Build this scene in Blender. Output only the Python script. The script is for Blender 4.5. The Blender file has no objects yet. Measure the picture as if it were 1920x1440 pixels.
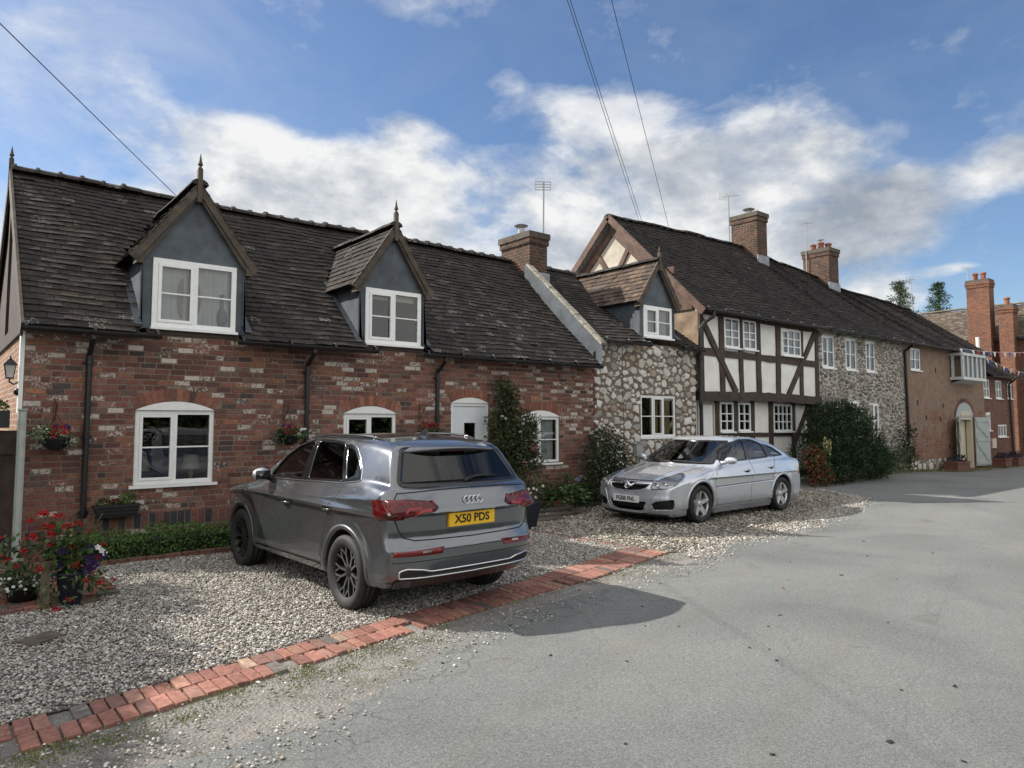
import bpy, bmesh, math, random
import numpy as np
from mathutils import Vector, Matrix
R = math.radians
S = bpy.context.scene
COL = S.collection
rnd = random.Random(7)

# ------------------------------------------------------------------ helpers
class MB:
    """collects faces (with a colour and a material slot each) and links them as one mesh object"""
    def __init__(s): s.v=[]; s.f=[]; s.c=[]; s.m=[]; s.smooth=False
    def add(s, vs, fs, col=(1,1,1), mi=0):
        o=len(s.v); s.v.extend(tuple(v) for v in vs)
        for f in fs: s.f.append(tuple(i+o for i in f)); s.c.append(col); s.m.append(mi)
    def quad(s,a,b,c,d,col=(1,1,1),mi=0): s.add([a,b,c,d],[(0,1,2,3)],col,mi)
    def box(s, x0,x1,y0,y1,z0,z1, col=(1,1,1), mi=0):
        s.add([(x0,y0,z0),(x1,y0,z0),(x1,y1,z0),(x0,y1,z0),(x0,y0,z1),(x1,y0,z1),(x1,y1,z1),(x0,y1,z1)],
              [(0,3,2,1),(4,5,6,7),(0,1,5,4),(1,2,6,5),(2,3,7,6),(3,0,4,7)],col,mi)
    def beam(s, p, q, w, d, nrm=(0,-1,0), col=(1,1,1), mi=0, jit=0.0):
        """bar from p to q, w wide across, d deep along nrm (front face passes through p,q)"""
        p=Vector(p); q=Vector(q); n=Vector(nrm).normalized(); t=(q-p).normalized(); a=t.cross(n).normalized()*w/2; n=n*d
        j=lambda: Vector((rnd.uniform(-jit,jit),0,rnd.uniform(-jit,jit))) if jit else Vector((0,0,0))
        vs=[]
        N=1 if not jit else max(2,int((q-p).length/0.35))
        for i in range(N+1):
            c=p.lerp(q,i/N); ja=j(); jb=j()
            vs+= [c-a+ja, c+a+jb, c+a+jb-n, c-a+ja-n]
        fs=[(3,2,1,0),(4*N,4*N+1,4*N+2,4*N+3)]
        for i in range(N):
            o=4*i
            for k in range(4):
                k2=(k+1)%4; fs.append((o+k,o+k2,o+4+k2,o+4+k))
        s.add(vs,fs,col,mi)
    def tube(s, pts, r, n=8, col=(1,1,1), mi=0, caps=True):
        pts=[Vector(p) for p in pts]; rr=r if isinstance(r,(list,tuple)) else [r]*len(pts)
        vs=[];prev=None
        for i,p in enumerate(pts):
            t=(pts[min(i+1,len(pts)-1)]-pts[max(i-1,0)]).normalized()
            if prev is None:
                a=t.orthogonal().normalized()
            else:
                a=(prev-t*prev.dot(t)).normalized()
            prev=a; b=t.cross(a)
            for k in range(n):
                an=2*math.pi*k/n; vs.append(p+(a*math.cos(an)+b*math.sin(an))*rr[i])
        fs=[]
        for i in range(len(pts)-1):
            for k in range(n):
                k2=(k+1)%n; fs.append((i*n+k,i*n+k2,(i+1)*n+k2,(i+1)*n+k))
        if caps: fs+= [tuple(range(n-1,-1,-1)), tuple((len(pts)-1)*n+k for k in range(n))]
        s.add(vs,fs,col,mi)
    def lathe(s, prof, n=24, origin=(0,0,0), axis='z', col=(1,1,1), mi=0, close=False):
        o=Vector(origin); vs=[]
        for (r,h) in prof:
            for k in range(n):
                a=2*math.pi*k/n; c,d=r*math.cos(a),r*math.sin(a)
                v={'z':(c,d,h),'y':(c,h,d),'x':(h,c,d)}[axis]; vs.append(o+Vector(v))
        fs=[]; m=len(prof)
        for i in range(m if close else m-1):
            j=(i+1)%m
            for k in range(n):
                k2=(k+1)%n; fs.append((i*n+k,i*n+k2,j*n+k2,j*n+k))
        s.add(vs,fs,col,mi)
    def prism(s, poly, y0, y1, col=(1,1,1), mi=0, plane='xz'):
        n=len(poly); mk=(lambda a,b,h:(a,h,b)) if plane=='xz' else ((lambda a,b,h:(a,b,h)) if plane=='xy' else (lambda a,b,h:(h,a,b)))
        vs=[mk(a,b,y0) for a,b in poly]+[mk(a,b,y1) for a,b in poly]
        fs=[tuple(range(n)),tuple(range(2*n-1,n-1,-1))]+[(i+n,(i+1)%n+n,(i+1)%n,i) for i in range(n)]
        s.add(vs,fs,col,mi)
    def build(s, name, mats, parent=None, smooth=None, recalc=False):
        me=bpy.data.meshes.new(name); me.from_pydata(s.v,[],s.f)
        if not isinstance(mats,(list,tuple)): mats=[mats]
        for m in mats: me.materials.append(m)
        me.polygons.foreach_set('material_index',s.m)
        ca=me.color_attributes.new('Col','FLOAT_COLOR','CORNER')
        lt=np.zeros(len(me.polygons),dtype=np.int32); me.polygons.foreach_get('loop_total',lt)
        c=np.array([(tuple(k)+(0.0,))[:4] for k in s.c],dtype=np.float32)
        ca.data.foreach_set('color',np.repeat(c,lt,axis=0).ravel())
        if recalc:
            bm=bmesh.new(); bm.from_mesh(me); bmesh.ops.recalc_face_normals(bm,faces=bm.faces); bm.to_mesh(me); bm.free()
        if smooth if smooth is not None else s.smooth:
            me.polygons.foreach_set('use_smooth',[True]*len(me.polygons))
        o=bpy.data.objects.new(name,me); COL.objects.link(o)
        if parent: o.parent=parent
        return o
def thing(name,label,cat,loc=(0,0,0),rz=0,group=None,scale=1):
    o=bpy.data.objects.new(name,None); COL.objects.link(o); o.location=loc; o.rotation_euler=(0,0,rz); o.scale=(scale,)*3
    o.empty_display_size=.1; o['label']=label; o['category']=cat
    if group: o['group']=group
    return o
def tag(o,label,cat,group=None,kind=None):
    o['label']=label; o['category']=cat
    if group: o['group']=group
    if kind: o['kind']=kind
    return o
def struct(o): o['kind']='structure'; return o
def stuff(o,label=None,cat=None):
    o['kind']='stuff'
    if label: o['label']=label; o['category']=cat
    return o
def dup(root,loc,rz=None,label=None):
    r=root.copy(); COL.objects.link(r); r.location=loc
    if rz is not None: r.rotation_euler=(0,0,rz)
    if label: r['label']=label
    for ch in list(root.children):
        c=ch.copy(); COL.objects.link(c); c.parent=r
        for g in ch.children:
            d=g.copy(); COL.objects.link(d); d.parent=c
    return r
def wn(parent,mb,name,mats,smooth=False): return mb.build(name,mats,parent,smooth)

# ------------------------------------------------------------------ materials
class NT:
    def __init__(s,mat): s.t=mat.node_tree; s.n=s.t.nodes; s.l=s.t.links
    def node(s,typ,**k):
        n=s.n.new(typ)
        for a,v in k.items():
            if a.startswith('i_'):
                key=a[2:]; key=int(key) if key.isdigit() else key.replace('_',' ')
                n.inputs[key].default_value=v
            else: setattr(n,a,v)
        return n
    def link(s,a,b): s.l.new(a,b)
    def math(s,op,a,b=None,c=None,clamp=False):
        n=s.n.new('ShaderNodeMath'); n.operation=op; n.use_clamp=clamp
        for i,v in enumerate((a,b,c)):
            if v is None: continue
            if isinstance(v,(int,float)): n.inputs[i].default_value=v
            else: s.l.new(v,n.inputs[i])
        return n.outputs[0]
    def noise(s,scale,detail=3,rough=.6,coord=None,dist=0):
        n=s.n.new('ShaderNodeTexNoise'); n.inputs['Scale'].default_value=scale; n.inputs['Detail'].default_value=detail
        n.inputs['Roughness'].default_value=rough; n.inputs['Distortion'].default_value=dist
        if coord is not None: s.l.new(coord,n.inputs['Vector'])
        return n
    def ramp(s,fac,stops,interp='LINEAR'):
        n=s.n.new('ShaderNodeValToRGB'); n.color_ramp.interpolation=interp
        e=n.color_ramp.elements
        while len(e)<len(stops): e.new(.5)
        for k,(p,c) in zip(e,stops):
            k.position=p; k.color=c if len(c)==4 else (*c,1)
        s.l.new(fac,n.inputs[0]); return n.outputs[0]
    def mix(s,fac,a,b,mode='MIX'):
        n=s.n.new('ShaderNodeMix'); n.data_type='RGBA'; n.blend_type=mode
        for sock,v in ((n.inputs[0],fac),(n.inputs[6],a),(n.inputs[7],b)):
            if isinstance(v,(int,float)): sock.default_value=v
            elif isinstance(v,tuple): sock.default_value=v if len(v)==4 else (*v,1)
            else: s.l.new(v,sock)
        return n.outputs[2]
    def bump(s,h,strength=.5,dist=.01):
        n=s.n.new('ShaderNodeBump'); n.inputs['Strength'].default_value=strength; n.inputs['Distance'].default_value=dist
        s.l.new(h,n.inputs['Height']); return n.outputs[0]
def newmat(name):
    m=bpy.data.materials.new(name); m.use_nodes=True
    t=NT(m); b=m.node_tree.nodes['Principled BSDF']; return m,t,b
def coord(t,kind='Object'): return t.n.new('ShaderNodeTexCoord').outputs[kind]
def simple(name,col,rough=.6,metal=0,var=.15,scale=8,bump=.0,bscale=60,coat=0,spec=None,usecol=False):
    """plain surface: base colour (times the face colour), broken up by noise"""
    m,t,b=newmat(name); co=coord(t)
    n=t.noise(scale,4,.6,co)
    k=t.ramp(n.outputs[0],[(.3,(1-var,)*3),(.7,(1+var,)*3)])
    base=(*col,1)
    if usecol:
        a=t.node('ShaderNodeAttribute',attribute_name='Col'); base=t.mix(1,a.outputs[0],base,'MULTIPLY')
    t.link(t.mix(1,k,base,'MULTIPLY'),b.inputs['Base Color'])
    b.inputs['Roughness'].default_value=rough; b.inputs['Metallic'].default_value=metal
    if coat: b.inputs['Coat Weight'].default_value=coat; b.inputs['Coat Roughness'].default_value=.03
    if spec is not None: b.inputs['Specular IOR Level'].default_value=spec
    if bump:
        n2=t.noise(bscale,3,.6,co); t.link(t.bump(n2.outputs[0],bump,.01),b.inputs['Normal'])
    return m
def glassmat(name,tint=(.8,.85,.85),refl=1.0,rough=0.0,wave=.12):
    m=bpy.data.materials.new(name); m.use_nodes=True; t=NT(m); t.n.clear()
    out=t.node('ShaderNodeOutputMaterial'); tr=t.node('ShaderNodeBsdfTransparent'); tr.inputs[0].default_value=(*tint,1)
    gl=t.node('ShaderNodeBsdfGlossy'); gl.inputs['Roughness'].default_value=rough; gl.inputs[0].default_value=(refl,refl,refl,1)
    fr=t.node('ShaderNodeFresnel'); fr.inputs[0].default_value=1.55
    # slight waviness of the pane
    co=coord(t); n=t.noise(1.6,1,.5,co); 
    if wave: t.link(t.bump(n.outputs[0],wave,.02),gl.inputs['Normal'])
    mx=t.node('ShaderNodeMixShader'); t.link(t.math('ADD',fr.outputs[0],.03),mx.inputs[0]); t.link(tr.outputs[0],mx.inputs[1]); t.link(gl.outputs[0],mx.inputs[2])
    t.link(mx.outputs[0],out.inputs[0]); return m
M={}
def colmat(name,rough=.85,var=.25,scale=25,white=None,bump=.5,bscale=70,bdist=.006,spec=.3,stain=.0):
    """face colour x noise; the face's alpha says how much pale lime (or lichen) covers it"""
    m,t,b=newmat(name); co=coord(t); a=t.node('ShaderNodeAttribute',attribute_name='Col')
    n=t.noise(scale,5,.65,co); k=t.ramp(n.outputs[0],[(.3,(1-var,)*3),(.72,(1+var,)*3)])
    c=t.mix(1,a.outputs[0],k,'MULTIPLY')
    if stain:
        n3=t.noise(.9,5,.6,co); c=t.mix(t.math('MULTIPLY',t.ramp(n3.outputs[0],[(.45,(0,0,0)),(.7,(1,1,1))]),stain),c,(.05,.04,.035),'MIX')
    if white:
        n2=t.noise(white[1],5,.7,co); lim=a.outputs['Alpha']
        f=t.math('MULTIPLY',t.math('SUBTRACT',t.math('ADD',n2.outputs[0],t.math('MULTIPLY',lim,.6)),.80),9,clamp=True)
        c=t.mix(f,c,white[0])
    t.link(c,b.inputs['Base Color']); b.inputs['Roughness'].default_value=rough; b.inputs['Specular IOR Level'].default_value=spec
    nb=t.noise(bscale,4,.7,co); t.link(t.bump(nb.outputs[0],bump,bdist),b.inputs['Normal'])
    return m
def brickproc(name,cols,mortar,bw=.235,bh=.082,stains=None,var=.5):
    """brickwork as a pattern for far walls and chimneys (courses level, bond along x+y)"""
    m,t,b=newmat(name); co=coord(t); sp=t.n.new('ShaderNodeSeparateXYZ'); t.link(co,sp.inputs[0])
    wob=t.noise(1.3,3,.5,co)
    cb=t.n.new('ShaderNodeCombineXYZ'); t.link(t.math('ADD',sp.outputs[0],sp.outputs[1]),cb.inputs[0]); t.link(t.math('ADD',sp.outputs[2],t.math('MULTIPLY',wob.outputs[0],.05)),cb.inputs[1])
    br=t.n.new('ShaderNodeTexBrick'); t.link(cb.outputs[0],br.inputs[0])
    br.inputs['Color1'].default_value=(*cols[0],1); br.inputs['Color2'].default_value=(*cols[1],1); br.inputs['Mortar'].default_value=(*mortar,1)
    br.inputs['Scale'].default_value=1; br.inputs['Mortar Size'].default_value=.011; br.inputs['Mortar Smooth'].default_value=.3; br.inputs['Brick Width'].default_value=bw; br.inputs['Row Height'].default_value=bh; br.inputs['Bias'].default_value=0
    n=t.noise(9,5,.7,co); c=t.mix(1,br.outputs[0],t.ramp(n.outputs[0],[(.3,(1-var*.7,)*3),(.7,(1+var*.6,)*3)]),'MULTIPLY')
    for (col,sc,lo,hi,amt) in stains or []:
        n2=t.noise(sc,6,.65,co,.4); c=t.mix(t.math('MULTIPLY',t.ramp(n2.outputs[0],[(lo,(0,0,0)),(hi,(1,1,1))]),amt),c,col)
    t.link(c,b.inputs['Base Color']); b.inputs['Roughness'].default_value=.9; b.inputs['Specular IOR Level'].default_value=.2
    h=t.math('ADD',t.math('MULTIPLY',br.outputs[1],-1.4),t.math('MULTIPLY',n.outputs[0],.8)); t.link(t.bump(h,.7,.012),b.inputs['Normal'])
    return m
def washbrick():
    m=brickproc('weathered brickwork',((.27,.118,.078),(.165,.078,.057)),(.27,.20,.15),stains=[((.36,.17,.07),.9,.60,.78,.35)])
    t=NT(m); b=t.n['Principled BSDF']; src=b.inputs['Base Color'].links[0].from_socket; co=coord(t); sp=t.n.new('ShaderNodeSeparateXYZ'); t.link(co,sp.inputs[0])
    n=t.noise(.9,8,.72,co,.5); f=t.math('ADD',t.math('MULTIPLY',t.math('SUBTRACT',sp.outputs[2],1.6),.10),t.math('MULTIPLY_ADD',t.math('SUBTRACT',n.outputs[0],.5),2.0,.5)); f=t.ramp(f,[(.40,(0,0,0)),(.60,(.66,.66,.66))])
    n2=t.noise(5,5,.7,co); c=t.mix(f,src,t.ramp(n2.outputs[0],[(.3,(.185,.145,.108)),(.7,(.33,.265,.20))])); n3=t.noise(.5,4,.6,co); c=t.mix(t.ramp(n3.outputs[0],[(.56,(0,0,0)),(.72,(.45,.45,.45))]),c,(.33,.17,.08)); t.link(c,b.inputs['Base Color']); return m
def house_mats():
    M['brick']=colmat('old red brick',.9,.38,22,white=((.50,.45,.40),26),bump=.8,bscale=60,stain=.35)
    M['mortar']=colmat('lime mortar',.95,.28,14,bump=.8,bscale=90,stain=.3)
    M['rubble']=colmat('pale rubble stone',.9,.16,9,bump=.8,bscale=16,bdist=.015)
    M['rubble_mortar']=colmat('brown mortar',.95,.35,5,bump=1,bscale=40,bdist=.012)
    M['greystone']=colmat('grey limestone',.9,.35,10,bump=.9,bscale=20,bdist=.012)
    M['tile']=colmat('dark clay roof tile',.9,.35,16,white=((.33,.32,.29),30),bump=.6,bscale=55,bdist=.006,spec=.2,stain=.25)
    M['tile_under']=simple('roof underlay',(.012,.011,.010),.95)
    M['lead']=simple('lead sheet',(.070,.084,.100),.55,metal=.15,var=.4,scale=3,bump=.2,bscale=12)
    M['lead_light']=simple('lead flashing',(.25,.27,.29),.5,metal=.2,var=.3,scale=4,bump=.2,bscale=10)
    M['white']=simple('white window paint',(.80,.81,.80),.32,var=.05,scale=12,bump=.04,bscale=40)
    M['white_old']=simple('aged white paint',(.56,.57,.57),.45,var=.12,scale=5)
    M['white_door']=simple('white door paint',(.66,.70,.74),.35,var=.04,scale=6)
    M['plaster']=simple('white limewash',(.78,.77,.74),.9,var=.10,scale=2.5,bump=.35,bscale=14)
    M['cream']=simple('cream plaster',(.46,.42,.35),.9,var=.2,scale=3,bump=.4,bscale=14)
    M['tan']=simple('weathered render',(.26,.19,.13),.92,var=.4,scale=3,bump=.6,bscale=20)
    M['oak']=simple('dark stained oak',(.050,.032,.024),.75,var=.45,scale=5,bump=.6,bscale=24)
    M['oak_red']=simple('weathered red-brown timber',(.105,.062,.047),.8,var=.45,scale=4,bump=.5,bscale=24)
    M['barge']=simple('weathered barge board',(.075,.058,.045),.8,var=.4,scale=6,bump=.5,bscale=30)
    M['black_iron']=simple('black cast iron',(.014,.014,.016),.38,var=.3,scale=6)
    M['pane']=glassmat('window glass',(.80,.84,.84))
    M['chimney_brick']=brickproc('chimney brick',((.125,.062,.044),(.055,.038,.032)),(.17,.14,.11),stains=[((.035,.03,.028),2.2,.45,.7,.6)])
    M['chimney_red']=brickproc('red chimney brick',((.215,.085,.05),(.135,.056,.038)),(.21,.16,.12),stains=[((.07,.05,.042),1.0,.48,.72,.6)])
    M['far_brick']=washbrick()
    M['far_brick2']=brickproc('dull red brickwork',((.20,.085,.06),(.13,.06,.045)),(.2,.15,.12),stains=[((.07,.05,.045),1.1,.5,.75,.6)])
    M['herringbone']=brickproc('nogging brick',((.36,.20,.13),(.26,.13,.09)),(.42,.36,.28))
    M['stone_cap2']=simple('lichened coping',(.30,.28,.235),.9,var=.5,scale=7,bump=.7,bscale=30); M['plastic_grey']=simple('grey plastic',(.30,.33,.34),.5)
    M['stone_cap']=simple('weathered stone',(.085,.07,.055),.9,var=.4,scale=5,bump=.7,bscale=25)
    M['terracotta']=simple('terracotta',(.23,.092,.055),.75,var=.3,scale=8)
    M['steel']=simple('galvanised steel',(.33,.33,.33),.4,metal=.7)
    M['rust']=simple('rusty iron',(.12,.06,.04),.7,var=.4)
    M['curtain']=simple('net curtain',(.62,.63,.62),.9,var=.1,scale=4)
    M['curtain_grey']=simple('grey curtain',(.36,.40,.43),.9,var=.2,scale=4)
    M['curtain_tan']=simple('tan curtain',(.38,.27,.16),.9,var=.15,scale=4)
    M['grey_green']=simple('grey-green door paint',(.36,.40,.385),.6,var=.12,scale=5)
    M['cream_paint']=simple('cream paint',(.56,.50,.38),.6,var=.08,scale=3)
    M['dark_room']=simple('room plaster',(.22,.20,.18),.9)
    M['sofa']=simple('blue cloth',(.02,.05,.15),.95)
    M['shade']=simple('lamp shade cloth',(.55,.54,.50),.9)
from mathutils import noise as mnoise
# ------------------------------------------------------------------ building kit (walls face -y, x runs along the lane)
def arch_z(op,x):
    """top of an opening at x (segmental arch above the springing)"""
    x0,x1,z0,z1,rise=op[:5]
    if rise<=0 or not x0<x<x1: return z1
    w=(x1-x0)/2; r=(w*w+rise*rise)/(2*rise); c=(x0+x1)/2
    return z1+math.sqrt(max(r*r-(x-c)**2,0))-(r-rise)
def inside(op,x,z,pad=0): return op[0]-pad<x<op[1]+pad and op[2]-pad<z<arch_z(op,x)+(pad if pad<0 else 0)
def cuts(lo,hi,spans):
    out=[(lo,hi)]
    for a,b in spans:
        nx=[]
        for (p,q) in out:
            if b<=p or a>=q: nx.append((p,q)); continue
            if a>p: nx.append((p,a))
            if b<q: nx.append((b,q))
        out=nx
    return out
def sheet(mb,x0,x1,z0,z1,y,ops,col,mi=0,depth=.16):
    """flat wall with rectangular holes and their reveals"""
    xs=sorted({x0,x1,*[o[0] for o in ops],*[o[1] for o in ops]}); zs=sorted({z0,z1,*[o[2] for o in ops],*[o[3] for o in ops]})
    xs=[x for x in xs if x0<=x<=x1]; zs=[z for z in zs if z0<=z<=z1]
    for a,b in zip(xs[:-1],xs[1:]):
        for c,d in zip(zs[:-1],zs[1:]):
            mx,mz=(a+b)/2,(c+d)/2
            if any(o[0]<mx<o[1] and o[2]<mz<o[3] for o in ops): continue
            mb.quad((a,y,c),(b,y,c),(b,y,d),(a,y,d),col,mi)
    for o in ops:
        a,b,c,d=o[:4]; e=y+depth
        mb.quad((a,y,c),(a,y,d),(a,e,d),(a,e,c),col,mi); mb.quad((b,y,c),(b,e,c),(b,e,d),(b,y,d),col,mi)
        mb.quad((a,y,d),(b,y,d),(b,e,d),(a,e,d),col,mi); mb.quad((a,y,c),(a,e,c),(b,e,c),(b,y,c),col,mi)
BR=[((.205,.090,.070),30),((.170,.076,.062),26),((.245,.120,.088),14),((.130,.064,.056),16),((.27,.125,.078),5),((.075,.058,.054),6),((.15,.098,.085),9)]
def pick(P,r):
    t=r.uniform(0,sum(w for _,w in P))
    for c,w in P:
        t-=w
        if t<=0: return c
    return P[-1][0]
def brick_front(mb,x0,x1,z0,z1,y,ops,r,ch=.083,bl=.226,pal=BR,white=.20,soldier=None,mi=0):
    nc=int(round((z1-z0)/ch)); ch=(z1-z0)/nc; m=.011
    for k in range(nc):
        za=z0+k*ch; zb=za+ch-m; zm=(za+zb)/2
        spans=[]
        for o in ops:
            if o[2]<zm<o[3]: spans.append((o[0],o[1]))
            elif o[4]>0 and o[3]<=zm<o[3]+o[4]+.02:
                w=(o[1]-o[0])/2; rr=(w*w+o[4]**2)/(2*o[4]); dz=zm-(o[3]+o[4]-rr); h=math.sqrt(max(rr*rr-dz*dz,0)); c=(o[0]+o[1])/2
                if h>0: spans.append((c-h,c+h))
            if o[4]>0:      # voussoir band replaces the courses over the arch
                w=(o[1]-o[0])/2; rr=(w*w+o[4]**2)/(2*o[4])+.20; dz=zm-(o[3]+o[4]+.20-rr); c=(o[0]+o[1])/2
                if o[3]<zm<o[3]+o[4]+.2:
                    h=math.sqrt(max(rr*rr-dz*dz,0)); h=min(h,w+.10); spans.append((c-h,c+h))
        off=(k%2)*bl*.5+r.uniform(-.03,.03); x=x0-off
        sold=soldier and abs(za-soldier[0])<ch*.9 and za>=soldier[0]-1e-6
        while x<x1:
            L=bl*(.5 if r.random()<(.30 if k%3==0 else .07) else r.uniform(.94,1.05))
            a,b=max(x,x0),min(x+L-m,x1); x+=L
            if b-a<.03: continue
            for p,q in cuts(a,b,spans):
                if q-p<.025: continue
                nz=mnoise.noise((p*.75,k*ch*1.3,3.7)); c=pick(pal,r); v=r.uniform(.84,1.16)*(1+.34*nz); wh=0
                u=r.random()/max(.25,1+2.2*mnoise.noise((p*.6,k*ch*1.5,9.1)))
                if u<white*.22: wh=r.uniform(.66,.9)
                elif u<white: wh=r.uniform(.42,.7)
                c=(c[0]*v,c[1]*v,c[2]*v,wh)
                d=r.uniform(-.004,.005); j=lambda: r.uniform(-.0035,.0035)
                brick_block(mb,p,q,za+j(),zb+j(),y+d,.03,c,j,mi)
    for o in ops:
        if o[4]<=0: continue
        w=(o[1]-o[0])/2; R0=(w*w+o[4]**2)/(2*o[4]); c=(o[0]+o[1])/2; zc=o[3]+o[4]-R0; th=math.asin(min(1,w/R0))
        n=int(2*th*(R0+.1)/.088); e=.004/R0
        for k in range(n):
            a0=-th+2*th*k/n+e; a1=-th+2*th*(k+1)/n-e; ro=R0+.20*r.uniform(.95,1.02); ri=R0+.012
            P=[(c+math.sin(a)*q,zc+math.cos(a)*q) for a,q in ((a0,ri),(a1,ri),(a1,ro),(a0,ro))]
            col=pick([((.28,.115,.08),3),((.20,.09,.07),2),((.33,.15,.10),1),((.10,.065,.058),1)],r); yy=y+r.uniform(-.003,.004)
            mb.add([(p[0],yy,p[1]) for p in P]+[(p[0],yy+.03,p[1]) for p in P],[(0,1,2,3),(0,4,5,1),(1,5,6,2),(2,6,7,3),(3,7,4,0)],(*col,r.choice([0,0,0,.3])),mi)
def brick_block(mb,a,b,c,d,y,dep,col,j,mi=0):
    e=.004
    vs=[(a,y+dep,c),(b,y+dep,c),(b,y+dep,d),(a,y+dep,d),(a+e+j(),y,c+e),(b-e+j(),y,c+e),(b-e+j(),y,d-e),(a+e+j(),y,d-e)]
    mb.add(vs,[(4,5,6,7),(0,1,5,4),(1,2,6,5),(2,3,7,6),(3,0,4,7)],col,mi)
def tiles(mb,O,A,B,alim,blen,r,tw=.195,gauge=.145,pal=None,lichen=.12,skip=None,sag=None,mi=0,thick=.016,lift=.027,under=None):
    """overlapping plain tiles, course by course: O eave corner, A along, B up the slope, alim(b)->(a0,a1)"""
    O,A,B=Vector(O),Vector(A).normalized(),Vector(B).normalized(); N=A.cross(B).normalized()
    if N.z<0: N=-N
    pal=pal or [((.039,.034,.031),5),((.033,.030,.028),5),((.046,.039,.034),3),((.056,.045,.037),.8),((.040,.036,.037),2)]
    sag=sag or (lambda p:0.0)
    nb=int(blen/gauge)
    for k in range(nb+1):
        b0=k*gauge; b1=min(b0+gauge*1.28,blen+.02); a0,a1=alim(min(b0+gauge*.5,blen))
        if a1-a0<.04: continue
        x=a0-(tw/2 if k%2 else 0)+r.uniform(-.02,.02); jb=r.uniform(-.006,.006)
        while x<a1:
            p,q=max(x+.0015,a0-.012),min(x+tw-.0015,a1+.012); x+=tw*r.uniform(.97,1.03)
            if q-p<.03: continue
            if skip and skip((p+q)/2,b0+gauge*.6): continue
            l=lift*r.uniform(.75,1.3)+(.015 if r.random()<.015 else 0); tb=b0+jb+r.uniform(-.005,.005); tilt=r.uniform(-.004,.004)
            c=pick(pal,r); v=r.uniform(.82,1.18); u=r.random()
            wh=r.uniform(.36,.50) if u<lichen*1.7*max(0,.55+1.6*mnoise.noise((p*.5,b0*.6,1.7))) else 0
            col=(c[0]*v,c[1]*v,c[2]*v,wh)
            vs=[]
            for (aa,bb,h) in ((p,tb,l+tilt),(q,tb,l-tilt),(q,b1,.004),(p,b1,.004),(p,tb,l+tilt-thick),(q,tb,l-tilt-thick)):
                w=O+A*aa+B*bb; w=w+N*h; w.z+=sag(w); vs.append(w)
            mb.add(vs,[(0,1,2,3),(4,5,1,0),(4,0,3),(5,2,1)],col,mi)
def facing(mb,up=True):
    """turn every face of a roof mesh upward"""
    for i,f in enumerate(mb.f):
        a,b,c=[Vector(mb.v[k]) for k in f[:3]]
        if len(f)==4 and (b-a).cross(c-a).z<0: mb.f[i]=f[::-1]
def under_sheet(mb,O,A,B,alim,blen,sag=None,mi=1,n=16,drop=.012,skipx=None):
    O,A,B=Vector(O),Vector(A).normalized(),Vector(B).normalized(); N=A.cross(B).normalized()
    if N.z<0: N=-N
    sag=sag or (lambda p:0.0); g=[]; m=max(2,int(blen/.4))
    for i in range(m+1):
        b=blen*i/m; a0,a1=alim(b); row=[]
        for k in range(n+1):
            w=O+A*(a0+(a1-a0)*k/n)+B*b-N*drop; w.z+=sag(w); row.append(w)
        g.append(row)
    for i in range(m):
        for k in range(n):
            c=(g[i][k]+g[i+1][k+1])/2
            if skipx and skipx((c-O).dot(A),(c-O).dot(B)): continue
            mb.quad(g[i][k],g[i][k+1],g[i+1][k+1],g[i+1][k],(1,1,1),mi)
def ridge_tiles(mb,p,q,r,sag=None,w=.19,h=.11,L=.33,col=(.04,.036,.033),collar=True,step=0):
    p,q=Vector(p),Vector(q); d=(q-p); n=max(1,int(d.length/L)); t=d.normalized(); s=Vector((-t.y,t.x,0)); sag=sag or (lambda v:0)
    for k in range(n):
        a=p+d*(k/n); b=p+d*((k+1)/n); jz=r.uniform(-.012,.014); v=r.uniform(.75,1.35); prof=[]
        for (e,ww,hh) in ((a,w,h),(b-t*.012,w*.97,h*.97)):
            e=e+Vector((0,0,sag(e)+jz)); prof.append([e+s*ww*math.cos(math.pi*i/6)+Vector((0,0,hh*math.sin(math.pi*i/6)-.05)) for i in range(7)])
        vs=prof[0]+prof[1]; fs=[(i,i+1,8+i,7+i) for i in range(6)]+[tuple(range(6,-1,-1)),tuple(range(7,14))]
        mb.add(vs,fs,(col[0]*v,col[1]*v,col[2]*v,r.choice([0,0,.35,.45])))
        if collar and r.random()<.85:
            e=a+t*.02+Vector((0,0,sag(a)+jz)); q0=[e+s*w*1.06*math.cos(math.pi*i/6)+Vector((0,0,h*1.28*math.sin(math.pi*i/6)-.05)) for i in range(7)]; q1=[x+t*.05 for x in q0]
            mb.add(q0+q1,fs,(col[0]*v*.9,col[1]*v*.9,col[2]*v*.9,0))
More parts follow.
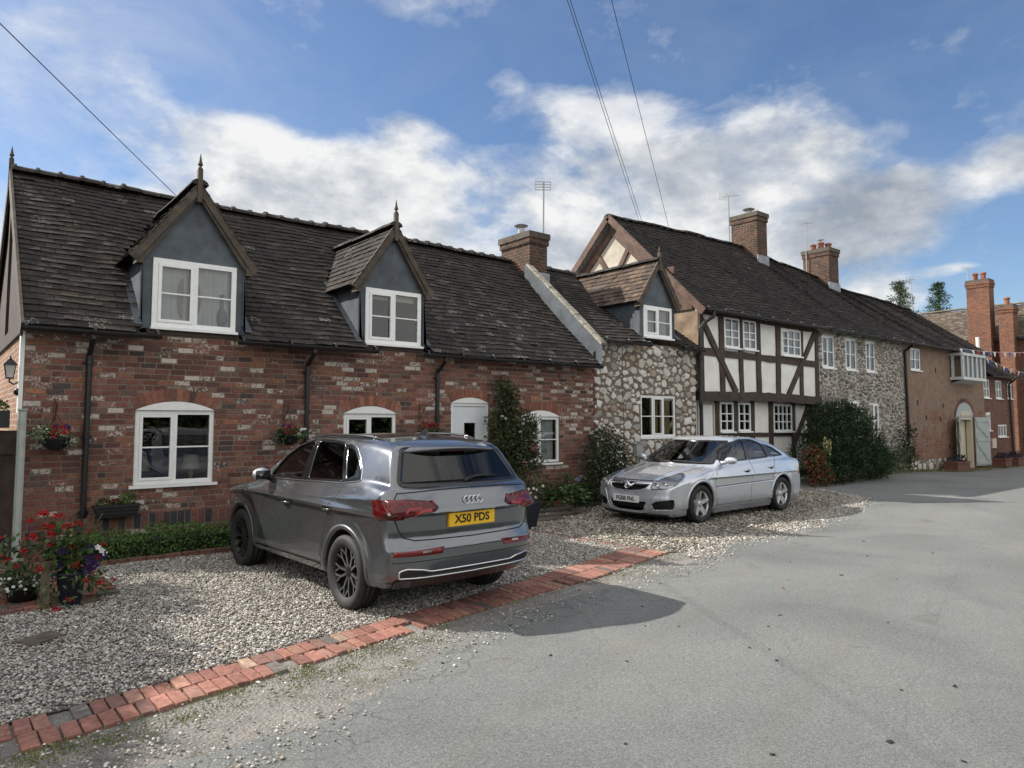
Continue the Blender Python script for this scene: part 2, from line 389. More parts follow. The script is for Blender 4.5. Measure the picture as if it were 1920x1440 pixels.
def window(parent,x0,x1,z0,z1,y,cols=2,rows=2,fw=.06,bar=.022,arch=0,sill=True,sash=(0,),name='window',mat='white',depth=.055,curtain=None,toprow=None,sillw=.06,group=None,glass='pane'):
    """frame with lights, panes and sill; the frame's front lies at y"""
    mb=MB(); d=depth
    mb.box(x0,x0+fw,y,y+d,z0,z1); mb.box(x1-fw,x1,y,y+d,z0,z1); mb.box(x0+fw,x1-fw,y+.001,y+d,z1-fw,z1); mb.box(x0+fw,x1-fw,y+.001,y+d,z0,z0+fw)
    W=(x1-x0-2*fw); 
    for c in range(cols):
        a=x0+fw+W*c/cols; b=x0+fw+W*(c+1)/cols
        if c: mb.box(a-fw*.42,a+fw*.42,y+.002,y+d,z0+fw,z1-fw)
        if c in sash:      # an opening light: its own slimmer frame standing proud
            e=fw*.62; aa=a+(fw*.42 if c else 0)+.002; bb=b-(fw*.42 if c<cols-1 else 0)-.002; f=y-.012
            mb.box(aa,aa+e,f,y+d*.8,z0+fw+.003,z1-fw-.003); mb.box(bb-e,bb,f,y+d*.8,z0+fw+.003,z1-fw-.003); mb.box(aa+e,bb-e,f+.001,y+d*.8,z1-fw-e,z1-fw-.003); mb.box(aa+e,bb-e,f+.001,y+d*.8,z0+fw+.003,z0+fw+e)
        for k in range(1,rows):
            z=z0+fw+(z1-z0-2*fw)*k/rows
            if toprow and k==rows-1: z=z1-fw-toprow
            mb.box(a,b,y+.012,y+d*.7,z-bar/2,z+bar/2)
    if arch:
        n=14; c=(x0+x1)/2; op=(x0,x1,z0,z1,arch); P=[(x0,z1),(x1,z1)]+[(x0+(x1-x0)*(1-i/n),arch_z(op,x0+(x1-x0)*(1-i/n)-1e-4 if i==0 else min(max(x0+(x1-x0)*(1-i/n),x0+1e-4),x1-1e-4))) for i in range(1,n)]
        mb.prism(P,y-.034,y+d)
    fr=mb.build(name,M[mat],parent)
    g=MB(); g.quad((x0+fw*.6,y+d*.5,z0+fw*.6),(x1-fw*.6,y+d*.5,z0+fw*.6),(x1-fw*.6,y+d*.5,z1-fw*.6),(x0+fw*.6,y+d*.5,z1-fw*.6)); g.build('pane',M[glass],fr)
    if sill:
        s=MB(); s.box(x0-sillw,x1+sillw,y-.075,y+d,z0-.042,z0-.001); s.build('sill',M[mat],fr)
    for kind,a0,a1,b0,b1,cm in curtain or []:
        q=MB(); X0,X1=x0+(x1-x0)*a0,x0+(x1-x0)*a1; Z0,Z1=z0+(z1-z0)*b0,z0+(z1-z0)*b1; n=max(4,int((X1-X0)/.03)); yy=y+d+.07
        pr=[(X0+(X1-X0)*i/n, yy+(.016*math.sin(i*1.25)+rnd.uniform(-.006,.006) if kind=='curtain' else 0)) for i in range(n+1)]
        for (p,u),(w,v) in zip(pr[:-1],pr[1:]): q.quad((p,u,Z0),(w,v,Z0),(w,v,Z1),(p,u,Z1))
        q.build(kind,M[cm],fr,kind=='curtain')
    return fr
def gutter(parent,x0,x1,y,z,mat='black_iron',slope=0):
    mb=MB(); n=8; prof=[(math.cos(math.pi+math.pi*i/n)*.062,math.sin(math.pi+math.pi*i/n)*.062) for i in range(n+1)]
    vs=[(x0,y+a,z+b) for a,b in prof]+[(x1,y+a,z+b+slope) for a,b in prof]; m=n+1
    mb.add(vs,[(i,i+1,m+i+1,m+i) for i in range(n)]+[(i+1,i,m+i,m+i+1) for i in range(0)]+[tuple(range(m)),tuple(range(2*m-1,m-1,-1))])
    k=int((x1-x0)/.9)+1
    for i in range(k+1):
        x=x0+.06+(x1-x0-.12)*i/k; mb.lathe([(.066,x-.02),(.071,x-.018),(.071,x+.018),(.066,x+.02)],14,(0,y,z),'x')
    return mb.build('gutter',M[mat],parent)
def downpipe(parent,x,y,ztop,zbot,gut_y,r=.038,dx=0,mat='black_iron'):
    mb=MB(); mb.tube([(x,gut_y,ztop+.02),(x,gut_y,ztop-.06),(x,gut_y+(y-gut_y)*.25,ztop-.12),(x+dx*.1,y-.01,ztop-.26),(x+dx*.12,y,ztop-.34),(x+dx,y,zbot)],r,12)
    for i in range(3):
        z=ztop-.38-(ztop-.5-zbot)*i/2.05; mb.lathe([(r*1.02,-.035),(r*1.28,-.03),(r*1.28,.03),(r*1.02,.035)],12,(x+dx*(.12+.88*(ztop-.34-z)/(ztop-.34-zbot)),y,z)); mb.box(x+dx*.5*(1 if i else .3)-.07,x+dx*.5*(1 if i else .3)+.07,y+.01,y+.05,z-.015,z+.015)
    return mb.build('downpipe',M[mat],parent,False)
def finial(parent,x,y,z,h=.42,mat='barge'):
    mb=MB(); mb.box(x-.035,x+.035,y-.035,y+.035,z-.35,z+h*.42)
    mb.lathe([(.030,h*.42),(.034,h*.46),(.018,h*.50),(.018,h*.53),(.040,h*.58),(.036,h*.62),(.022,h*.72),(.004,h)],8,(x,y,z)); return mb.build('finial',M[mat],parent)
def chimney(parent,x0,x1,y0,y1,zb,zt,mat,cap='stone_cap',name='chimney',courses=2):
    mb=MB(); hb=.16
    mb.box(x0,x1,y0,y1,zb,zt-hb*courses)
    for k in range(courses):
        e=.035+.03*(k%2); mb.box(x0-e,x1+e,y0-e,y1+e,zt-hb*(courses-k),zt-hb*(courses-k-1)-.004,mi=0 if k<courses-1 else 1)
    return mb.build(name,[M[mat],M[cap]],parent)
def dormer(parent,xc,hw,fx0,fx1,fz0,fz1,ze,za,yf,roof,r,pal=None,lichen=.06,curtain=None,cheek_z=None,rows=2,sash=(0,),fin=.42,ov=.12,eo=.16):
    """gabled dormer: roof(y)->z of the main slope. hw half width at the cheeks, ze its eaves, za its apex"""
    yv=lambda z: roof[0]+(z-roof[1])/roof[2]                # where the main slope reaches z
    sl=(za-ze)/(hw+eo)                                       # slope of its little roof
    mb=MB(); x0,x1=xc-hw,xc+hw; zl=fz0-.03; zw=ze+eo*sl
    # cheeks and gable in lead, with a hole for the window
    for x,s in ((x0,1),(x1,-1)):
        mb.add([(x,yf,zl),(x,yf,zw),(x,yv(zw)+.05,zw),(x,yv(zl)+.02,zl)],[(0,1,2,3)])
    mb.quad((x0,yf,zl),(fx0,yf,zl),(fx0,yf,zw),(x0,yf,zw)); mb.quad((fx1,yf,zl),(x1,yf,zl),(x1,yf,zw),(fx1,yf,zw))
    mb.quad((fx0,yf,fz1),(fx1,yf,fz1),(fx1,yf,zw),(fx0,yf,zw)); mb.add([(x0,yf,zw),(x1,yf,zw),(xc,yf,za-.02)],[(0,1,2)])
    # lead rolls at the corners
    for x in (x0,x1): mb.tube([(x,yf,zl-.02),(x,yf,zw)],.022,8)
    mb.lathe([(.0,-.012),(.016,-.012),(.016,.0)],8,(xc,yf,ze+.62*(za-ze)),'y')
    D=mb.build('dormer',M['lead'],parent)
    mb=MB(); S_=hw+eo; bl=math.hypot(S_,za-ze); yfv=yf-ov
    back=lambda b: yv(ze+(za-ze)*b/bl)+.05
    for s in (-1,1):
        O=(xc+s*S_,yfv,ze); A=(0,1,0); B=(-s*S_/bl,0,(za-ze)/bl)
        tiles(mb,O,A,B,lambda b: (0,back(b)-yfv),bl-.03,r,pal=pal,lichen=lichen); 
        under_sheet(mb,O,A,B,lambda b:(0.0,back(b)-yfv),bl,n=3)
    facing(mb); ridge_tiles(mb,(xc,yfv-.01,za+.03),(xc,back(bl),za+.03),r,w=.13,h=.09,collar=False,L=.3)
    mb.build('roof',[M['tile'],M['tile_under']],D)
    mb=MB()
    for s in (-1,1):
        mb.beam((xc+s*.0,yfv+.0,za-.055),(xc+s*(S_-.01),yfv+.0,ze-.055),.12,-.035,(0,1,0)); mb.beam((xc+s*.0,yfv+.03,za-.12),(xc+s*(S_-.10),yfv+.03,ze-.06),.10,-.06,(0,1,0))
        mb.box(xc+s*(hw+.05)-.05,xc+s*(hw+.05)+.05,yfv+.01,yf+.10,ze-.02-.10,ze+.02)
    mb.build('bargeboard',M['barge'],D)
    finial(D,xc,yfv+.015,za+.06,fin)
    window(D,fx0,fx1,fz0,fz1,yf-.03,2,rows,fw=.075,sill=True,sash=sash,curtain=curtain,sillw=.02)
    mb=MB()     # aprons of lead dressed on to the tiles either side
    for s,x in ((-1,x0),(1,x1)):
        p=yf-.02; mb.add([(x,p,fz0+.14),(x+s*.13,p-.05,fz0+.06),(x+s*.15,p-.12,fz0-.02),(x,p-.06,fz0+.02)],[(0,1,2,3)])
        zt=zw; mb.build('flashing',M['lead'],D); mb=MB(); a=(x+s*.003,yv(zl)+.0,zl+.035); b=(x+s*.003,yv(zt),zt+.03); mb.add([a,b,(b[0]+s*.10,b[1],b[2]),(a[0]+s*.10,a[1],a[2])],[(0,1,2,3)]); mb.build('flashing',M['lead'],D); mb=MB()
    return D
FY=11.5                                                          # the line of the house fronts
def slope_z(e,r): return (r[1]-e[1])/(r[0]-e[0])
def brick_cottage():
    r=random.Random(11)
    t=thing('brick_cottage','red brick cottage with two blue-grey lead dormers and white arched ground-floor windows','cottage',(0,0,0))
    x0,x1=.95,11.86; eave=(11.22,3.10); rid=(14.6,6.10); sl=slope_z(eave,rid)
    ops=[(2.32,3.43,.90,2.0,.13),(5.61,6.66,.92,1.97,.13),(7.88,8.80,.10,2.19,.11),(9.66,10.77,.93,1.93,.13)]
    doors=[(1.95,2.05)]
    mb=MB(); sheet(mb,x0,x1,-.1,3.14,FY+.007,[o[:4] for o in ops],(.235,.185,.145,0),1,.16)
    brick_front(mb,x0,x1,.04,3.12,FY,ops,r)
    # the corner bricks return round to the gable; gable with nogging, tie beam and plaster above
    mb.quad((x0,FY,-.1),(x0,FY,3.14),(x0,17.6,3.14),(x0,17.6,-.1),(.3,.25,.2,0),2)
    mb.quad((x1,FY,-.1),(x1,17.6,-.1),(x1,17.6,3.14),(x1,FY,3.14),(.3,.25,.2,0),2)
    mb.quad((x0,17.6,-.1),(x0,17.6,3.14),(x1,17.6,3.14),(x1,17.6,-.1),(.3,.25,.2,0),2)
    mb.add([(x0,FY-.02,3.14),(x0,14.6,6.05),(x0,17.7,3.14)],[(0,1,2)],(1,1,1,0),5); mb.add([(x1,FY-.02,3.14),(x1,17.7,3.14),(x1,14.6,6.05)],[(0,1,2)],(1,1,1,0),3)
    mb.quad((x0,FY,.02),(x1,FY,.02),(x1,17.6,.02),(x0,17.6,.02),(.1,.1,.1,0),4)
    wall=mb.build('wall',[M['brick'],M['mortar'],M['herringbone'],M['cream'],M['dark_room'],M['oak']],t)
    # brick plinth: a course of upright bricks standing proud, with a ledge
    mb=MB(); x=1.62
    while x<11.8:
        w=r.uniform(.092,.106); c=pick(BR+[((.055,.055,.062),30)],r); v=r.uniform(.8,1.1)
        if not 7.80<x<8.85: brick_block(mb,x,x+w-.010,.305,.50+r.uniform(-.004,.004),FY-.10+r.uniform(-.004,.004),.12,(c[0]*v,c[1]*v,c[2]*v,.2 if r.random()<.1 else 0),lambda: r.uniform(-.002,.002))
        x+=w
    brick_front(mb,1.62,7.8,.02,.297,FY-.095,[],r,white=.08); brick_front(mb,8.86,11.82,.02,.297,FY-.095,[],r,white=.08)
    mb.box(1.62,7.8,FY-.088,FY+.006,.0,.492,(.28,.23,.19,0),1); mb.box(8.86,11.82,FY-.088,FY+.006,.0,.492,(.28,.23,.19,0),1)
    mb.build('plinth',[M['brick'],M['mortar']],t)
    D=[(3.08,.745,2.48,3.70,3.24,4.28,4.28,5.50),(6.545,.675,5.985,7.15,3.24,4.25,4.26,5.46)]
    def sag(p): return .030*math.sin(p.x*.9+.4)*math.sin(max(0,min(1,(p.y-11.2)/3.4))*math.pi)+.012*math.sin(p.x*3.1+p.y*2)
    def dsk(a,b,O=x0-.06):
        X=O+a; Y=eave[0]+b*(rid[0]-eave[0])/bl
        for (xc,hw,fx0,fx1,fz0,fz1,ze,za) in D:
            if abs(X-xc)<hw+.01:
                zz=min(za,ze+(za-ze)*(1-abs(X-xc)/(hw+.16))+.0)
                if Y<eave[0]+(zz-eave[1])/sl: return True
        return False
    mb=MB(); bl=math.hypot(rid[0]-eave[0],rid[1]-eave[1]); O=(x0-.06,eave[0],eave[1]); A=(1,0,0); B=(0,rid[0]-eave[0],rid[1]-eave[1]); L=x1-x0+.06
    tiles(mb,O,A,B,lambda b:(.0,L),bl-.04,r,skip=dsk,sag=sag,lichen=.11)
    under_sheet(mb,O,A,B,lambda b:(0,L),bl,sag=sag,n=110,skipx=dsk)
    O2=(x1,17.98,3.10); mb.quad((x0-.06,17.98,3.10),(x1,17.98,3.10),(x1,14.6,6.09),(x0-.06,14.6,6.09),(.04,.035,.03,0),0)
    facing(mb); R_=mb.build('roof',[M['tile'],M['tile_under']],t)
    mb=MB(); ridge_tiles(mb,(x0-.06,14.6,6.13),(x1-.02,14.6,6.13),r,sag=lambda p:.02*math.sin(p.x*.9+.4)); mb.build('ridge_tiles',[M['tile']],R_)
    # verge boards of the left gable
    mb=MB()
    for (a,b,w,dx) in (((eave[0]-.02,eave[1]-.06),(14.62,6.04),.22,.0),((17.98,3.06),(14.58,6.04),.22,.0)):
        mb.beam((x0-.085,a[0],a[1]),(x0-.085,b[0],b[1]),w,.035,(-1,0,0))
    mb.build('bargeboard',M['barge'],R_)
    mb=MB(); mb.beam((x0-.05,FY+.02,3.18),(x0-.05,14.5,5.84),.16,.05,(-1,0,0)); mb.box(x0-.05,x0-.001,FY+.0,FY+.16,1.95,3.12); mb.build('gable_trim',M['white'],t)
    mb=MB(); mb.box(x0-.04,x0-.002,FY+.3,17.5,3.05,3.25); mb.box(x0-.04,x0-.002,14.5,14.7,3.25,5.9); mb.build('tie_beam',M['oak'],t)
    finial(t,x0-.06,14.6,6.15,.38)
    cur1=[('curtain',.05,.95,.05,.95,'curtain')]; cur2=[('blind',.10,.92,.82,.93,'cream_paint')]
    for d,cu,rows in ((D[0],cur1,2),(D[1],cur2,2)):
        dormer(t,*d,FY,(eave[0],eave[1],sl),r,curtain=cu,rows=rows,pal=None,lichen=.10)
    mb=MB(); mb.lathe([(0,0),(.05,.0),(.085,.10),(.075,.20),(.03,.30),(.022,.44),(.045,.50),(.03,.51)],16,(3.52,FY+.09,3.33)); tag(mb.build('vase',M['vase'],None,True),'slender blue-grey vase standing inside the left dormer window','vase')
    mb=MB(); mb.lathe([(0,-.012),(.20,-.012),(.22,0),(.20,.012),(0,.012)],28,(0,0,0),'y'); o=mb.build('dressing_mirror',M['mirror_back']); o.location=(3.02,FY+.10,3.72); o.scale=(.85,1,1.75); tag(o,'tan oval back of a dressing mirror inside the left dormer window','mirror')
    # fascia below the dormer windows
    for d in D:
        mb=MB(); mb.box(d[2]-.06,d[3]+.06,FY-.03,FY+.05,3.13,3.20); mb.build('fascia',M['oak'],t)
    window(t,2.32,3.43,.90,2.0,FY+.03,2,2,fw=.065,arch=.13,curtain=None)
    window(t,5.61,6.66,.92,1.97,FY+.03,2,2,fw=.065,arch=.13)
    window(t,9.66,10.77,.93,1.93,FY+.03,2,2,fw=.065,arch=.13,curtain=[('curtain',.06,.30,.05,.95,'curtain_grey'),('curtain',.52,.96,.05,.95,'curtain')])
    # stable door
    mb=MB(); a,b,c,d=7.88,8.80,.10,2.19; op=(a,b,c,d,.11); n=12
    mb.box(a,a+.055,FY+.02,FY+.12,c,d); mb.box(b-.055,b,FY+.02,FY+.12,c,d); mb.box(a+.055,b-.055,FY+.021,FY+.12,d-.055,d)
    P=[(a,d),(b,d)]+[(a+(b-a)*(1-i/n),arch_z(op,min(max(a+(b-a)*(1-i/n),a+1e-4),b-1e-4))) for i in range(1,n)]; mb.prism(P,FY-.004,FY+.12)
    dr=mb.build('door_frame',M['white'],t)
    mb=MB(); g0,g1,h0,h1=8.22,8.50,1.38,1.80
    for (p,q,u,v) in ((a+.06,g0,c,d-.06),(g1,b-.06,c,d-.06),(g0,g1,c,h0),(g0,g1,h1,d-.06)): mb.box(p,q,FY+.05,FY+.095,u,v)
    for z in (h0-.03,h1): mb.box(g0-.03,g1+.03,FY+.042,FY+.05,z,z+.03)
    for x in (g0-.03,g1): mb.box(x,x+.03,FY+.0425,FY+.05,h0,h1)
    mb.box(a+.062,b-.062,FY+.043,FY+.05,1.10,1.14)
    door=mb.build('door',M['white_door'],t)
    mb=MB(); mb.quad((g0,FY+.07,h0),(g1,FY+.07,h0),(g1,FY+.07,h1),(g0,FY+.07,h1)); mb.build('pane',M['pane'],door)
    mb=MB(); mb.box(8.23,8.49,FY+.034,FY+.05,1.22,1.29); mb.build('letterbox',M['rust'],door)
    mb=MB(); mb.tube([(8.68,FY+.045,1.05),(8.68,FY-.01,1.05),(8.60,FY-.01,1.05)],.011,8); mb.build('handle',M['black_iron'],door)
    mb=MB(); mb.box(7.85,8.83,FY-.18,FY+.12,.0,.095); mb.build('doorstep',M['stone_cap'],t)
    for a,b in ((.86,2.56),(3.66,6.09),(7.06,11.80)): gutter(t,a,b,11.17,3.085)
    for x in (1.70,4.91,7.53): downpipe(t,x,FY-.05,3.04,.40 if x<2 else .1,11.18,dx=.0)
    # raised parapet between this roof and the higher one
    mb=MB(); n=9; P0=Vector((11.87,11.16,3.62)); P1=Vector((11.91,13.86,5.93))
    for k in range(n):
        a=P0.lerp(P1,k/n); b=P0.lerp(P1,(k+1)/n-.006); mb.beam(a+Vector((0,0,r.uniform(-.008,.008))),b,.17,.06,(0,-.66,.75),(1,1,1))
    mb.build('coping',M['stone_cap2'],t)
    mb=MB(); y0,y1=11.16,13.9; mb.add([(11.80,y0,3.0),(11.80,y0,3.57),(11.80,y1,5.90),(11.80,y1,5.42)],[(0,1,2,3)]); 
    mb.build('flashing',M['lead'],t)
    ch=chimney(t,11.89,12.50,13.80,14.98,5.3,6.78,'chimney_brick')
    mb=MB(); mb.tube([(12.15,14.45,6.7),(12.15,14.45,6.98)],.10,14); mb.lathe([(0,0),(.17,0.0),(.19,.02),(.10,.06),(0,.075)],18,(12.15,14.45,7.07))
    for k in range(4):
        a=k*math.pi/2+.4; mb.tube([(12.15+.09*math.cos(a),14.45+.09*math.sin(a),6.95),(12.15+.12*math.cos(a),14.45+.12*math.sin(a),7.09)],.007,5)
    mb.build('cowl',M['steel'],ch)
    mb=MB(); mb.box(11.86,12.56,13.765,13.80,5.25,5.72); mb.build('flashing',M['lead_light'],ch)
    return t
def rubble_front(mb,x0,x1,z0,z1,y,ops,r,pal=None,flat=1.0,smin=.036,smax=.135,n=2600,mi=0,tries=1):
    """irregular stones set in wide mortar"""
    P=[]; cell=.25; grid={}
    def ok(x,z,s):
        gx,gz=int(x/cell),int(z/cell)
        for i in range(gx-2,gx+3):
            for k in range(gz-2,gz+3):
                for (a,b,c) in grid.get((i,k),()):
                    if math.hypot((a-x)*.92,(b-z)*1.08/flat)<(s+c)*.92: return False
        return True
    for i in range(n*9):
        f=1-i/(n*9); s=smin+(smax-smin)*f**1.6*r.uniform(.8,1.1)
        x,z=r.uniform(x0+s*.8,x1-s*.7),r.uniform(z0,z1-s*.6)
        if any(o[0]-s*.95<x<o[1]+s*.95 and o[2]-s*.95<z<o[3]+s*.95 for o in ops): continue
        if ok(x,z,s): grid.setdefault((int(x/cell),int(z/cell)),[]).append((x,z,s)); P.append((x,z,s))
    for (x,z,s) in P:
        m=r.choice([4,5,5,6]); ph=r.uniform(.5,1.1); ex,ez=r.uniform(.8,1.35),r.uniform(.65,1.0)*flat; rot=r.uniform(-.4,.4)*(1 if flat>.9 else .35); base=[]
        for k in range(m):
            a=ph+6.283*(k+r.uniform(-.22,.22))/m; q=s*r.uniform(.80,1.30); u,v=q*math.cos(a)*ex,q*math.sin(a)*ez
            base.append((x+u*math.cos(rot)-v*math.sin(rot),z+u*math.sin(rot)+v*math.cos(rot)))
        base.sort(key=lambda p: math.atan2(p[1]-z,p[0]-x))
        h=r.uniform(.010,.026); c=pick(pal or [((.56,.54,.49),5),((.63,.61,.57),5),((.48,.45,.39),2),((.38,.30,.23),1),((.32,.29,.27),.8)],r); v=r.uniform(.85,1.1); c=(c[0]*v,c[1]*v,c[2]*v,0)
        j=lambda: r.uniform(-.006,.006)
        vs=[(p[0],y+.012,p[1]) for p in base]+[(x+(p[0]-x)*.86,y-h+j(),z+(p[1]-z)*.86) for p in base]+[(x+j(),y-h-.008,z+j())]
        fs=[(i,(i+1)%m,m+(i+1)%m,m+i) for i in range(m)]+[(m+i,m+(i+1)%m,2*m) for i in range(m)]
        mb.add(vs,fs,c,mi)
def stone_cottage():
    r=random.Random(5)
    t=thing('stone_cottage','small cottage of pale rubble stones in brown mortar with one dormer','cottage',(0,0,0))
    x0,x1=11.86,15.72; eave=(11.24,3.72); rid=(14.6,6.05); sl=slope_z(eave,rid); ops=[(13.50,14.86,1.43,2.47,0)]
    mb=MB(); sheet(mb,x0,x1,-.1,3.75,FY+.004,[o[:4] for o in ops],(.19,.152,.122,0),1,.2); rubble_front(mb,x0,x1,.0,3.72,FY,ops,r,n=6000)
    mb.quad((x0,FY,3.1),(x0,FY,3.75),(x0,17,3.75),(x0,17,3.1),(.2,.16,.12,0),1); mb.quad((x1,FY,-.1),(x1,17,-.1),(x1,17,3.75),(x1,FY,3.75),(.2,.16,.12,0),1); mb.quad((x0,17,-.1),(x0,17,3.75),(x1,17,3.75),(x1,17,-.1),(.2,.16,.12,0),1)
    mb.quad((x0,FY,.02),(x1,FY,.02),(x1,17,.02),(x0,17,.02),(.1,.1,.1,0),1)
    # brick strip at the joint with the brick cottage and brick jamb patches
    brick_front(mb,x0-.02,x0+.12,.04,3.05,FY-.012,[],r,white=.1,mi=2)
    mb.build('wall',[M['rubble'],M['rubble_mortar'],M['brick']],t)
    D=(14.17,.66,13.62,14.72,3.93,4.72,4.78,5.92)
    bl=math.hypot(rid[0]-eave[0],rid[1]-eave[1])
    def dsk(a,b):
        X=x0+.08+a; Y=eave[0]+b*(rid[0]-eave[0])/bl
        if abs(X-D[0])<D[1]+.01:
            zz=D[6]+(D[7]-D[6])*(1-abs(X-D[0])/(D[1]+.16))
            return Y<eave[0]+(zz-eave[1])/sl
        return False
    sag=lambda p:.02*math.sin(p.x*1.4+1)+.012*math.sin(p.x*3.1+p.y*2)
    mb=MB(); O=(x0+.08,eave[0],eave[1]); B=(0,rid[0]-eave[0],rid[1]-eave[1]); L=x1-x0-.10
    tiles(mb,O,(1,0,0),B,lambda b:(0,L),bl-.03,r,skip=dsk,sag=sag,lichen=.04); under_sheet(mb,O,(1,0,0),B,lambda b:(0,L),bl,sag=sag,n=40,skipx=dsk)
    mb.quad((x0,17.9,3.72),(x1,17.9,3.72),(x1,14.6,6.04),(x0,14.6,6.04),(.04,.035,.03,0),0)
    facing(mb); R_=mb.build('roof',[M['tile'],M['tile_under']],t)
    mb=MB(); ridge_tiles(mb,(12.5,14.6,6.08),(15.7,14.6,6.06),r,w=.17); mb.build('ridge_tiles',M['tile'],R_)
    warm=[((.100,.074,.057),4),((.082,.062,.049),3),((.125,.090,.067),2),((.066,.052,.044),2)]
    dormer(t,*D,FY,(eave[0],eave[1],sl),r,pal=warm,curtain=[('curtain',.08,.92,.06,.95,'curtain_grey')],fin=.30)
    window(t,13.50,14.86,1.43,2.47,FY+.02,3,2,fw=.06,sash=(1,),curtain=[('curtain',.36,.62,.05,.95,'curtain_tan'),('blind',.64,.95,.05,.95,'curtain_tan')])
    gutter(t,11.93,13.55,11.19,3.70); gutter(t,14.79,15.70,11.19,3.70)
    mb=MB(); mb.tube([(11.96,11.2,3.68),(11.96,11.25,3.58),(11.80,11.42,3.42),(11.80,11.42,3.2),(11.78,11.30,3.12)],.034,10); mb.build('downpipe',M['black_iron'],t)
    mb=MB(); mb.box(13.22,13.46,FY-.10,FY+.0,.98,1.27); mb.box(13.205,13.475,FY-.115,FY-.0,1.27,1.29); mb.tube([(13.3,FY-.05,.98),(13.3,FY-.05,.0)],.018,6); mb.build('meter_box',M['plastic_grey'],t)
    mb=MB(); mb.tube([(12.83,FY-.03,3.6),(12.80,FY-.04,2.6),(12.84,FY-.035,1.6),(12.80,FY-.03,.1)],.006,5); mb.build('cable',M['black_iron'],t)
    return t
def rowsag(p):
    x=p.x; k=max(0,min(1,(p.y-11.2)/3.4))
    z=np.interp(x,[15.6,17.2,20,22.9,25,27.5,30.6,33.7,37.3],[0,.05,.14,.16,-.06,-.20,-.56,-.58,-.73])
    return float(z)*k+.025*math.sin(x*1.7)*k*(1-k)*4+.014*math.sin(x*2.9+p.y*2.2)
def timber_house():
    r=random.Random(21); t=thing('timber_framed_house','black and white timber-framed house with jettied upper storey and tall brick chimney','house',(0,0,0))
    x0,x1=15.95,22.32; YU,YL=FY,FY+.26
    mb=MB()
    upo=[(17.07,17.81,3.89,4.74,0),(17.99,18.67,3.89,4.74,0),(20.05,21.20,3.84,4.66,0)]
    loo=[(16.16,16.94,.05,2.34,0),(17.18,17.83,1.53,2.36,0),(18.08,18.70,1.53,2.36,0),(19.96,21.02,1.51,2.34,0)]
    sheet(mb,x0,x1,2.42,4.86,YU+.035,upo,(1,1,1),0,.10); sheet(mb,x0+.15,x1-.1,-.1,2.50,YL+.035,loo,(1,1,1),0,.10)
    mb.quad((x0,YU+.04,2.5),(x0,17.6,2.5),(x0,17.6,4.8),(x0,YU+.04,4.8),(1,1,1),1); mb.add([(x0,YU-.2,4.80),(x0,14.6,8.0),(x0,17.9,4.80)],[(0,2,1)],(1,1,1),2)
    mb.quad((x0+.15,YL+.04,-.1),(x0+.15,17.6,-.1),(x0+.15,17.6,2.5),(x0+.15,YL+.04,2.5),(1,1,1),1)
    mb.quad((x0,17.6,-.1),(x0,17.6,4.8),(x1,17.6,4.8),(x1,17.6,-.1),(1,1,1),1); mb.quad((x0,YU+.05,2.52),(x1,YU+.05,2.52),(x1,17.6,2.52),(x0,17.6,2.52),(1,1,1),1)
    mb.quad((x1,YU+.04,-.1),(x1,17.6,-.1),(x1,17.6,4.8),(x1,YU+.04,4.8),(1,1,1),1)
    mb.build('wall',[M['plaster'],M['tan'],M['cream']],t)
    F=YU-.01
    def bm(p,q,w,y=F,mat='oak',d=.07,name='beam',jit=.012):
        b=MB(); b.beam((p[0],y,p[1]),(q[0],y,q[1]),w,-d if False else d,(0,-1,0),jit=jit); return b.build(name,M[mat],t)
    # upper frame
    for xa,xb,w in ((16.02,16.04,.16),(16.95,16.98,.21),(17.87,17.91,.18),(18.79,18.80,.22),(19.90,19.86,.22),(21.28,21.22,.19),(22.24,22.20,.17)):
        yj=F+r.uniform(-.004,.004); bm((xa,4.80),(xb,2.58),w,yj,name='post')
    bm((15.96,3.71),(22.28,3.665),.20,F+.008,name='rail'); bm((15.96,4.81),(22.3,4.77),.16,F+.006,name='wall_plate')
    bm((16.06,4.56),(17.62,2.64),.185,F-.012,name='brace'); bm((22.12,4.66),(20.40,2.62),.185,F-.012,name='brace')
    b=MB(); b.beam((15.9,F-.04,2.50),(19.2,F-.04,2.54),.26,.26,(0,-1,0),jit=.015); b.beam((19.2,F-.04,2.54),(22.35,F-.04,2.48),.26,.26,(0,-1,0),jit=.015); b.build('bressumer',M['oak'],t)
    # lower frame
    G=YL-.01
    for x,w in ((17.05,.17),(17.95,.18),(18.81,.21),(19.82,.20),(21.13,.19)): bm((x,2.42),(x,.0),w,G+r.uniform(-.003,.003),name='post')
    bm((22.10,2.42),(22.10,.0),.18,G,name='post'); bm((16.98,1.44),(22.1,1.40),.11,G+.006,name='rail'); bm((16.95,.22),(22.1,.2),.2,G+.004,name='rail'); bm((22.06,2.32),(21.0,.9),.16,G-.01,name='brace')
    for (a,b_,c,d,y) in ((17.07,17.81,3.89,4.74,YU),(17.99,18.67,3.89,4.74,YU)): window(t,a,b_,c,d,y-.012,2,3,fw=.055,bar=.03,sash=(),toprow=.30,sillw=.02,curtain=[('curtain',.1,.9,.04,.6,'curtain')])
    window(t,20.05,21.20,3.84,4.66,YU-.012,3,3,fw=.055,bar=.03,sash=(0,),sillw=.02,curtain=[('curtain',.05,.95,.04,.96,'curtain_grey')])
    for (a,b_,c,d) in ((17.18,17.83,1.53,2.36),(18.08,18.70,1.53,2.36)): window(t,a,b_,c,d,YL-.012,2,3,fw=.055,bar=.03,sash=(),toprow=.27,sillw=.03)
    window(t,19.96,21.02,1.51,2.34,YL-.012,4,3,fw=.05,bar=.03,sash=(),sillw=.03)
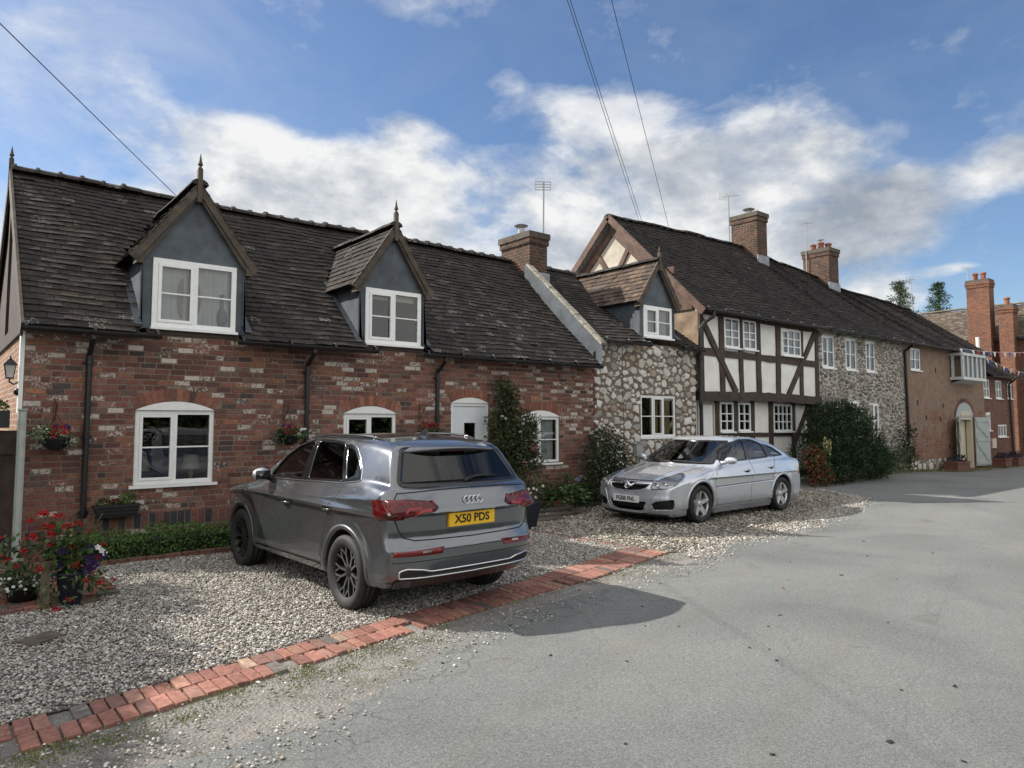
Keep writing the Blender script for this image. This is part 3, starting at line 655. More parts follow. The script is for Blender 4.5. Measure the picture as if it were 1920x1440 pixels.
    mb=MB(); a,b_=16.16,16.94; mb.box(a,a+.06,YL+.0,YL+.1,.05,2.34); mb.box(b_-.06,b_,YL+.0,YL+.1,.05,2.34); mb.box(a+.06,b_-.06,YL+.001,YL+.1,2.28,2.34); fr=mb.build('door_frame',M['cream'],t)
    mb=MB(); mb.box(a+.063,b_-.063,YL+.035,YL+.08,.06,2.277)
    for k in range(4): mb.box(a+.07+k*.162,a+.07+k*.162+.15,YL+.028,YL+.035,.1,2.25)
    dr=mb.build('door',M['white'],t); mb=MB(); mb.tube([(b_-.14,YL+.03,1.1),(b_-.14,YL-.02,1.1)],.02,8); mb.build('handle',M['black_iron'],dr)
    # roof
    ea=(11.18,4.80); rd=(14.6,8.05); bl=math.hypot(rd[0]-ea[0],rd[1]-ea[1])
    mb=MB(); O=(x0-.24,ea[0],ea[1]); B=(0,rd[0]-ea[0],rd[1]-ea[1]); L=22.45-x0+.24
    tiles(mb,O,(1,0,0),B,lambda b:(0,L),bl-.02,r,sag=rowsag,lichen=.012,gauge=.14,tw=.19,pal=DARKT); under_sheet(mb,O,(1,0,0),B,lambda b:(0,L),bl,sag=rowsag,n=40)
    under_sheet(mb,(x0-.24,18.02,4.80),(1,0,0),(0,14.6-18.02,3.25),lambda b:(0,L),bl,sag=lambda p:rowsag(Vector((p.x,29.2-p.y,0))),n=30,mi=0)
    facing(mb); R_=mb.build('roof',[M['tile'],M['tile_under']],t)
    mb=MB(); ridge_tiles(mb,(x0-.24,14.6,8.08),(22.5,14.6,8.08),r,sag=rowsag,collar=False,w=.16,h=.09); mb.build('ridge_tiles',M['tile'],R_)
    # the weathered gable above the lower roof
    for (p,q,w,y) in (((FY-.30,4.72),(14.6,8.02),.20,x0-.25),((18.0,4.74),(14.6,8.02),.20,x0-.25)):
        b=MB(); b.beam((y,p[0],p[1]),(y,q[0],q[1]),w,.045,(-1,0,0)); b.build('bargeboard',M['oak_red'],R_)
    gb=MB()
    for (p,q,w) in (((11.75,4.95),(14.6,7.66),.26),((17.45,4.95),(14.6,7.66),.26),((11.7,4.98),(17.5,4.98),.22),((12.3,6.05),(16.9,6.05),.20),((15.22,6.98),(14.72,6.26),.15),((13.98,6.95),(14.42,6.30),.15),((15.75,6.5),(15.35,6.1),.14),((13.4,6.5),(13.8,6.1),.14)):
        gb.beam((x0-.05-r.uniform(0,.01),p[0],p[1]),(x0-.05,q[0],q[1]),w,.06,(-1,0,0))
    gb.build('gable_frame',M['oak_red'],t)
    gutter(t,15.80,22.3,11.13,4.80); 
    mb=MB(); mb.tube([(16.08,11.14,4.78),(16.08,11.14,4.62),(15.92,11.32,4.46),(15.80,11.38,4.3),(15.80,11.40,2.3),(15.84,11.42,2.15),(15.84,11.42,.05)],.05,10); mb.lathe([(.05,-.1),(.085,-.1),(.10,.08),(.0,.08)],10,(15.80,11.40,3.55)); mb.build('downpipe',M['black_iron'],t)
    ch=chimney(t,22.85-.05,23.45,13.9,14.95,7.2,9.40,'chimney_brick')
    mb=MB(); mb.tube([(23.1,14.4,9.3),(23.1,14.4,9.5)],.10,12); mb.lathe([(0,0),(.2,0),(.22,.02),(.1,.07),(0,.08)],16,(23.1,14.4,9.60)); 
    for k in range(4): mb.tube([(23.1+.09*math.cos(k*1.57),14.4+.09*math.sin(k*1.57),9.48),(23.1+.14*math.cos(k*1.57),14.4+.14*math.sin(k*1.57),9.62)],.008,5)
    mb.build('cowl',M['steel'],ch); mb=MB(); mb.box(22.76,23.5,13.86,13.9,7.3,7.80); mb.build('flashing',M['lead_light'],ch)
    return t
DARKT=[((.034,.029,.026),5),((.029,.025,.023),4),((.040,.034,.030),3),((.048,.039,.033),1),((.036,.031,.029),2)]
def grey_house():
    r=random.Random(31); t=thing('grey_stone_house','grey coursed-stone house with tall white windows, right of the black and white house','house')
    x0,x1=22.34,28.78; ops=[(22.56,23.42,3.58,4.66,0),(24.17,25.0,3.58,4.68,0),(25.69,26.45,3.58,4.68,0),(22.92,23.55,1.3,2.40,0),(24.27,25.09,1.25,2.42,.1),(25.83,26.62,1.24,2.46,0)]
    mb=MB(); sheet(mb,x0,x1,-.3,4.86,FY+.006,[o[:4] for o in ops],(.50,.475,.43,0),1,.2)
    rubble_front(mb,x0-.02,x1+.02,-.15,4.84,FY-.004,[(o[0],o[1],o[2],o[3]+o[4]) for o in ops],r,smin=.045,smax=.15,n=6500,flat=.62,pal=[((.21,.195,.17),4),((.28,.26,.225),4),((.145,.135,.12),2.5),((.25,.20,.155),2),((.36,.335,.295),1.5)])
    mb.quad((x1,FY,-.3),(x1,17.6,-.3),(x1,17.6,4.8),(x1,FY,4.8),(.2,.2,.2,0),1); mb.quad((x0,17.6,-.3),(x0,17.6,4.8),(x1,17.6,4.8),(x1,17.6,-.3),(.2,.2,.2,0),1); mb.quad((x0,FY,.0),(x1,FY,.0),(x1,17.6,.0),(x0,17.6,.0),(.1,.1,.1,0),1)
    mb.build('wall',[M['greystone'],M['mortar']],t)
    for o in ops[:3]: window(t,o[0],o[1],o[2],o[3],FY+.03,2,2,fw=.06,bar=.03,sash=(0,),sillw=.05,curtain=[('blind',.05,.95,.52,.96,'curtain'),('curtain',.05,.3,.04,.5,'curtain_grey')])
    window(t,22.92,23.55,1.3,2.40,FY+.03,2,2,fw=.06,bar=.03,sash=())
    window(t,24.27,25.09,1.25,2.42,FY+.03,2,2,fw=.06,bar=.03,sash=(),arch=.1,curtain=[('curtain',.05,.35,.3,.95,'curtain_grey')])
    window(t,25.83,26.62,1.24,2.46,FY+.03,2,2,fw=.06,bar=.03,sash=(1,),curtain=[('curtain',.5,.95,.45,.95,'curtain'),('curtain',.5,.95,.05,.2,'curtain_tan')])
    ea=(11.18,4.82); rd=(14.6,8.05); bl=math.hypot(rd[0]-ea[0],rd[1]-ea[1]); L=28.8-22.45
    mb=MB(); O=(22.45,ea[0],ea[1]); B=(0,rd[0]-ea[0],rd[1]-ea[1])
    tiles(mb,O,(1,0,0),B,lambda b:(0,L),bl-.02,r,sag=rowsag,lichen=.012,gauge=.14,tw=.19,pal=DARKT); under_sheet(mb,O,(1,0,0),B,lambda b:(0,L),bl,sag=rowsag,n=40)
    under_sheet(mb,(22.45,18.02,4.80),(1,0,0),(0,14.6-18.02,3.25),lambda b:(0,L),bl,sag=lambda p:rowsag(Vector((p.x,29.2-p.y,0))),n=30,mi=0)
    facing(mb); R_=mb.build('roof',[M['tile'],M['tile_under']],t)
    mb=MB(); ridge_tiles(mb,(22.5,14.6,8.08),(28.8,14.6,8.08),r,sag=rowsag,collar=False,w=.16,h=.09); mb.build('ridge_tiles',M['tile'],R_)
    gutter(t,22.4,28.9,11.13,4.80); downpipe(t,28.85,FY-.06,4.78,.05,11.14,r=.05,dx=.12)
    ch=chimney(t,28.24,29.05,14.0,15.1,7.0,8.95,'chimney_brick')
    mb=MB()
    for (x,y,h) in ((28.45,14.75,.26),(28.62,14.5,.34),(28.85,14.3,.30)): mb.lathe([(.13,0),(.115,h*.7),(.14,h*.75),(.14,h*.9),(.11,h),(.08,h),(.08,h*.5)],14,(x,y,8.95))
    mb.build('chimney_pot',M['terracotta'],ch); 
    mb=MB(); mb.lathe([(.0,.10),(.14,.09),(.15,.07),(.0,.06)],12,(28.62,14.5,9.32)); mb.tube([(28.62,14.5,9.25),(28.62,14.5,9.4)],.03,6); mb.build('cowl',M['steel'],ch)
    mb=MB(); mb.box(28.16,29.1,13.96,14.0,6.9,7.5); mb.build('flashing',M['lead_light'],ch)
    return t
def arch_hi(o): return o[1]
def long_brick_house():
    r=random.Random(41); t=thing('brick_house','weathered long brick house with white oriel window and open arched doorway','house')
    x0,x1=28.80,37.42; ops=[(29.49,30.45,3.81,4.68,0),(33.93,35.88,-.25,2.0,.62)]
    mb=MB(); sheet(mb,x0,x1,-.4,4.86,FY,[o[:4] for o in ops],(1,1,1),0,.3)
    # round the head of the doorway: cut as a fan
    mb.quad((x1,FY,-.4),(x1,17.6,-.4),(x1,17.6,4.8),(x1,FY,4.8),(1,1,1),0); mb.add([(x1,FY-.2,4.8),(x1,17.8,4.8),(x1,14.6,7.2)],[(0,1,2)],(1,1,1),0); mb.quad((x0,17.6,-.3),(x0,17.6,4.8),(x1,17.6,4.8),(x1,17.6,-.3),(1,1,1),0); mb.quad((x0,FY,-.24),(x1,FY,-.24),(x1,17.6,-.24),(x0,17.6,-.24),(1,1,1),1)
    mb.build('wall',[M['far_brick'],M['dark_room']],t)
    for (x,z) in ((30.0,2.55),(32.55,2.45),(30.8,1.95),(32.2,1.9),(31.9,3.9),(33.1,.75)):
        mb=MB(); mb.box(x-.06,x+.06,FY-.006,FY+.0,z-.1,z+.1); mb.build('putlog_hole',M['line'],t)
    mb=MB(); rubble_front(mb,28.9,32.6,-.35,.30,FY-.02,[],r,smin=.08,smax=.2,n=260); mb.box(28.85,33.0,FY-.02,FY-.001,-.4,.28,(.16,.14,.12,0),1); mb.build('plinth',[M['greystone'],M['rubble_mortar']],t)
    window(t,29.49,30.45,3.81,4.68,FY+.02,2,2,fw=.07,bar=.035,sash=(),curtain=[('blind',.05,.95,.5,.95,'curtain')])
    # oriel
    mb=MB(); a,b,y0=33.44,36.12,FY-.52; mb.box(a,b,y0,FY+.05,3.56,3.68); mb.box(a-.02,b+.02,y0-.02,FY+.05,4.58,4.70)
    for k in range(6): x=a+(b-a-.08)*k/5; mb.box(x,x+.085,y0+.004,y0+.085,3.68,4.58)
    for y in (FY-.16,): mb.box(a+.004,a+.08,y,y+.1,3.68,4.58); mb.box(b-.08,b-.004,y,y+.1,3.68,4.58)
    mb.add([(a,y0,3.56),(b,y0,3.56),(b,FY,3.42),(a,FY,3.42)],[(0,3,2,1)])
    w=mb.build('oriel_window',M['white_old'],t)
    mb=MB(); mb.quad((a+.05,y0+.05,3.68),(b-.05,y0+.05,3.68),(b-.05,y0+.05,4.58),(a+.05,y0+.05,4.58)); mb.quad((a+.04,FY,3.68),(a+.04,y0+.05,3.68),(a+.04,y0+.05,4.58),(a+.04,FY,4.58)); mb.build('pane',M['pane'],w)
    # doorway: tympanum board, brick ring, frame, inner door, leaves
    a,b,z1,ris=33.93,35.88,2.0,.62; n=16; c=(a+b)/2; W=(b-a)/2
    mb=MB(); P=[(a,z1),(b,z1)]+[(c+W*math.cos(math.pi*i/n),z1+ris*math.sin(math.pi*i/n)) for i in range(1,n)]; mb.prism(P,FY-.015,FY+.1); tymp=mb.build('tympanum',M['grey_green'],t)
    mb=MB(); mb.box(c-.52,c+.62,FY-.03,FY-.016,2.06,2.24); mb.box(c-.50,c+.60,FY-.034,FY-.03,2.13,2.145,(.4,.4,.4)); mb.build('sign_board',M['cream_paint'],tymp)
    mb=MB()
    for i in range(22):
        q0,q1=math.pi*i/22+.012,math.pi*(i+1)/22-.012; R0,R1=1.02,1.22; S1=lambda q,k:(c+W*k*math.cos(q),z1+(ris*k+(k-1)*.2)*math.sin(q))
        p=[S1(q0,R0),S1(q1,R0),S1(q1,R1),S1(q0,R1)]; cc=pick(BR,r); mb.add([(u,FY-.012,v) for u,v in p]+[(u,FY+.02,v) for u,v in p],[(0,3,2,1),(0,1,5,4),(3,7,6,2)],(*cc,0))
    mb.build('arch_ring',M['brick'],t)
    mb=MB(); mb.box(a,a+.10,FY+.02,FY+.25,-.24,2.0); mb.box(b-.10,b,FY+.02,FY+.25,-.24,2.0); mb.box(a+.1,b-.1,FY+.021,FY+.25,1.88,2.0); mb.box(35.05,35.78,FY+.28,FY+.33,-.24,1.88); mb.build('door_frame',M['cream_paint'],t)
    mb=MB(); mb.box(34.05,34.9,FY+.7,FY+.75,-.24,1.9); mb.build('inner_door',M['oak_red'],t)
    for (hx,ang,sgn) in ((33.90,R(202),1),(35.92,R(-14),-1)):
        mb=MB(); Wd=1.02; ca,sa=math.cos(ang),math.sin(ang)
        def tr(u,v,z): return (hx+u*ca-v*sa,FY-.06+u*sa+v*ca,z)
        def bx(u0,u1,v0,v1,za,zb):
            mb.add([tr(u0,v0,za),tr(u1,v0,za),tr(u1,v1,za),tr(u0,v1,za),tr(u0,v0,zb),tr(u1,v0,zb),tr(u1,v1,zb),tr(u0,v1,zb)],[(0,3,2,1),(4,5,6,7),(0,1,5,4),(1,2,6,5),(2,3,7,6),(3,0,4,7)])
        bx(0,Wd,-.02,.02,-.16,1.98); s=1 if sgn>0 else -1
        for za in (-.10,.92,1.78): 
            bx(.02,Wd-.02,.02,.05,za,za+.14); bx(.02,Wd-.02,-.05,-.02,za,za+.14)
        for (u0,za,u1,zb) in ((.10,1.72,.9,1.10),(.10,.88,.9,.06)):
            for vv in (.02,-.05):
                k=6
                for i in range(k): 
                    f0,f1=i/k,(i+1)/k; bx(u0+(u1-u0)*f0,u0+(u1-u0)*f1,vv,vv+.03,za+(zb-za)*f1-.05,za+(zb-za)*f0+.05)
        mb.build('door_leaf',M['grey_green'],t)
    ea=(11.18,4.82); rd=(14.6,8.05); bl=math.hypot(rd[0]-ea[0],rd[1]-ea[1]); L=37.5-28.8
    mb=MB(); O=(28.8,ea[0],ea[1]); B=(0,rd[0]-ea[0],rd[1]-ea[1])
    tiles(mb,O,(1,0,0),B,lambda b:(0,L),bl-.02,r,sag=rowsag,lichen=.01,gauge=.125,tw=.21,pal=DARKT); under_sheet(mb,O,(1,0,0),B,lambda b:(0,L),bl,sag=rowsag,n=40)
    under_sheet(mb,(28.8,18.02,4.80),(1,0,0),(0,14.6-18.02,3.25),lambda b:(0,L),bl,sag=lambda p:rowsag(Vector((p.x,29.2-p.y,0))),n=30,mi=0)
    facing(mb); R_=mb.build('roof',[M['tile'],M['tile_under']],t)
    mb=MB(); ridge_tiles(mb,(28.8,14.6,8.08),(37.5,14.6,8.08),r,sag=rowsag,collar=False,w=.16,h=.09); mb.build('ridge_tiles',M['tile'],R_)
    gutter(t,29.0,37.4,11.13,4.80)
    return t
def low_wing():
    r=random.Random(51); t=thing('brick_annexe','low brick annexe with small white windows under a dark tiled roof, beyond the arched doorway','house')
    x0,x1=37.45,41.6
    ops=[(37.47,38.26,2.88,3.74,0),(39.12,39.93,2.88,3.74,0),(40.78,41.44,2.91,3.62,.1),(37.57,38.23,1.38,2.15,.07),(39.20,40.40,1.06,1.64,0)]
    mb=MB(); sheet(mb,x0,x1,-.5,3.92,FY+.02,[o[:4] for o in ops],(1,1,1),0,.2); mb.quad((x1,FY+.02,-.5),(x1,16.5,-.5),(x1,16.5,3.9),(x1,FY+.02,3.9),(1,1,1),0); mb.quad((x0,16.5,-.5),(x0,16.5,3.9),(x1,16.5,3.9),(x1,16.5,-.5),(1,1,1),0); mb.quad((x0,FY+.03,-.3),(x1,FY+.03,-.3),(x1,16.5,-.3),(x0,16.5,-.3),(1,1,1),1)
    mb.add([(x1,FY-.2,3.9),(x1,16.5,3.9),(x1,14,6.0)],[(0,1,2)],(1,1,1),0)
    mb.build('wall',[M['far_brick2'],M['dark_room']],t)
    for o in ops: window(t,o[0],o[1],o[2],o[3],FY+.03,3 if o[1]-o[0]>1.1 else 2,2 if o[1]-o[0]<1.1 else 1,fw=.065,bar=.035,sash=(),arch=o[4],sillw=.06)
    ea=(11.2,3.92); rd=(14.0,6.05); bl=math.hypot(rd[0]-ea[0],rd[1]-ea[1]); L=4.35; sg=lambda p:.02*math.sin(p.x*2)
    mb=MB(); O=(37.45,ea[0],ea[1]); B=(0,rd[0]-ea[0],rd[1]-ea[1]); tiles(mb,O,(1,0,0),B,lambda b:(0,L),bl-.02,r,lichen=.01,gauge=.125,tw=.21,sag=sg,pal=DARKT); under_sheet(mb,O,(1,0,0),B,lambda b:(0,L),bl,n=8,sag=sg)
    under_sheet(mb,(37.45,16.8,3.9),(1,0,0),(0,-2.8,2.15),lambda b:(0,L),3.5,n=8,mi=0)
    facing(mb); mb.build('roof',[M['tile'],M['tile_under']],t)
    gutter(t,37.5,41.7,11.16,3.90); downpipe(t,40.72,FY-.06,3.88,-.2,11.17,r=.045,dx=.3)
    mb=MB(); mb.tube([(39.5,12.3,4.6),(39.5,12.3,5.9)],.08,10); mb.build('flue',M['white'],t)
    mb=MB(); mb.box(38.18,38.72,FY-.03,FY+.019,.56,1.0); nb=mb.build('notice_board',M['cream_paint'],t)
    return t
def tall_wing():
    t=thing('tall_brick_house','tall red brick house with two external chimney stacks at the far end of the row','house')
    X=48.3; mb=MB(); mb.box(X,X+6,9.5,19.2,-.6,6.75); mb.add([(X,9.5,6.75),(X+3,9.5,8.95),(X+6,9.5,6.75)],[(0,1,2)]); mb.add([(X,19.2,6.75),(X+6,19.2,6.75),(X+3,19.2,8.95)],[(0,1,2)]); mb.build('wall',M['far_brick2'],t)
    r=random.Random(3); mb=MB(); bl=math.hypot(3.3,2.4); pal=[((.13,.105,.08),4),((.10,.08,.065),3),((.17,.15,.12),1.5),((.085,.065,.055),2)]
    O=(X-.25,19.4,6.62); B=(3.25,0,2.38); tiles(mb,O,(0,-1,0),B,lambda b:(0,9.9),bl-.25,r,lichen=.25,gauge=.14,tw=.22,pal=pal); under_sheet(mb,O,(0,-1,0),B,lambda b:(0,9.9),bl-.2,n=10)
    under_sheet(mb,(X+6.25,19.4,6.62),(0,-1,0),(-3.25,0,2.38),lambda b:(0,9.9),bl-.2,n=10,mi=0); facing(mb); R_=mb.build('roof',[M['tile'],M['tile_under']],t)
    mb=MB(); ridge_tiles(mb,(X+3,19.4,9.02),(X+3,9.5,9.02),r,w=.18,col=(.15,.13,.10),collar=False); mb.build('ridge_tiles',M['tile'],R_)
    for (y0,y1,zt) in ((14.12,15.28,10.15),(12.99,13.70,8.5)):
        ch=chimney(t,X-.75,X+.1,y0,y1,-.6,zt,'chimney_red',courses=3); mb=MB()
        for k in range(2 if y1>14 else 1): mb.lathe([(.15,0),(.13,.3),(.17,.34),(.17,.42),(.12,.46),(.1,.2)],12,(X-.3,y0+.38+.42*k,zt))
        mb.build('chimney_pot',M['terracotta'],ch)
    mb=MB(); mb.tube([(X-.08,12.0,6.6),(X-.08,12.0,-.4)],.06,8); mb.build('downpipe',M['oak_red'],t)
    gutter_=MB(); gutter_.box(X-.36,X-.24,9.6,19.3,6.5,6.6); gutter_.build('gutter',M['black_iron'],t)
    return t
# ------------------------------------------------------------------ ground, lane, gravel
def gz(x,y=0):
    t=max(0,min(1,(x-26)/9)); return -.27*t*t*(3-2*t)
def inpoly(x,y,P):
    c=False; n=len(P)
    for i in range(n):
        a=P[i]; b=P[(i+1)%n]
        if (a[1]>y)!=(b[1]>y) and x<a[0]+(y-a[1])*(b[0]-a[0])/(b[1]-a[1]): c=not c
    return c
LANE_EDGE=[(-60,4.3),(-6,4.35),(-1.5,4.45),(.77,4.44),(1.12,4.27),(1.54,4.22),(2.09,4.27),(3.06,4.78),(3.62,5.10),(4.44,5.37),(5.85,5.53),(7.28,5.70),(8.6,6.05),(9.35,6.40),(10.38,6.30),(11.68,6.45),(14.0,6.95),(16.4,7.55),(17.4,8.0),(18.2,8.9),(18.7,9.8),(19.4,10.25),(24,10.45),(28,10.7),(33,10.75),(42,10.6),(60,10.5),(120,10.4)]
ED_LO=[(-4,4.72),(-1.5,4.78),(.38,4.90),(.78,4.97),(2.15,5.25),(3.43,5.51),(4.90,5.79),(6.30,5.99),(7.98,6.42)]
ED_HI=[(-4,5.24),(-1.5,5.32),(.41,5.43),(.92,5.48),(1.56,5.62),(3.21,5.93),(4.85,6.26),(6.3,6.60),(8.02,7.06)]
def along(P,x): return float(np.interp(x,[p[0] for p in P],[p[1] for p in P]))
GRAVEL_A=[(-4,5.24)]+ED_HI[1:]+[(7.92,7.1),(7.86,9.05),(8.1,10.3),(1.62,10.36),(1.60,8.62),(-4,8.25)]
GRAVEL_B=[(8.02,7.06),(8.05,6.5)]+[(x,along(LANE_EDGE,x)+.22) for x in (8.6,9.4,10.4,11.7,13,14.5,16)]+[(16.9,8.0),(17.6,9.3),(18.4,10.4),(10.5,10.9),(8.3,10.3),(7.98,9.05),(8.04,7.1)]
def asphalt():
    m,t,b=newmat('worn asphalt'); co=coord(t)
    fine=t.noise(170,3,.75,co); mid=t.noise(46,4,.75,co); big=t.noise(.45,5,.6,co,.6); blot=t.noise(1.6,6,.65,co,.3)
    c=t.ramp(fine.outputs[0],[(.28,(.075,.079,.078)),(.5,(.166,.171,.168)),(.70,(.325,.328,.315))])
    c=t.mix(1,c,t.ramp(mid.outputs[0],[(.3,(.66,.66,.66)),(.7,(1.30,1.30,1.28))]),'MULTIPLY')
    c=t.mix(1,c,t.ramp(big.outputs[0],[(.30,(.76,.785,.80)),(.5,(.97,.985,.99)),(.70,(1.13,1.13,1.10))]),'MULTIPLY')
    c=t.mix(t.math('MULTIPLY',t.ramp(blot.outputs[0],[(.56,(0,0,0)),(.78,(1,1,1))]),.35),c,(.20,.18,.155))
    # long wheel tracks: a slightly darker, rougher band down the lane
    sp=t.n.new('ShaderNodeSeparateXYZ'); t.link(co,sp.inputs[0])
    w=t.noise(.35,3,.5,co); yy=t.math('SUBTRACT',t.math('ADD',sp.outputs[1],t.math('MULTIPLY',w.outputs[0],.8)),t.math('MULTIPLY',sp.outputs[0],.30))
    band=None
    for y0,wd in ((1.55,.20),(.1,.30),(3.0,.14)):
        g=t.math('MAXIMUM',t.math('SUBTRACT',1.0,t.math('MULTIPLY',t.math('ABSOLUTE',t.math('SUBTRACT',yy,y0)),1/wd)),0.0); band=g if band is None else t.math('MAXIMUM',band,g)
    c=t.mix(t.math('MULTIPLY',band,t.math('MULTIPLY',mid.outputs[0],.26)),c,(.15,.128,.105))
    # cracks, denser close to the ragged edge
    wr=t.noise(2.2,4,.7,co); cw=t.n.new('ShaderNodeMix'); cw.data_type='VECTOR'; cw.inputs[0].default_value=.22
    t.link(co,cw.inputs[4]); t.link(wr.outputs['Color'],cw.inputs[5])
    vo=t.n.new('ShaderNodeTexVoronoi'); vo.feature='DISTANCE_TO_EDGE'; vo.inputs['Scale'].default_value=1.15; t.link(cw.outputs[1],vo.inputs['Vector'])
    vo2=t.n.new('ShaderNodeTexVoronoi'); vo2.feature='DISTANCE_TO_EDGE'; vo2.inputs['Scale'].default_value=4.2; t.link(cw.outputs[1],vo2.inputs['Vector'])
    ea=t.node('ShaderNodeAttribute',attribute_name='Col'); en=t.math('ADD',ea.outputs['Fac'],0.0)
    l1=t.math('MULTIPLY',t.math('LESS_THAN',vo.outputs[0],.0045),t.math('GREATER_THAN',big.outputs[0],.50)); l2=t.math('MULTIPLY',t.math('LESS_THAN',vo2.outputs[0],.022),t.math('GREATER_THAN',t.math('ADD',en,t.math('MULTIPLY',blot.outputs[0],.8)),.62))
    # an old joint, and a few drips of oil
    jt=t.math('MULTIPLY',t.math('LESS_THAN',t.math('ABSOLUTE',t.math('SUBTRACT',yy,t.math('MULTIPLY_ADD',wr.outputs[0],.10,.85))),.007),.5); l1=t.math('MAXIMUM',l1,jt)
    oil=t.noise(1.15,3,.55,co); c=t.mix(t.math('MULTIPLY',t.ramp(oil.outputs[0],[(.69,(0,0,0)),(.76,(1,1,1))]),.42),c,(.075,.07,.065))
    cr=t.math('MAXIMUM',t.math('MULTIPLY',l1,.22),t.math('MULTIPLY',l2,.38)); c=t.mix(cr,c,(.045,.042,.038))
    t.link(c,b.inputs['Base Color']); b.inputs['Roughness'].default_value=.88; b.inputs['Specular IOR Level'].default_value=.25
    h=t.math('ADD',t.math('MULTIPLY',fine.outputs[0],1.0),t.math('ADD',t.math('MULTIPLY',mid.outputs[0],.6),t.math('MULTIPLY',cr,-2.0))); t.link(t.bump(h,.75,.006),b.inputs['Normal'])
    return m
def dirtmat():
    m,t,b=newmat('dirt and grit'); co=coord(t)
    n=t.noise(1.4,6,.7,co,.3); f=t.noise(60,4,.75,co); g=t.noise(2.6,5,.7,co); v=t.n.new('ShaderNodeTexVoronoi'); v.inputs['Scale'].default_value=42; t.link(co,v.inputs['Vector'])
    c=t.ramp(n.outputs[0],[(.3,(.15,.135,.115)),(.5,(.225,.205,.175)),(.72,(.30,.275,.235))])
    c=t.mix(1,c,t.ramp(f.outputs[0],[(.3,(.6,.6,.6)),(.7,(1.35,1.35,1.35))]),'MULTIPLY')
    vs=t.n.new('ShaderNodeSeparateXYZ'); t.link(v.outputs['Color'],vs.inputs[0]); c=t.mix(t.math('MULTIPLY',t.math('LESS_THAN',v.outputs[0],.30),t.math('GREATER_THAN',g.outputs[0],.50)),c,t.ramp(vs.outputs[0],[(.1,(.10,.09,.08)),(.6,(.30,.28,.25)),(.95,(.50,.48,.44))])); 
    gm=t.mix(1,c,(1,1,1,1),'MULTIPLY'); 
    hs=t.n.new('ShaderNodeHueSaturation'); hs.inputs['Saturation'].default_value=.55; hs.inputs['Value'].default_value=.9; t.link(gm,hs.inputs['Color'])
    c=t.mix(t.math('MULTIPLY',t.ramp(g.outputs[0],[(.55,(0,0,0)),(.68,(1,1,1))]),.55),hs.outputs[0],(.075,.085,.03))
    t.link(c,b.inputs['Base Color']); b.inputs['Roughness'].default_value=.95
    t.link(t.bump(t.math('ADD',f.outputs[0],v.outputs[0]),.8,.012),b.inputs['Normal']); return m
def gravelbase():
    m,t,b=newmat('gravel bed'); co=coord(t); v=t.n.new('ShaderNodeTexVoronoi'); v.inputs['Scale'].default_value=48; t.link(co,v.inputs['Vector'])
    n=t.noise(.8,5,.7,co); c=t.ramp(v.outputs['Color'],[(.1,(.14,.13,.115)),(.5,(.34,.32,.28)),(.9,(.55,.53,.48))])
    c=t.mix(1,c,t.ramp(v.outputs[0],[(.1,(1,1,1)),(.6,(.35,.35,.35))]),'MULTIPLY'); c=t.mix(t.ramp(n.outputs[0],[(.45,(0,0,0)),(.72,(.8,.8,.8))]),c,(.10,.085,.065))
    t.link(c,b.inputs['Base Color']); b.inputs['Roughness'].default_value=.9; t.link(t.bump(v.outputs[0],1.0,-.02),b.inputs['Normal']); return m
def flat_poly(name,P,z,mat,step=1.0):
    bm=bmesh.new(); bm.faces.new([bm.verts.new((x,y,0)) for x,y in P]); bmesh.ops.triangulate(bm,faces=bm.faces[:])
    for v in bm.verts: v.co.z=z+gz(v.co.x)
    me=bpy.data.meshes.new(name); bmesh.ops.recalc_face_normals(bm,faces=bm.faces[:]); bm.to_mesh(me); bm.free(); me.materials.append(mat)
    if len(me.polygons) and me.polygons[0].normal.z<0: me.flip_normals()
    o=bpy.data.objects.new(name,me); COL.objects.link(o); return struct(o)
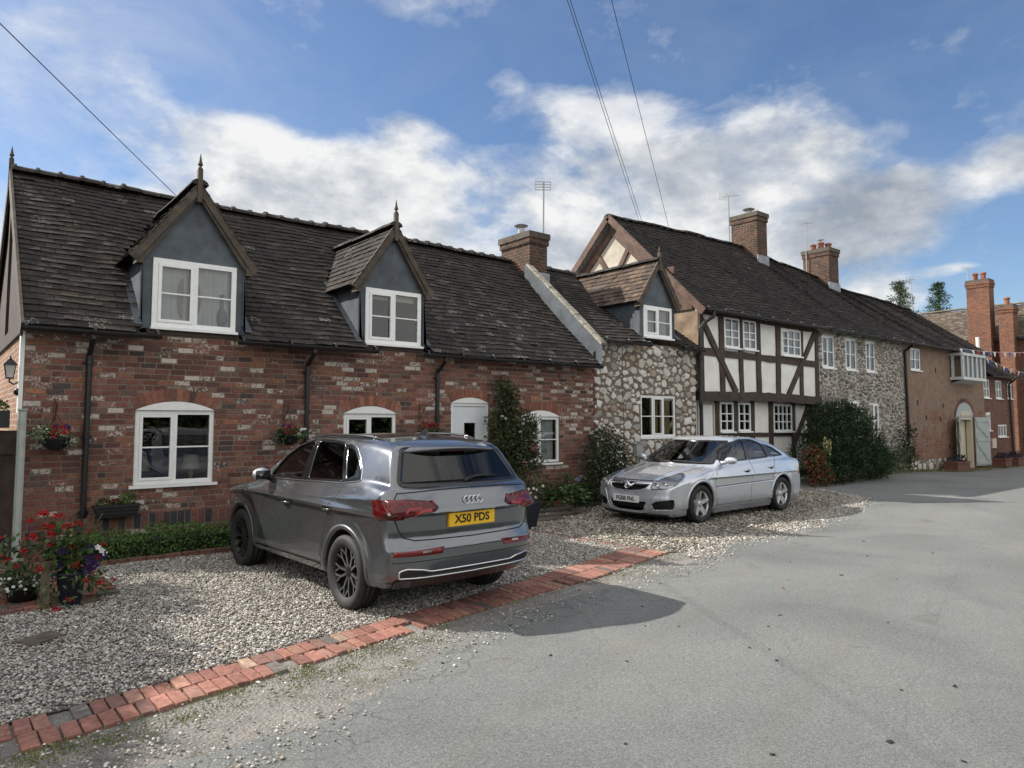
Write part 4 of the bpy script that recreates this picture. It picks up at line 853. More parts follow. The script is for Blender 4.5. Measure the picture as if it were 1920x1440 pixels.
def pebbles(name,pts,size,mat,r,pal,flat=.55,label=None):
    """pts (x,y,z) -> little twelve-cornered stones, one mesh"""
    N=len(pts); ph=(1+5**.5)/2
    V=np.array([(-1,ph,0),(1,ph,0),(-1,-ph,0),(1,-ph,0),(0,-1,ph),(0,1,ph),(0,-1,-ph),(0,1,-ph),(ph,0,-1),(ph,0,1),(-ph,0,-1),(-ph,0,1)])/1.9
    F=np.array([(0,11,5),(0,5,1),(0,1,7),(0,7,10),(0,10,11),(1,5,9),(5,11,4),(11,10,2),(10,7,6),(7,1,8),(3,9,4),(3,4,2),(3,2,6),(3,6,8),(3,8,9),(4,9,5),(2,4,11),(6,2,10),(8,6,7),(9,8,1)])
    g=np.random.default_rng(r); P=np.array(pts); sc=size*g.lognormal(0,.28,N)
    S3=np.stack([g.uniform(.8,1.35,N),g.uniform(.65,1.0,N),g.uniform(flat*.7,flat*1.3,N)],1)*sc[:,None]
    L=(V[None]*(1+g.uniform(-.30,.30,(N,12,1))))*S3[:,None,:]
    a=g.uniform(0,6.28,N); tx=g.uniform(-.45,.45,N); 
    c,s=np.cos(tx),np.sin(tx); y=L[:,:,1]*c[:,None]-L[:,:,2]*s[:,None]; z=L[:,:,1]*s[:,None]+L[:,:,2]*c[:,None]; x=L[:,:,0]
    c,s=np.cos(a)[:,None],np.sin(a)[:,None]; W=np.stack([x*c-y*s,x*s+y*c,z],2)+P[:,None,:]
    me=bpy.data.meshes.new(name); me.vertices.add(N*12); me.vertices.foreach_set('co',W.astype(np.float32).ravel())
    FI=(F[None]+12*np.arange(N)[:,None,None]).reshape(-1,3); me.loops.add(FI.size); me.loops.foreach_set('vertex_index',FI.astype(np.int32).ravel()); me.polygons.add(len(FI)); me.polygons.foreach_set('loop_start',np.arange(0,FI.size,3,dtype=np.int32)); me.update(calc_edges=True)
    me.polygons.foreach_set('use_smooth',[True]*len(FI))
    ca=me.color_attributes.new('Col','FLOAT_COLOR','POINT'); pc=np.array([p for p,_ in pal]); pw=np.array([w for _,w in pal],float); k=g.choice(len(pal),N,p=pw/pw.sum()); C=pc[k]*g.uniform(.75,1.2,(N,1)); C=np.concatenate([C,np.zeros((N,1))],1)
    ca.data.foreach_set('color',np.repeat(C,12,axis=0).astype(np.float32).ravel())
    me.materials.append(mat); o=bpy.data.objects.new(name,me); COL.objects.link(o); o['kind']='stuff'; return o
GPAL=[((.40,.385,.355),5),((.30,.285,.26),4),((.51,.495,.465),4),((.20,.185,.17),2.5),((.36,.30,.23),2),((.11,.105,.10),1),((.62,.60,.57),1.2)]
def scatter(poly,dens,rg,zf,rej=None):
    xs=[p[0] for p in poly]; ys=[p[1] for p in poly]; x0,x1,y0,y1=min(xs),max(xs),min(ys),max(ys); n=int((x1-x0)*(y1-y0)*dens); g=np.random.default_rng(rg); X=g.uniform(x0,x1,n); Y=g.uniform(y0,y1,n)
    ins=np.zeros(n,bool); P=poly
    for i in range(len(P)):
        a=P[i]; b=P[(i+1)%len(P)]
        if a[1]==b[1]: continue
        m=((a[1]>Y)!=(b[1]>Y))&(X<a[0]+(Y-a[1])*(b[0]-a[0])/(b[1]-a[1])); ins^=m
    X,Y=X[ins],Y[ins]; Z=zf(X,Y,g); k=np.ones(len(X),bool) if rej is None else rej(X,Y,g); return np.stack([X,Y,Z],1)[k]
def ground():
    M['asphalt']=asphalt(); M['dirt']=dirtmat(); M['gravel_bed']=gravelbase(); M['pebble']=colmat('pebble',.8,.2,40,bump=.3,bscale=120,bdist=.002); M['paver']=colmat('red paving brick',.88,.35,20,white=((.36,.30,.26),10),bump=.7,bscale=60,stain=.3)
    # one sheet to the horizon
    mb=MB(); X=[-900,-60,-10,0,10,20,26,27.5,29,30.5,32,33.5,35,45,60,120,900]; Y=[-900,-60,-8,4,12,20,60,900]
    for i in range(len(X)-1):
        for j in range(len(Y)-1):
            a,b,c,d=X[i],X[i+1],Y[j],Y[j+1]; mb.quad((a,c,gz(a)-.02),(b,c,gz(b)-.02),(b,d,gz(b)-.02),(a,d,gz(a)-.02))
    struct(mb.build('ground',M['dirt']))
    # the lane: strips across, the ragged upper edge marked for cracking
    mb=MB(); xs=[]; 
    for (a,b) in zip(LANE_EDGE[:-1],LANE_EDGE[1:]):
        n=max(1,int(min(b[0]-a[0],60)/.16)) if -3<a[0]<20 else 4
        xs+= [a[0]+(b[0]-a[0])*k/n for k in range(n)]
    xs.append(120); r=random.Random(8); ed=[along(LANE_EDGE,x)+(r.uniform(-.05,.05) if -3<x<20 else 0) for x in xs]
    for i in range(len(xs)-1):
        a,b=xs[i],xs[i+1]; y0,y1=ed[i],ed[i+1]
        for (o0,o1,k0) in ((0,.45,1.0),(.45,1.0,.45),(1.0,2.5,.0),(2.5,None,0)):
            p0,p1=y0-o0,y1-o0; q0,q1=(y0-o1,y1-o1) if o1 else (-7.5,-7.5)
            mb.quad((a,q0,gz(a)-.004),(b,q1,gz(b)-.004),(b,p1,gz(b)-.004),(a,p0,gz(a)-.004),(k0*.35,)*3)
    struct(mb.build('road',M['asphalt']))
    flat_poly('gravel_drive',GRAVEL_A,-.006,M['gravel_bed']); flat_poly('gravel_drive',GRAVEL_B,-.010,M['gravel_bed'])
    hz=lambda X,Y,g: g.uniform(-.004,.016,len(X))+.006*np.sin(X*2.1)*np.sin(Y*1.7)
    pA=scatter(GRAVEL_A,3300,1,hz,lambda X,Y,g:(X>-.3-(10-Y)*.12)&(g.random(len(X))<np.clip(1.25-np.hypot(X,Y)/26,.3,1)))
    stuff(pebbles('gravel',pA,.0102,M['pebble'],2,GPAL))
    wear=lambda X,Y,g:(g.random(len(X))<np.clip(.75-.5*np.abs(np.sin(X*1.3+.5*np.sin(Y*2)))*np.clip((9.2-Y)/2,0,1)*.9,.12,1)*np.clip(1.35-np.hypot(X,Y)/22,.35,1))
    pB=scatter(GRAVEL_B,1150,3,hz,wear); stuff(pebbles('gravel',pB,.0165,M['pebble'],4,[((.40,.365,.31),5),((.30,.27,.225),4),((.52,.49,.43),3),((.16,.145,.125),2.5),((.30,.25,.19),2)]))
    # loose stones on the bare strip and the edge of the lane
    strip=[(-3,4.3)]+[(x,along(LANE_EDGE,x)-.35) for x in np.arange(.5,17,.7)]+[(x,along(LANE_EDGE,x)+.5) for x in np.arange(16.8,8.2,-.7)]+[(x,along(ED_LO,x)) for x in np.arange(8,-3,-.7)]
    pC=scatter(strip,620,5,lambda X,Y,g:g.uniform(-.006,.006,len(X)),lambda X,Y,g:g.random(len(X))<np.clip(.15+.9*np.sin(X*2.2+1.1*np.sin(Y*5))**2*np.sin(X*.7+Y)**2,0,1))
    stuff(pebbles('loose_stones',pC,.0088,M['pebble'],6,GPAL))
    g=np.random.default_rng(12); N_=5200; xs_=g.uniform(8.1,18.6,N_); ys_=np.interp(xs_,[p[0] for p in LANE_EDGE],[p[1] for p in LANE_EDGE])+g.normal(.12,.16,N_)
    stuff(pebbles('loose_stones',np.stack([xs_,ys_,g.uniform(-.006,.008,N_)],1),.013,M['pebble'],13,GPAL))
    pl=np.stack([g.uniform(1.5,14,70),g.uniform(-1.5,5.2,70),np.full(70,.0)],1); stuff(pebbles('litter',pl,.016,M['pebble'],14,[((.03,.025,.02),4),((.13,.06,.035),2),((.08,.07,.05),2)],flat=.2))
    # brick edging: two rows laid across
    r=random.Random(17); mb=MB(); PV=[((.30,.140,.108),5),((.25,.118,.094),4),((.34,.185,.140),3),((.19,.105,.088),2),((.13,.118,.11),.5),((.31,.22,.16),.5)]
    for row in range(2):
        x=-1.6
        while x<8.0:
            L=.104*r.uniform(.93,1.06); xm=x+L/2; lo,hi=along(ED_LO,xm),along(ED_HI,xm); w=(hi-lo)/2; y0=lo+row*w+.006; y1=lo+(row+1)*w-.006
            E2=ED_LO if row==0 else ED_HI; ye=[along(E2,x+.005)-along(E2,xm),along(E2,x+L-.005)-along(E2,xm)]; gone=r.random()<(.055 if x<3 else .015); x0_,x1_=x+.007,x+L-.007; x+=L
            if gone: continue
            c=pick(PV,r); v=r.uniform(.8,1.2); h=r.uniform(.004,.010)-(.012 if r.random()<.05 else 0); tl=r.uniform(-.003,.003); sk=r.uniform(-.006,.006); e=.004; jy=r.uniform(-.003,.003)
            q=[(x0_,y0+ye[0]+jy),(x1_,y0+ye[1]+jy),(x1_+sk,y1+ye[1]+jy),(x0_+sk,y1+ye[0]+jy)]
            vs=[(a,b,-.05) for a,b in q]+[(a,b,h-.004) for a,b in q]+[(a+(e if i in (0,3) else -e),b+(e if i<2 else -e),h+(tl if i in (0,3) else -tl)) for i,(a,b) in enumerate(q)]
            mb.add(vs,[(8,9,10,11)]+[(i,(i+1)%4,4+(i+1)%4,4+i) for i in range(4)]+[(4+i,4+(i+1)%4,8+(i+1)%4,8+i) for i in range(4)],(c[0]*v,c[1]*v,c[2]*v,.35 if r.random()<.15 else 0))
    y=7.10
    while y<9.05:
        L=.24*r.uniform(.95,1.03); X=7.96-.045*(y-7.1)+r.uniform(-.006,.006); c=pick(PV[:4],r); h=r.uniform(.0,.014); mb.box(X-.055,X+.055,y,y+L-.012,-.05,h,(*[k*.8 for k in c],0)); y+=L
    struct(mb.build('brick_edging',M['paver']))
    # brick paving by the left corner, and the row holding the hedge bed
    mb=MB(); y=8.30
    k=0
    while y<11.4:
        x=-1.2+(.11 if k%2 else 0)
        while x<1.52-(.02 if y>8.5 else .2):
            c=pick([((.22,.10,.075),4),((.17,.09,.075),3),((.26,.13,.09),2),((.12,.10,.09),1)],r); h=.045+r.uniform(-.005,.005); ys=y+.07*(x)/1.2+r.uniform(-.004,.004); mb.box(x,x+.21,ys,ys+.098,-.05,h,(*[q*r.uniform(.8,1.1) for q in c],.3 if r.random()<.15 else 0)); x+=.22
        y+=.107; k+=1
    struct(mb.build('paving',M['paver']))
    mb=MB(); x=1.64
    while x<7.7:
        c=pick([((.17,.085,.065),4),((.13,.075,.06),3),((.20,.11,.08),1)],r); mb.box(x,x+.205,10.40+r.uniform(-.008,.008),10.49,-.05,.055+r.uniform(-.012,.012),(*c,.3 if r.random()<.2 else 0)); x+=.22
    struct(mb.build('bed_edging',M['paver']))
# ------------------------------------------------------------------ car tools: smooth solids evaluated on a grid
def pch(xs,ys):
    xs=np.array(xs,float); ys=np.array(ys,float); h=np.diff(xs); d=np.diff(ys)/h; m=np.zeros_like(ys)
    for i in range(1,len(xs)-1):
        if d[i-1]*d[i]>0:
            w1=2*h[i]+h[i-1]; w2=h[i]+2*h[i-1]; m[i]=(w1+w2)/(w1/d[i-1]+w2/d[i])
    m[0]=d[0]; m[-1]=d[-1]
    X=np.linspace(xs[0],xs[-1],600); i=np.clip(np.searchsorted(xs,X)-1,0,len(h)-1); t=(X-xs[i])/h[i]; hh=h[i]
    Y=ys[i]*(1+2*t)*(1-t)**2+m[i]*hh*t*(1-t)**2+ys[i+1]*t*t*(3-2*t)+m[i+1]*hh*t*t*(t-1)
    return lambda x: np.interp(x,X,Y)
def smax(a,b,k):
    h=np.clip(.5+.5*(a-b)/k,0,1); return b+(a-b)*h+k*h*(1-h)
def smin(a,b,k): return -smax(-a,-b,k)
def poly_sdf(px,pz,poly):
    """signed distance (negative inside) of points to a closed 2D outline"""
    P=np.array(poly,float)
    gx=max(px.min()-P[:,0].max(),P[:,0].min()-px.max()); gz=max(pz.min()-P[:,1].max(),P[:,1].min()-pz.max())
    if max(gx,gz)>.15: return np.full(px.shape,max(gx,gz))
    d=np.full(px.shape,1e9); s=np.zeros(px.shape,bool)
    for i in range(len(P)):
        a=P[i]; b=P[(i+1)%len(P)]; e=b-a; wx=px-a[0]; wz=pz-a[1]
        t=np.clip((wx*e[0]+wz*e[1])/(e@e),0,1); d=np.minimum(d,np.hypot(wx-e[0]*t,wz-e[1]*t))
        c=((a[1]>pz)!=(b[1]>pz)); 
        if abs(e[1])>1e-9: s^= c&(px<a[0]+(pz-a[1])*e[0]/e[1])
    return np.where(s,-d,d)
def smooth_poly(pts,r=.05,n=4):
    """round the corners of an outline"""
    out=[];N=len(pts)
    for i in range(N):
        p=np.array(pts[i]);a=np.array(pts[i-1]);b=np.array(pts[(i+1)%N])
        la=np.linalg.norm(a-p);lb=np.linalg.norm(b-p);ra=min(r,la*.45);rb=min(r,lb*.45)
        A=p+(a-p)/la*ra;B=p+(b-p)/lb*rb
        for k in range(n+1):
            t=k/n; q=A*(1-t)**2+2*p*t*(1-t)+B*t*t; out.append((q[0],q[1]))
    return out
def implicit(name,fn,lo,hi,h,mat,parent,newton=5,skin=None):
    lo=np.array(lo);hi=np.array(hi); n=np.ceil((hi-lo)/h).astype(int)+1
    ax=[lo[i]+h*np.arange(n[i]) for i in range(3)]
    F=np.empty(n,np.float32); Yg,Zg=np.meshgrid(ax[1],ax[2],indexing='ij')
    B=12
    for i0 in range(0,n[0],B):
        for j0 in range(0,n[1],B):
            for k0 in range(0,n[2],B):
                sl=(slice(i0,i0+B),slice(j0,j0+B),slice(k0,k0+B)); x_,y_,z_=ax[0][sl[0]],ax[1][sl[1]],ax[2][sl[2]]
                px,py,pz=[np.array([q[0],(q[0]+q[-1])/2,q[-1]]) for q in (x_,y_,z_)]
                s_=fn(*np.meshgrid(px,py,pz,indexing='ij')); m_=np.abs(s_).min()
                if m_>.13 and (s_.min()>0 or s_.max()<0): F[sl]=s_[1,1,1]; continue
                F[sl]=fn(*np.meshgrid(x_,y_,z_,indexing='ij'))
    sg=F<0
    c=sg[:-1,:-1,:-1].astype(np.int8)
    cnt=np.zeros(n-1,np.int8)
    for dx in (0,1):
        for dy in (0,1):
            for dz in (0,1): cnt+=sg[dx:n[0]-1+dx,dy:n[1]-1+dy,dz:n[2]-1+dz]
    act=(cnt>0)&(cnt<8); idx=np.full(n-1,-1,np.int64); cells=np.argwhere(act); idx[act]=np.arange(len(cells))
    acc=np.zeros((len(cells),3)); num=np.zeros(len(cells))
    ci,cj,ck=cells.T
    cor=[(a,b,d) for a in (0,1) for b in (0,1) for d in (0,1)]
    for a in cor:
        for k in range(3):
            if a[k]==0:
                b=list(a); b[k]=1
                fa=F[ci+a[0],cj+a[1],ck+a[2]]; fb=F[ci+b[0],cj+b[1],ck+b[2]]
                m=(fa<0)!=(fb<0); t=np.where(m,fa/np.where(m,fa-fb,1),0)
                p=np.stack([np.full(len(t),a[0]),np.full(len(t),a[1]),np.full(len(t),a[2])],1).astype(float); p[:,k]+=t
                acc[m]+=p[m]; num[m]+=1
    V=lo+h*(cells+acc/num[:,None])
    e=1e-3
    for _ in range(newton):
        f0=fn(V[:,0],V[:,1],V[:,2])
        g=np.stack([(fn(V[:,0]+(e if k==0 else 0),V[:,1]+(e if k==1 else 0),V[:,2]+(e if k==2 else 0))-f0)/e for k in range(3)],1)
        st=-f0[:,None]*g/np.maximum((g*g).sum(1),1e-2)[:,None]
        l=np.linalg.norm(st,axis=1,keepdims=True); V=V+st*np.minimum(1,h*.4/np.maximum(l,1e-9))
    Q=[]
    def quads(axis):
        sl=[slice(None)]*3; s0=list(sl); s1=list(sl); s0[axis]=slice(0,-1); s1[axis]=slice(1,None)
        a=sg[tuple(s0)]; b=sg[tuple(s1)]; E=np.argwhere(a!=b)
        o=[k for k in range(3) if k!=axis]
        ok=np.ones(len(E),bool)
        for k in o: ok&=(E[:,k]>0)&(E[:,k]<n[k]-1)
        E=E[ok]; fl=a[E[:,0],E[:,1],E[:,2]]
        def cell(d0,d1):
            q=E.copy(); q[:,o[0]]-=d0; q[:,o[1]]-=d1; return idx[q[:,0],q[:,1],q[:,2]]
        q=np.stack([cell(1,1),cell(0,1),cell(0,0),cell(1,0)],1)
        if axis==1: fl=~fl
        q[~fl]=q[~fl][:,::-1]; Q.append(q)
    for k in range(3): quads(k)
    Q=np.concatenate(Q); Q=Q[(Q>=0).all(1)]
    me=bpy.data.meshes.new(name); me.vertices.add(len(V)); me.vertices.foreach_set('co',V.astype(np.float32).ravel())
    me.loops.add(Q.size); me.loops.foreach_set('vertex_index',Q.ravel().astype(np.int32))
    me.polygons.add(len(Q)); me.polygons.foreach_set('loop_start',np.arange(0,Q.size,4,dtype=np.int32)); 
    me.update(calc_edges=True); me.validate()
    me.polygons.foreach_set('use_smooth',[True]*len(me.polygons))
    if skin is not None:       # true surface normals on the outer skin keep the reflections clean
        V=np.empty(len(me.vertices)*3,np.float32); me.vertices.foreach_get('co',V); V=V.reshape(-1,3).astype(float); f0=skin(V[:,0],V[:,1],V[:,2]); e=3e-3
        g=np.stack([skin(V[:,0]+(e if k==0 else 0),V[:,1]+(e if k==1 else 0),V[:,2]+(e if k==2 else 0))-skin(V[:,0]-(e if k==0 else 0),V[:,1]-(e if k==1 else 0),V[:,2]-(e if k==2 else 0)) for k in range(3)],1)
        g/=np.maximum(np.linalg.norm(g,axis=1,keepdims=True),1e-9); vn=np.empty(len(V)*3,np.float32); me.vertices.foreach_get('normal',vn); vn=vn.reshape(-1,3)
        ok=(np.abs(f0)<.0075)&((g*vn).sum(1)>.55); g[~ok]=vn[~ok]; me.normals_split_custom_set_from_vertices([tuple(v) for v in g])
    me.materials.append(mat); o=bpy.data.objects.new(name,me); COL.objects.link(o); o.parent=parent
    return o
def root_along(fn,axis,sign,A,B,far=2.5,near=0.0):
    """first point of the solid met when coming from outside along one axis; A,B are the two other coordinates"""
    A=np.array(A,float);B=np.array(B,float)
    def ev(t):
        if axis=='y': return fn(A,sign*t,B)
        if axis=='x': return fn(t,A,B)
        return fn(A,B,t)
    ts={'y':np.linspace(1.2,.2,34),'x':np.linspace(-.3,1.6,64) if sign<0 else np.linspace(5.0,2.2,94),'z':np.linspace(2.0,.3,57)}[axis]
    T=np.repeat(ts[:,None],len(A),1); A0,B0=A,B; A,B=np.broadcast_to(A0,T.shape),np.broadcast_to(B0,T.shape); f=ev(T)<0; A,B=A0,B0
    k=np.where(f.any(0),np.argmax(f,0),len(ts)-1); k=np.maximum(k,1); lo=ts[k-1].astype(float); hi=ts[k].astype(float)
    for _ in range(14):
        mid=(lo+hi)/2; f=ev(mid); i=f<0; hi=np.where(i,mid,hi); lo=np.where(i,lo,mid)
    t=hi
    if axis=='y': P=np.stack([A,sign*t,B],1)
    elif axis=='x': P=np.stack([t,A,B],1)
    else: P=np.stack([A,B,t],1)
    e=2e-3; f0=fn(P[:,0],P[:,1],P[:,2])
    g=np.stack([fn(P[:,0]+e,P[:,1],P[:,2])-f0,fn(P[:,0],P[:,1]+e,P[:,2])-f0,fn(P[:,0],P[:,1],P[:,2]+e)-f0],1)
    g/=np.maximum(np.linalg.norm(g,axis=1,keepdims=True),1e-9)
    return P,g
def patch(fn,axis,sign,poly,off,mb,col=(1,1,1),mi=0,step=.05,rim=0.0):
    """an outline drawn in a side/rear/top view, laid on the body surface and lifted by off (rim: edge going back in)"""
    bm=bmesh.new(); vs=[bm.verts.new((a,b,0)) for a,b in poly]; bm.faces.new(vs); 
    P=np.array(poly); 
    for k in (0,1):
        lo,hi=P[:,k].min(),P[:,k].max(); n=int((hi-lo)/step)
        for i in range(1,n+1):
            c=lo+(hi-lo)*i/(n+1); no=(1,0,0) if k==0 else (0,1,0); co=(c,0,0) if k==0 else (0,c,0)
            bmesh.ops.bisect_plane(bm,geom=bm.verts[:]+bm.edges[:]+bm.faces[:],dist=1e-5,plane_co=co,plane_no=no)
    bm.verts.ensure_lookup_table(); bm.verts.index_update()
    A=[v.co.x for v in bm.verts];B=[v.co.y for v in bm.verts]
    pts,nr=root_along(fn,axis,sign,A,B); out=pts+nr*off
    fs=[[v.index for v in f.verts] for f in bm.faces]
    # orient outward
    if fs:
        f=fs[0]; a=Vector(out[f[1]])-Vector(out[f[0]]); b=Vector(out[f[2]])-Vector(out[f[1]])
        if a.cross(b).dot(Vector(nr[f[0]]))<0: fs=[q[::-1] for q in fs]
    vsl=[tuple(p) for p in out]
    if rim:
        inn=pts-nr*rim; n0=len(vsl); be=[e for e in bm.edges if len(e.link_faces)==1]
        ids=sorted({v.index for e in be for v in e.verts}); mp={i:n0+k for k,i in enumerate(ids)}
        vsl+= [tuple(inn[i]) for i in ids]
        for e in be:
            i,j=e.verts[0].index,e.verts[1].index; fs.append([i,j,mp[j],mp[i]])
    bm.free(); mb.add(vsl,fs,col,mi)
def ribbon(fn,axis,sign,line,w,off,mb,col=(1,1,1),mi=0,closed=False,seg=.04,deep=.004):
    """a thin strip following a line on the body surface"""
    L=[np.array(p,float) for p in line]; 
    if closed: L=L+[L[0]]
    pts=[]
    for a,b in zip(L[:-1],L[1:]):
        n=max(1,int(np.linalg.norm(b-a)/seg)); pts+=[a+(b-a)*i/n for i in range(n)]
    if not closed: pts.append(L[-1])
    pts=np.array(pts); N=len(pts)
    if closed: t=np.roll(pts,-1,0)-np.roll(pts,1,0)
    else: t=np.gradient(pts,axis=0)
    t/=np.maximum(np.linalg.norm(t,axis=1,keepdims=True),1e-9); no=np.stack([-t[:,1],t[:,0]],1)
    l=pts+no*w/2; r=pts-no*w/2
    Pl,gl=root_along(fn,axis,sign,l[:,0],l[:,1]); Pr,gr=root_along(fn,axis,sign,r[:,0],r[:,1])
    a=Pl+gl*off; b=Pr+gr*off; c=Pl-gl*deep; d=Pr-gr*deep
    vs=[tuple(p) for p in np.concatenate([a,b,c,d])]; fs=[]
    for i in range(N if closed else N-1):
        j=(i+1)%N
        fs+=[(i,N+i,N+j,j),(i,j,2*N+j,2*N+i),(N+j,N+i,3*N+i,3*N+j)]
    mb.add(vs,fs,col,mi)
def text_mesh(txt,size,parent,name,mat,loc,rot,bold=.0,extr=.002,sx=1.0,align='CENTER'):
    cu=bpy.data.curves.new(name,'FONT'); cu.body=txt; cu.size=size; cu.align_x=align; cu.align_y='CENTER'; cu.extrude=extr; cu.offset=bold; cu.resolution_u=3
    o=bpy.data.objects.new(name,cu); COL.objects.link(o); dg=bpy.context.evaluated_depsgraph_get()
    me=bpy.data.meshes.new_from_object(o.evaluated_get(dg)); bpy.data.objects.remove(o); bpy.data.curves.remove(cu)
    me.materials.clear(); me.materials.append(mat)
    k=bpy.data.objects.new(name,me); COL.objects.link(k); k.parent=parent; k.location=loc; k.rotation_euler=rot; k.scale=(sx,1,1); return k
# ------------------------------------------------------------------ the grey SUV's shell (x forward from the rear bumper, y left, z up)
_sw=pch([.2,.3,.36,.45,.6,.75,.9,.98,1.035,1.06,1.085,1.16,1.24,1.34],[.80,.878,.912,.926,.926,.928,.934,.942,.953,.955,.947,.910,.880,.855])
_sc=pch([.0,.3,1.1,2.2,3.3,4.2],[1.14,1.13,1.10,1.06,1.03,.97])
_sp=pch([0,.15,.35,.8,1.5,3.2,3.9,4.3,4.55,4.66],[.955,.975,.988,.998,1,1,.99,.955,.87,.75])
_sd=pch([0,.1,.3,.7,1.1,2.1,2.9,3.3,3.6,4.1,4.45,4.66],[1.20,1.24,1.29,1.32,1.30,1.26,1.225,1.19,1.15,1.07,.98,.85])
_sr=pch([.2,.34,.42,.50,.60,.66,.72,.80,.86,1.0,1.035,1.08,1.16,1.24,1.3],[.30,.16,.035,.012,.0,.002,.022,.045,.05,.045,.02,.034,.062,.10,.14])
_sk=pch([0,.4,.6,.78,.88,.94,1.0,1.1],[0,.012,.035,.085,.15,.24,.42,.8])
_sf=pch([.2,.35,.6,.8,.95,1.1],[4.5,4.60,4.66,4.64,4.56,4.4])
_srf=pch([.1,.3,.6,1.0,1.6,2.1,2.5,2.9,3.3],[1.60,1.64,1.70,1.74,1.75,1.735,1.69,1.61,1.48])
_sg=pch([.2,.5,.9,1.4,2.4,3.0,3.5],[.815,.850,.875,.885,.882,.865,.83])
SUV_AX=((.955,.37),(3.79,.37))
def suv_outer(x,y,z,holes=False):
    ay=np.abs(y); zc=z-(_sc(x)-1.06)*np.clip((z-.5)/.5,0,1)
    fl=0
    for cx,cz in SUV_AX:
        r=np.hypot(x-cx,z-cz); fl=fl+.022*np.exp(-((r-.46)/.075)**2)*(z>.3)
    W=_sw(zc)*_sp(x)+fl
    d=smax(ay-W,z-(_sd(x)-.05*ay**2),.07)
    d=smax(d,_sr(z)+_sk(ay)-x,.03)
    d=smax(d,x-(_sf(z)-.25*ay**2.5),.10)
    d=smax(d,(.27+.03*np.clip((.7-x)/.6,0,1)+.05*np.clip((x-3.9)/.6,0,1))-z,.04)
    Wg=_sg(x)-(z-1.25)*.47+.035*np.clip((z-1.25)/.4,0,1)*np.clip(1-(z-1.25)/.4,0,1)
    g=smax(ay-Wg,z-(_srf(x)-.085*ay**2),.09)
    g=smax(g,(.155+(z-1.25)*.66+.13*ay**2.2)-x,.045)
    g=smax(g,x-(3.42-(z-1.2)*1.88-.20*ay**2),.06)
    g=smax(g,1.0-z,.02)
    return smin(d,g,.035)
def suv_shell(x,y,z):
    f=suv_outer(x,y,z); ay=np.abs(y)
    for cx,cz in SUV_AX:
        c=smax(np.hypot(x-cx,z-cz)-.425,.55-ay,.02); f=np.maximum(f,-c)
    Wg=_sg(x)-(z-1.25)*.47-.055
    cab=np.maximum(np.maximum(ay-np.minimum(Wg,.83),z-(_srf(x)-.085*ay**2-.055)),.78-z)
    cab=np.maximum(cab,(.155+(z-1.25)*.66+.13*ay**2.2)+.07-x); cab=np.maximum(cab,x-(3.42-(z-1.2)*1.88-.20*ay**2-.07))
    cab=np.maximum(cab,x-3.35); cab=np.maximum(cab,.35-x)
    f=np.maximum(f,-cab)
    for P in SUV_SIDE: f=np.maximum(f,-np.maximum(poly_sdf(x,z,P),.4-ay))
    f=np.maximum(f,-np.maximum(poly_sdf(y,z,SUV_REARGLASS),np.abs(x-.35)-.45))
    f=np.maximum(f,-np.maximum(poly_sdf(y,z,SUV_WINDSCREEN),np.abs(x-2.95)-.75))
    return f
SUV_SIDE=[[(2.95,1.215),(2.93,1.27),(2.72,1.47),(2.47,1.61),(2.25,1.66),(2.13,1.665),(2.07,1.24)],
          [(1.90,1.24),(2.05,1.665),(1.6,1.66),(1.385,1.64),(1.11,1.27)],
          [(1.05,1.275),(1.325,1.635),(1.14,1.60),(.95,1.48),(.85,1.39),(.80,1.31)]]
SUV_REARGLASS=[(-.73,1.275),(.73,1.275),(.725,1.32),(.60,1.605),(-.60,1.605),(-.725,1.32)]
SUV_WINDSCREEN=[(-.70,1.20),(.70,1.20),(.60,1.60),(-.60,1.60)]
def paint(name,col,metal,rough,dust=1.0):
    m,t,b=newmat(name); co=coord(t)
    b.inputs['Base Color'].default_value=(*col,1); b.inputs['Metallic'].default_value=metal; 
    n=t.noise(2.2,5,.65,co); r=t.ramp(n.outputs[0],[(.35,(rough,)*3),(.75,(rough+.10,)*3)]); t.link(r,b.inputs['Roughness'])
    b.inputs['Coat Weight'].default_value=1; b.inputs['Coat Roughness'].default_value=.02; b.inputs['Coat IOR'].default_value=1.5
    # road dust low on the body
    sp=t.n.new('ShaderNodeSeparateXYZ'); t.link(co,sp.inputs[0])
    n2=t.noise(3,3,.5,co); f=t.math('MULTIPLY',t.math('SUBTRACT',.62,sp.outputs[2],clamp=True),t.math('MULTIPLY',n2.outputs[0],1.1*dust),clamp=True)
    t.link(t.mix(f,(*col,1),(.16,.145,.125,1)),b.inputs['Base Color'])
    return m
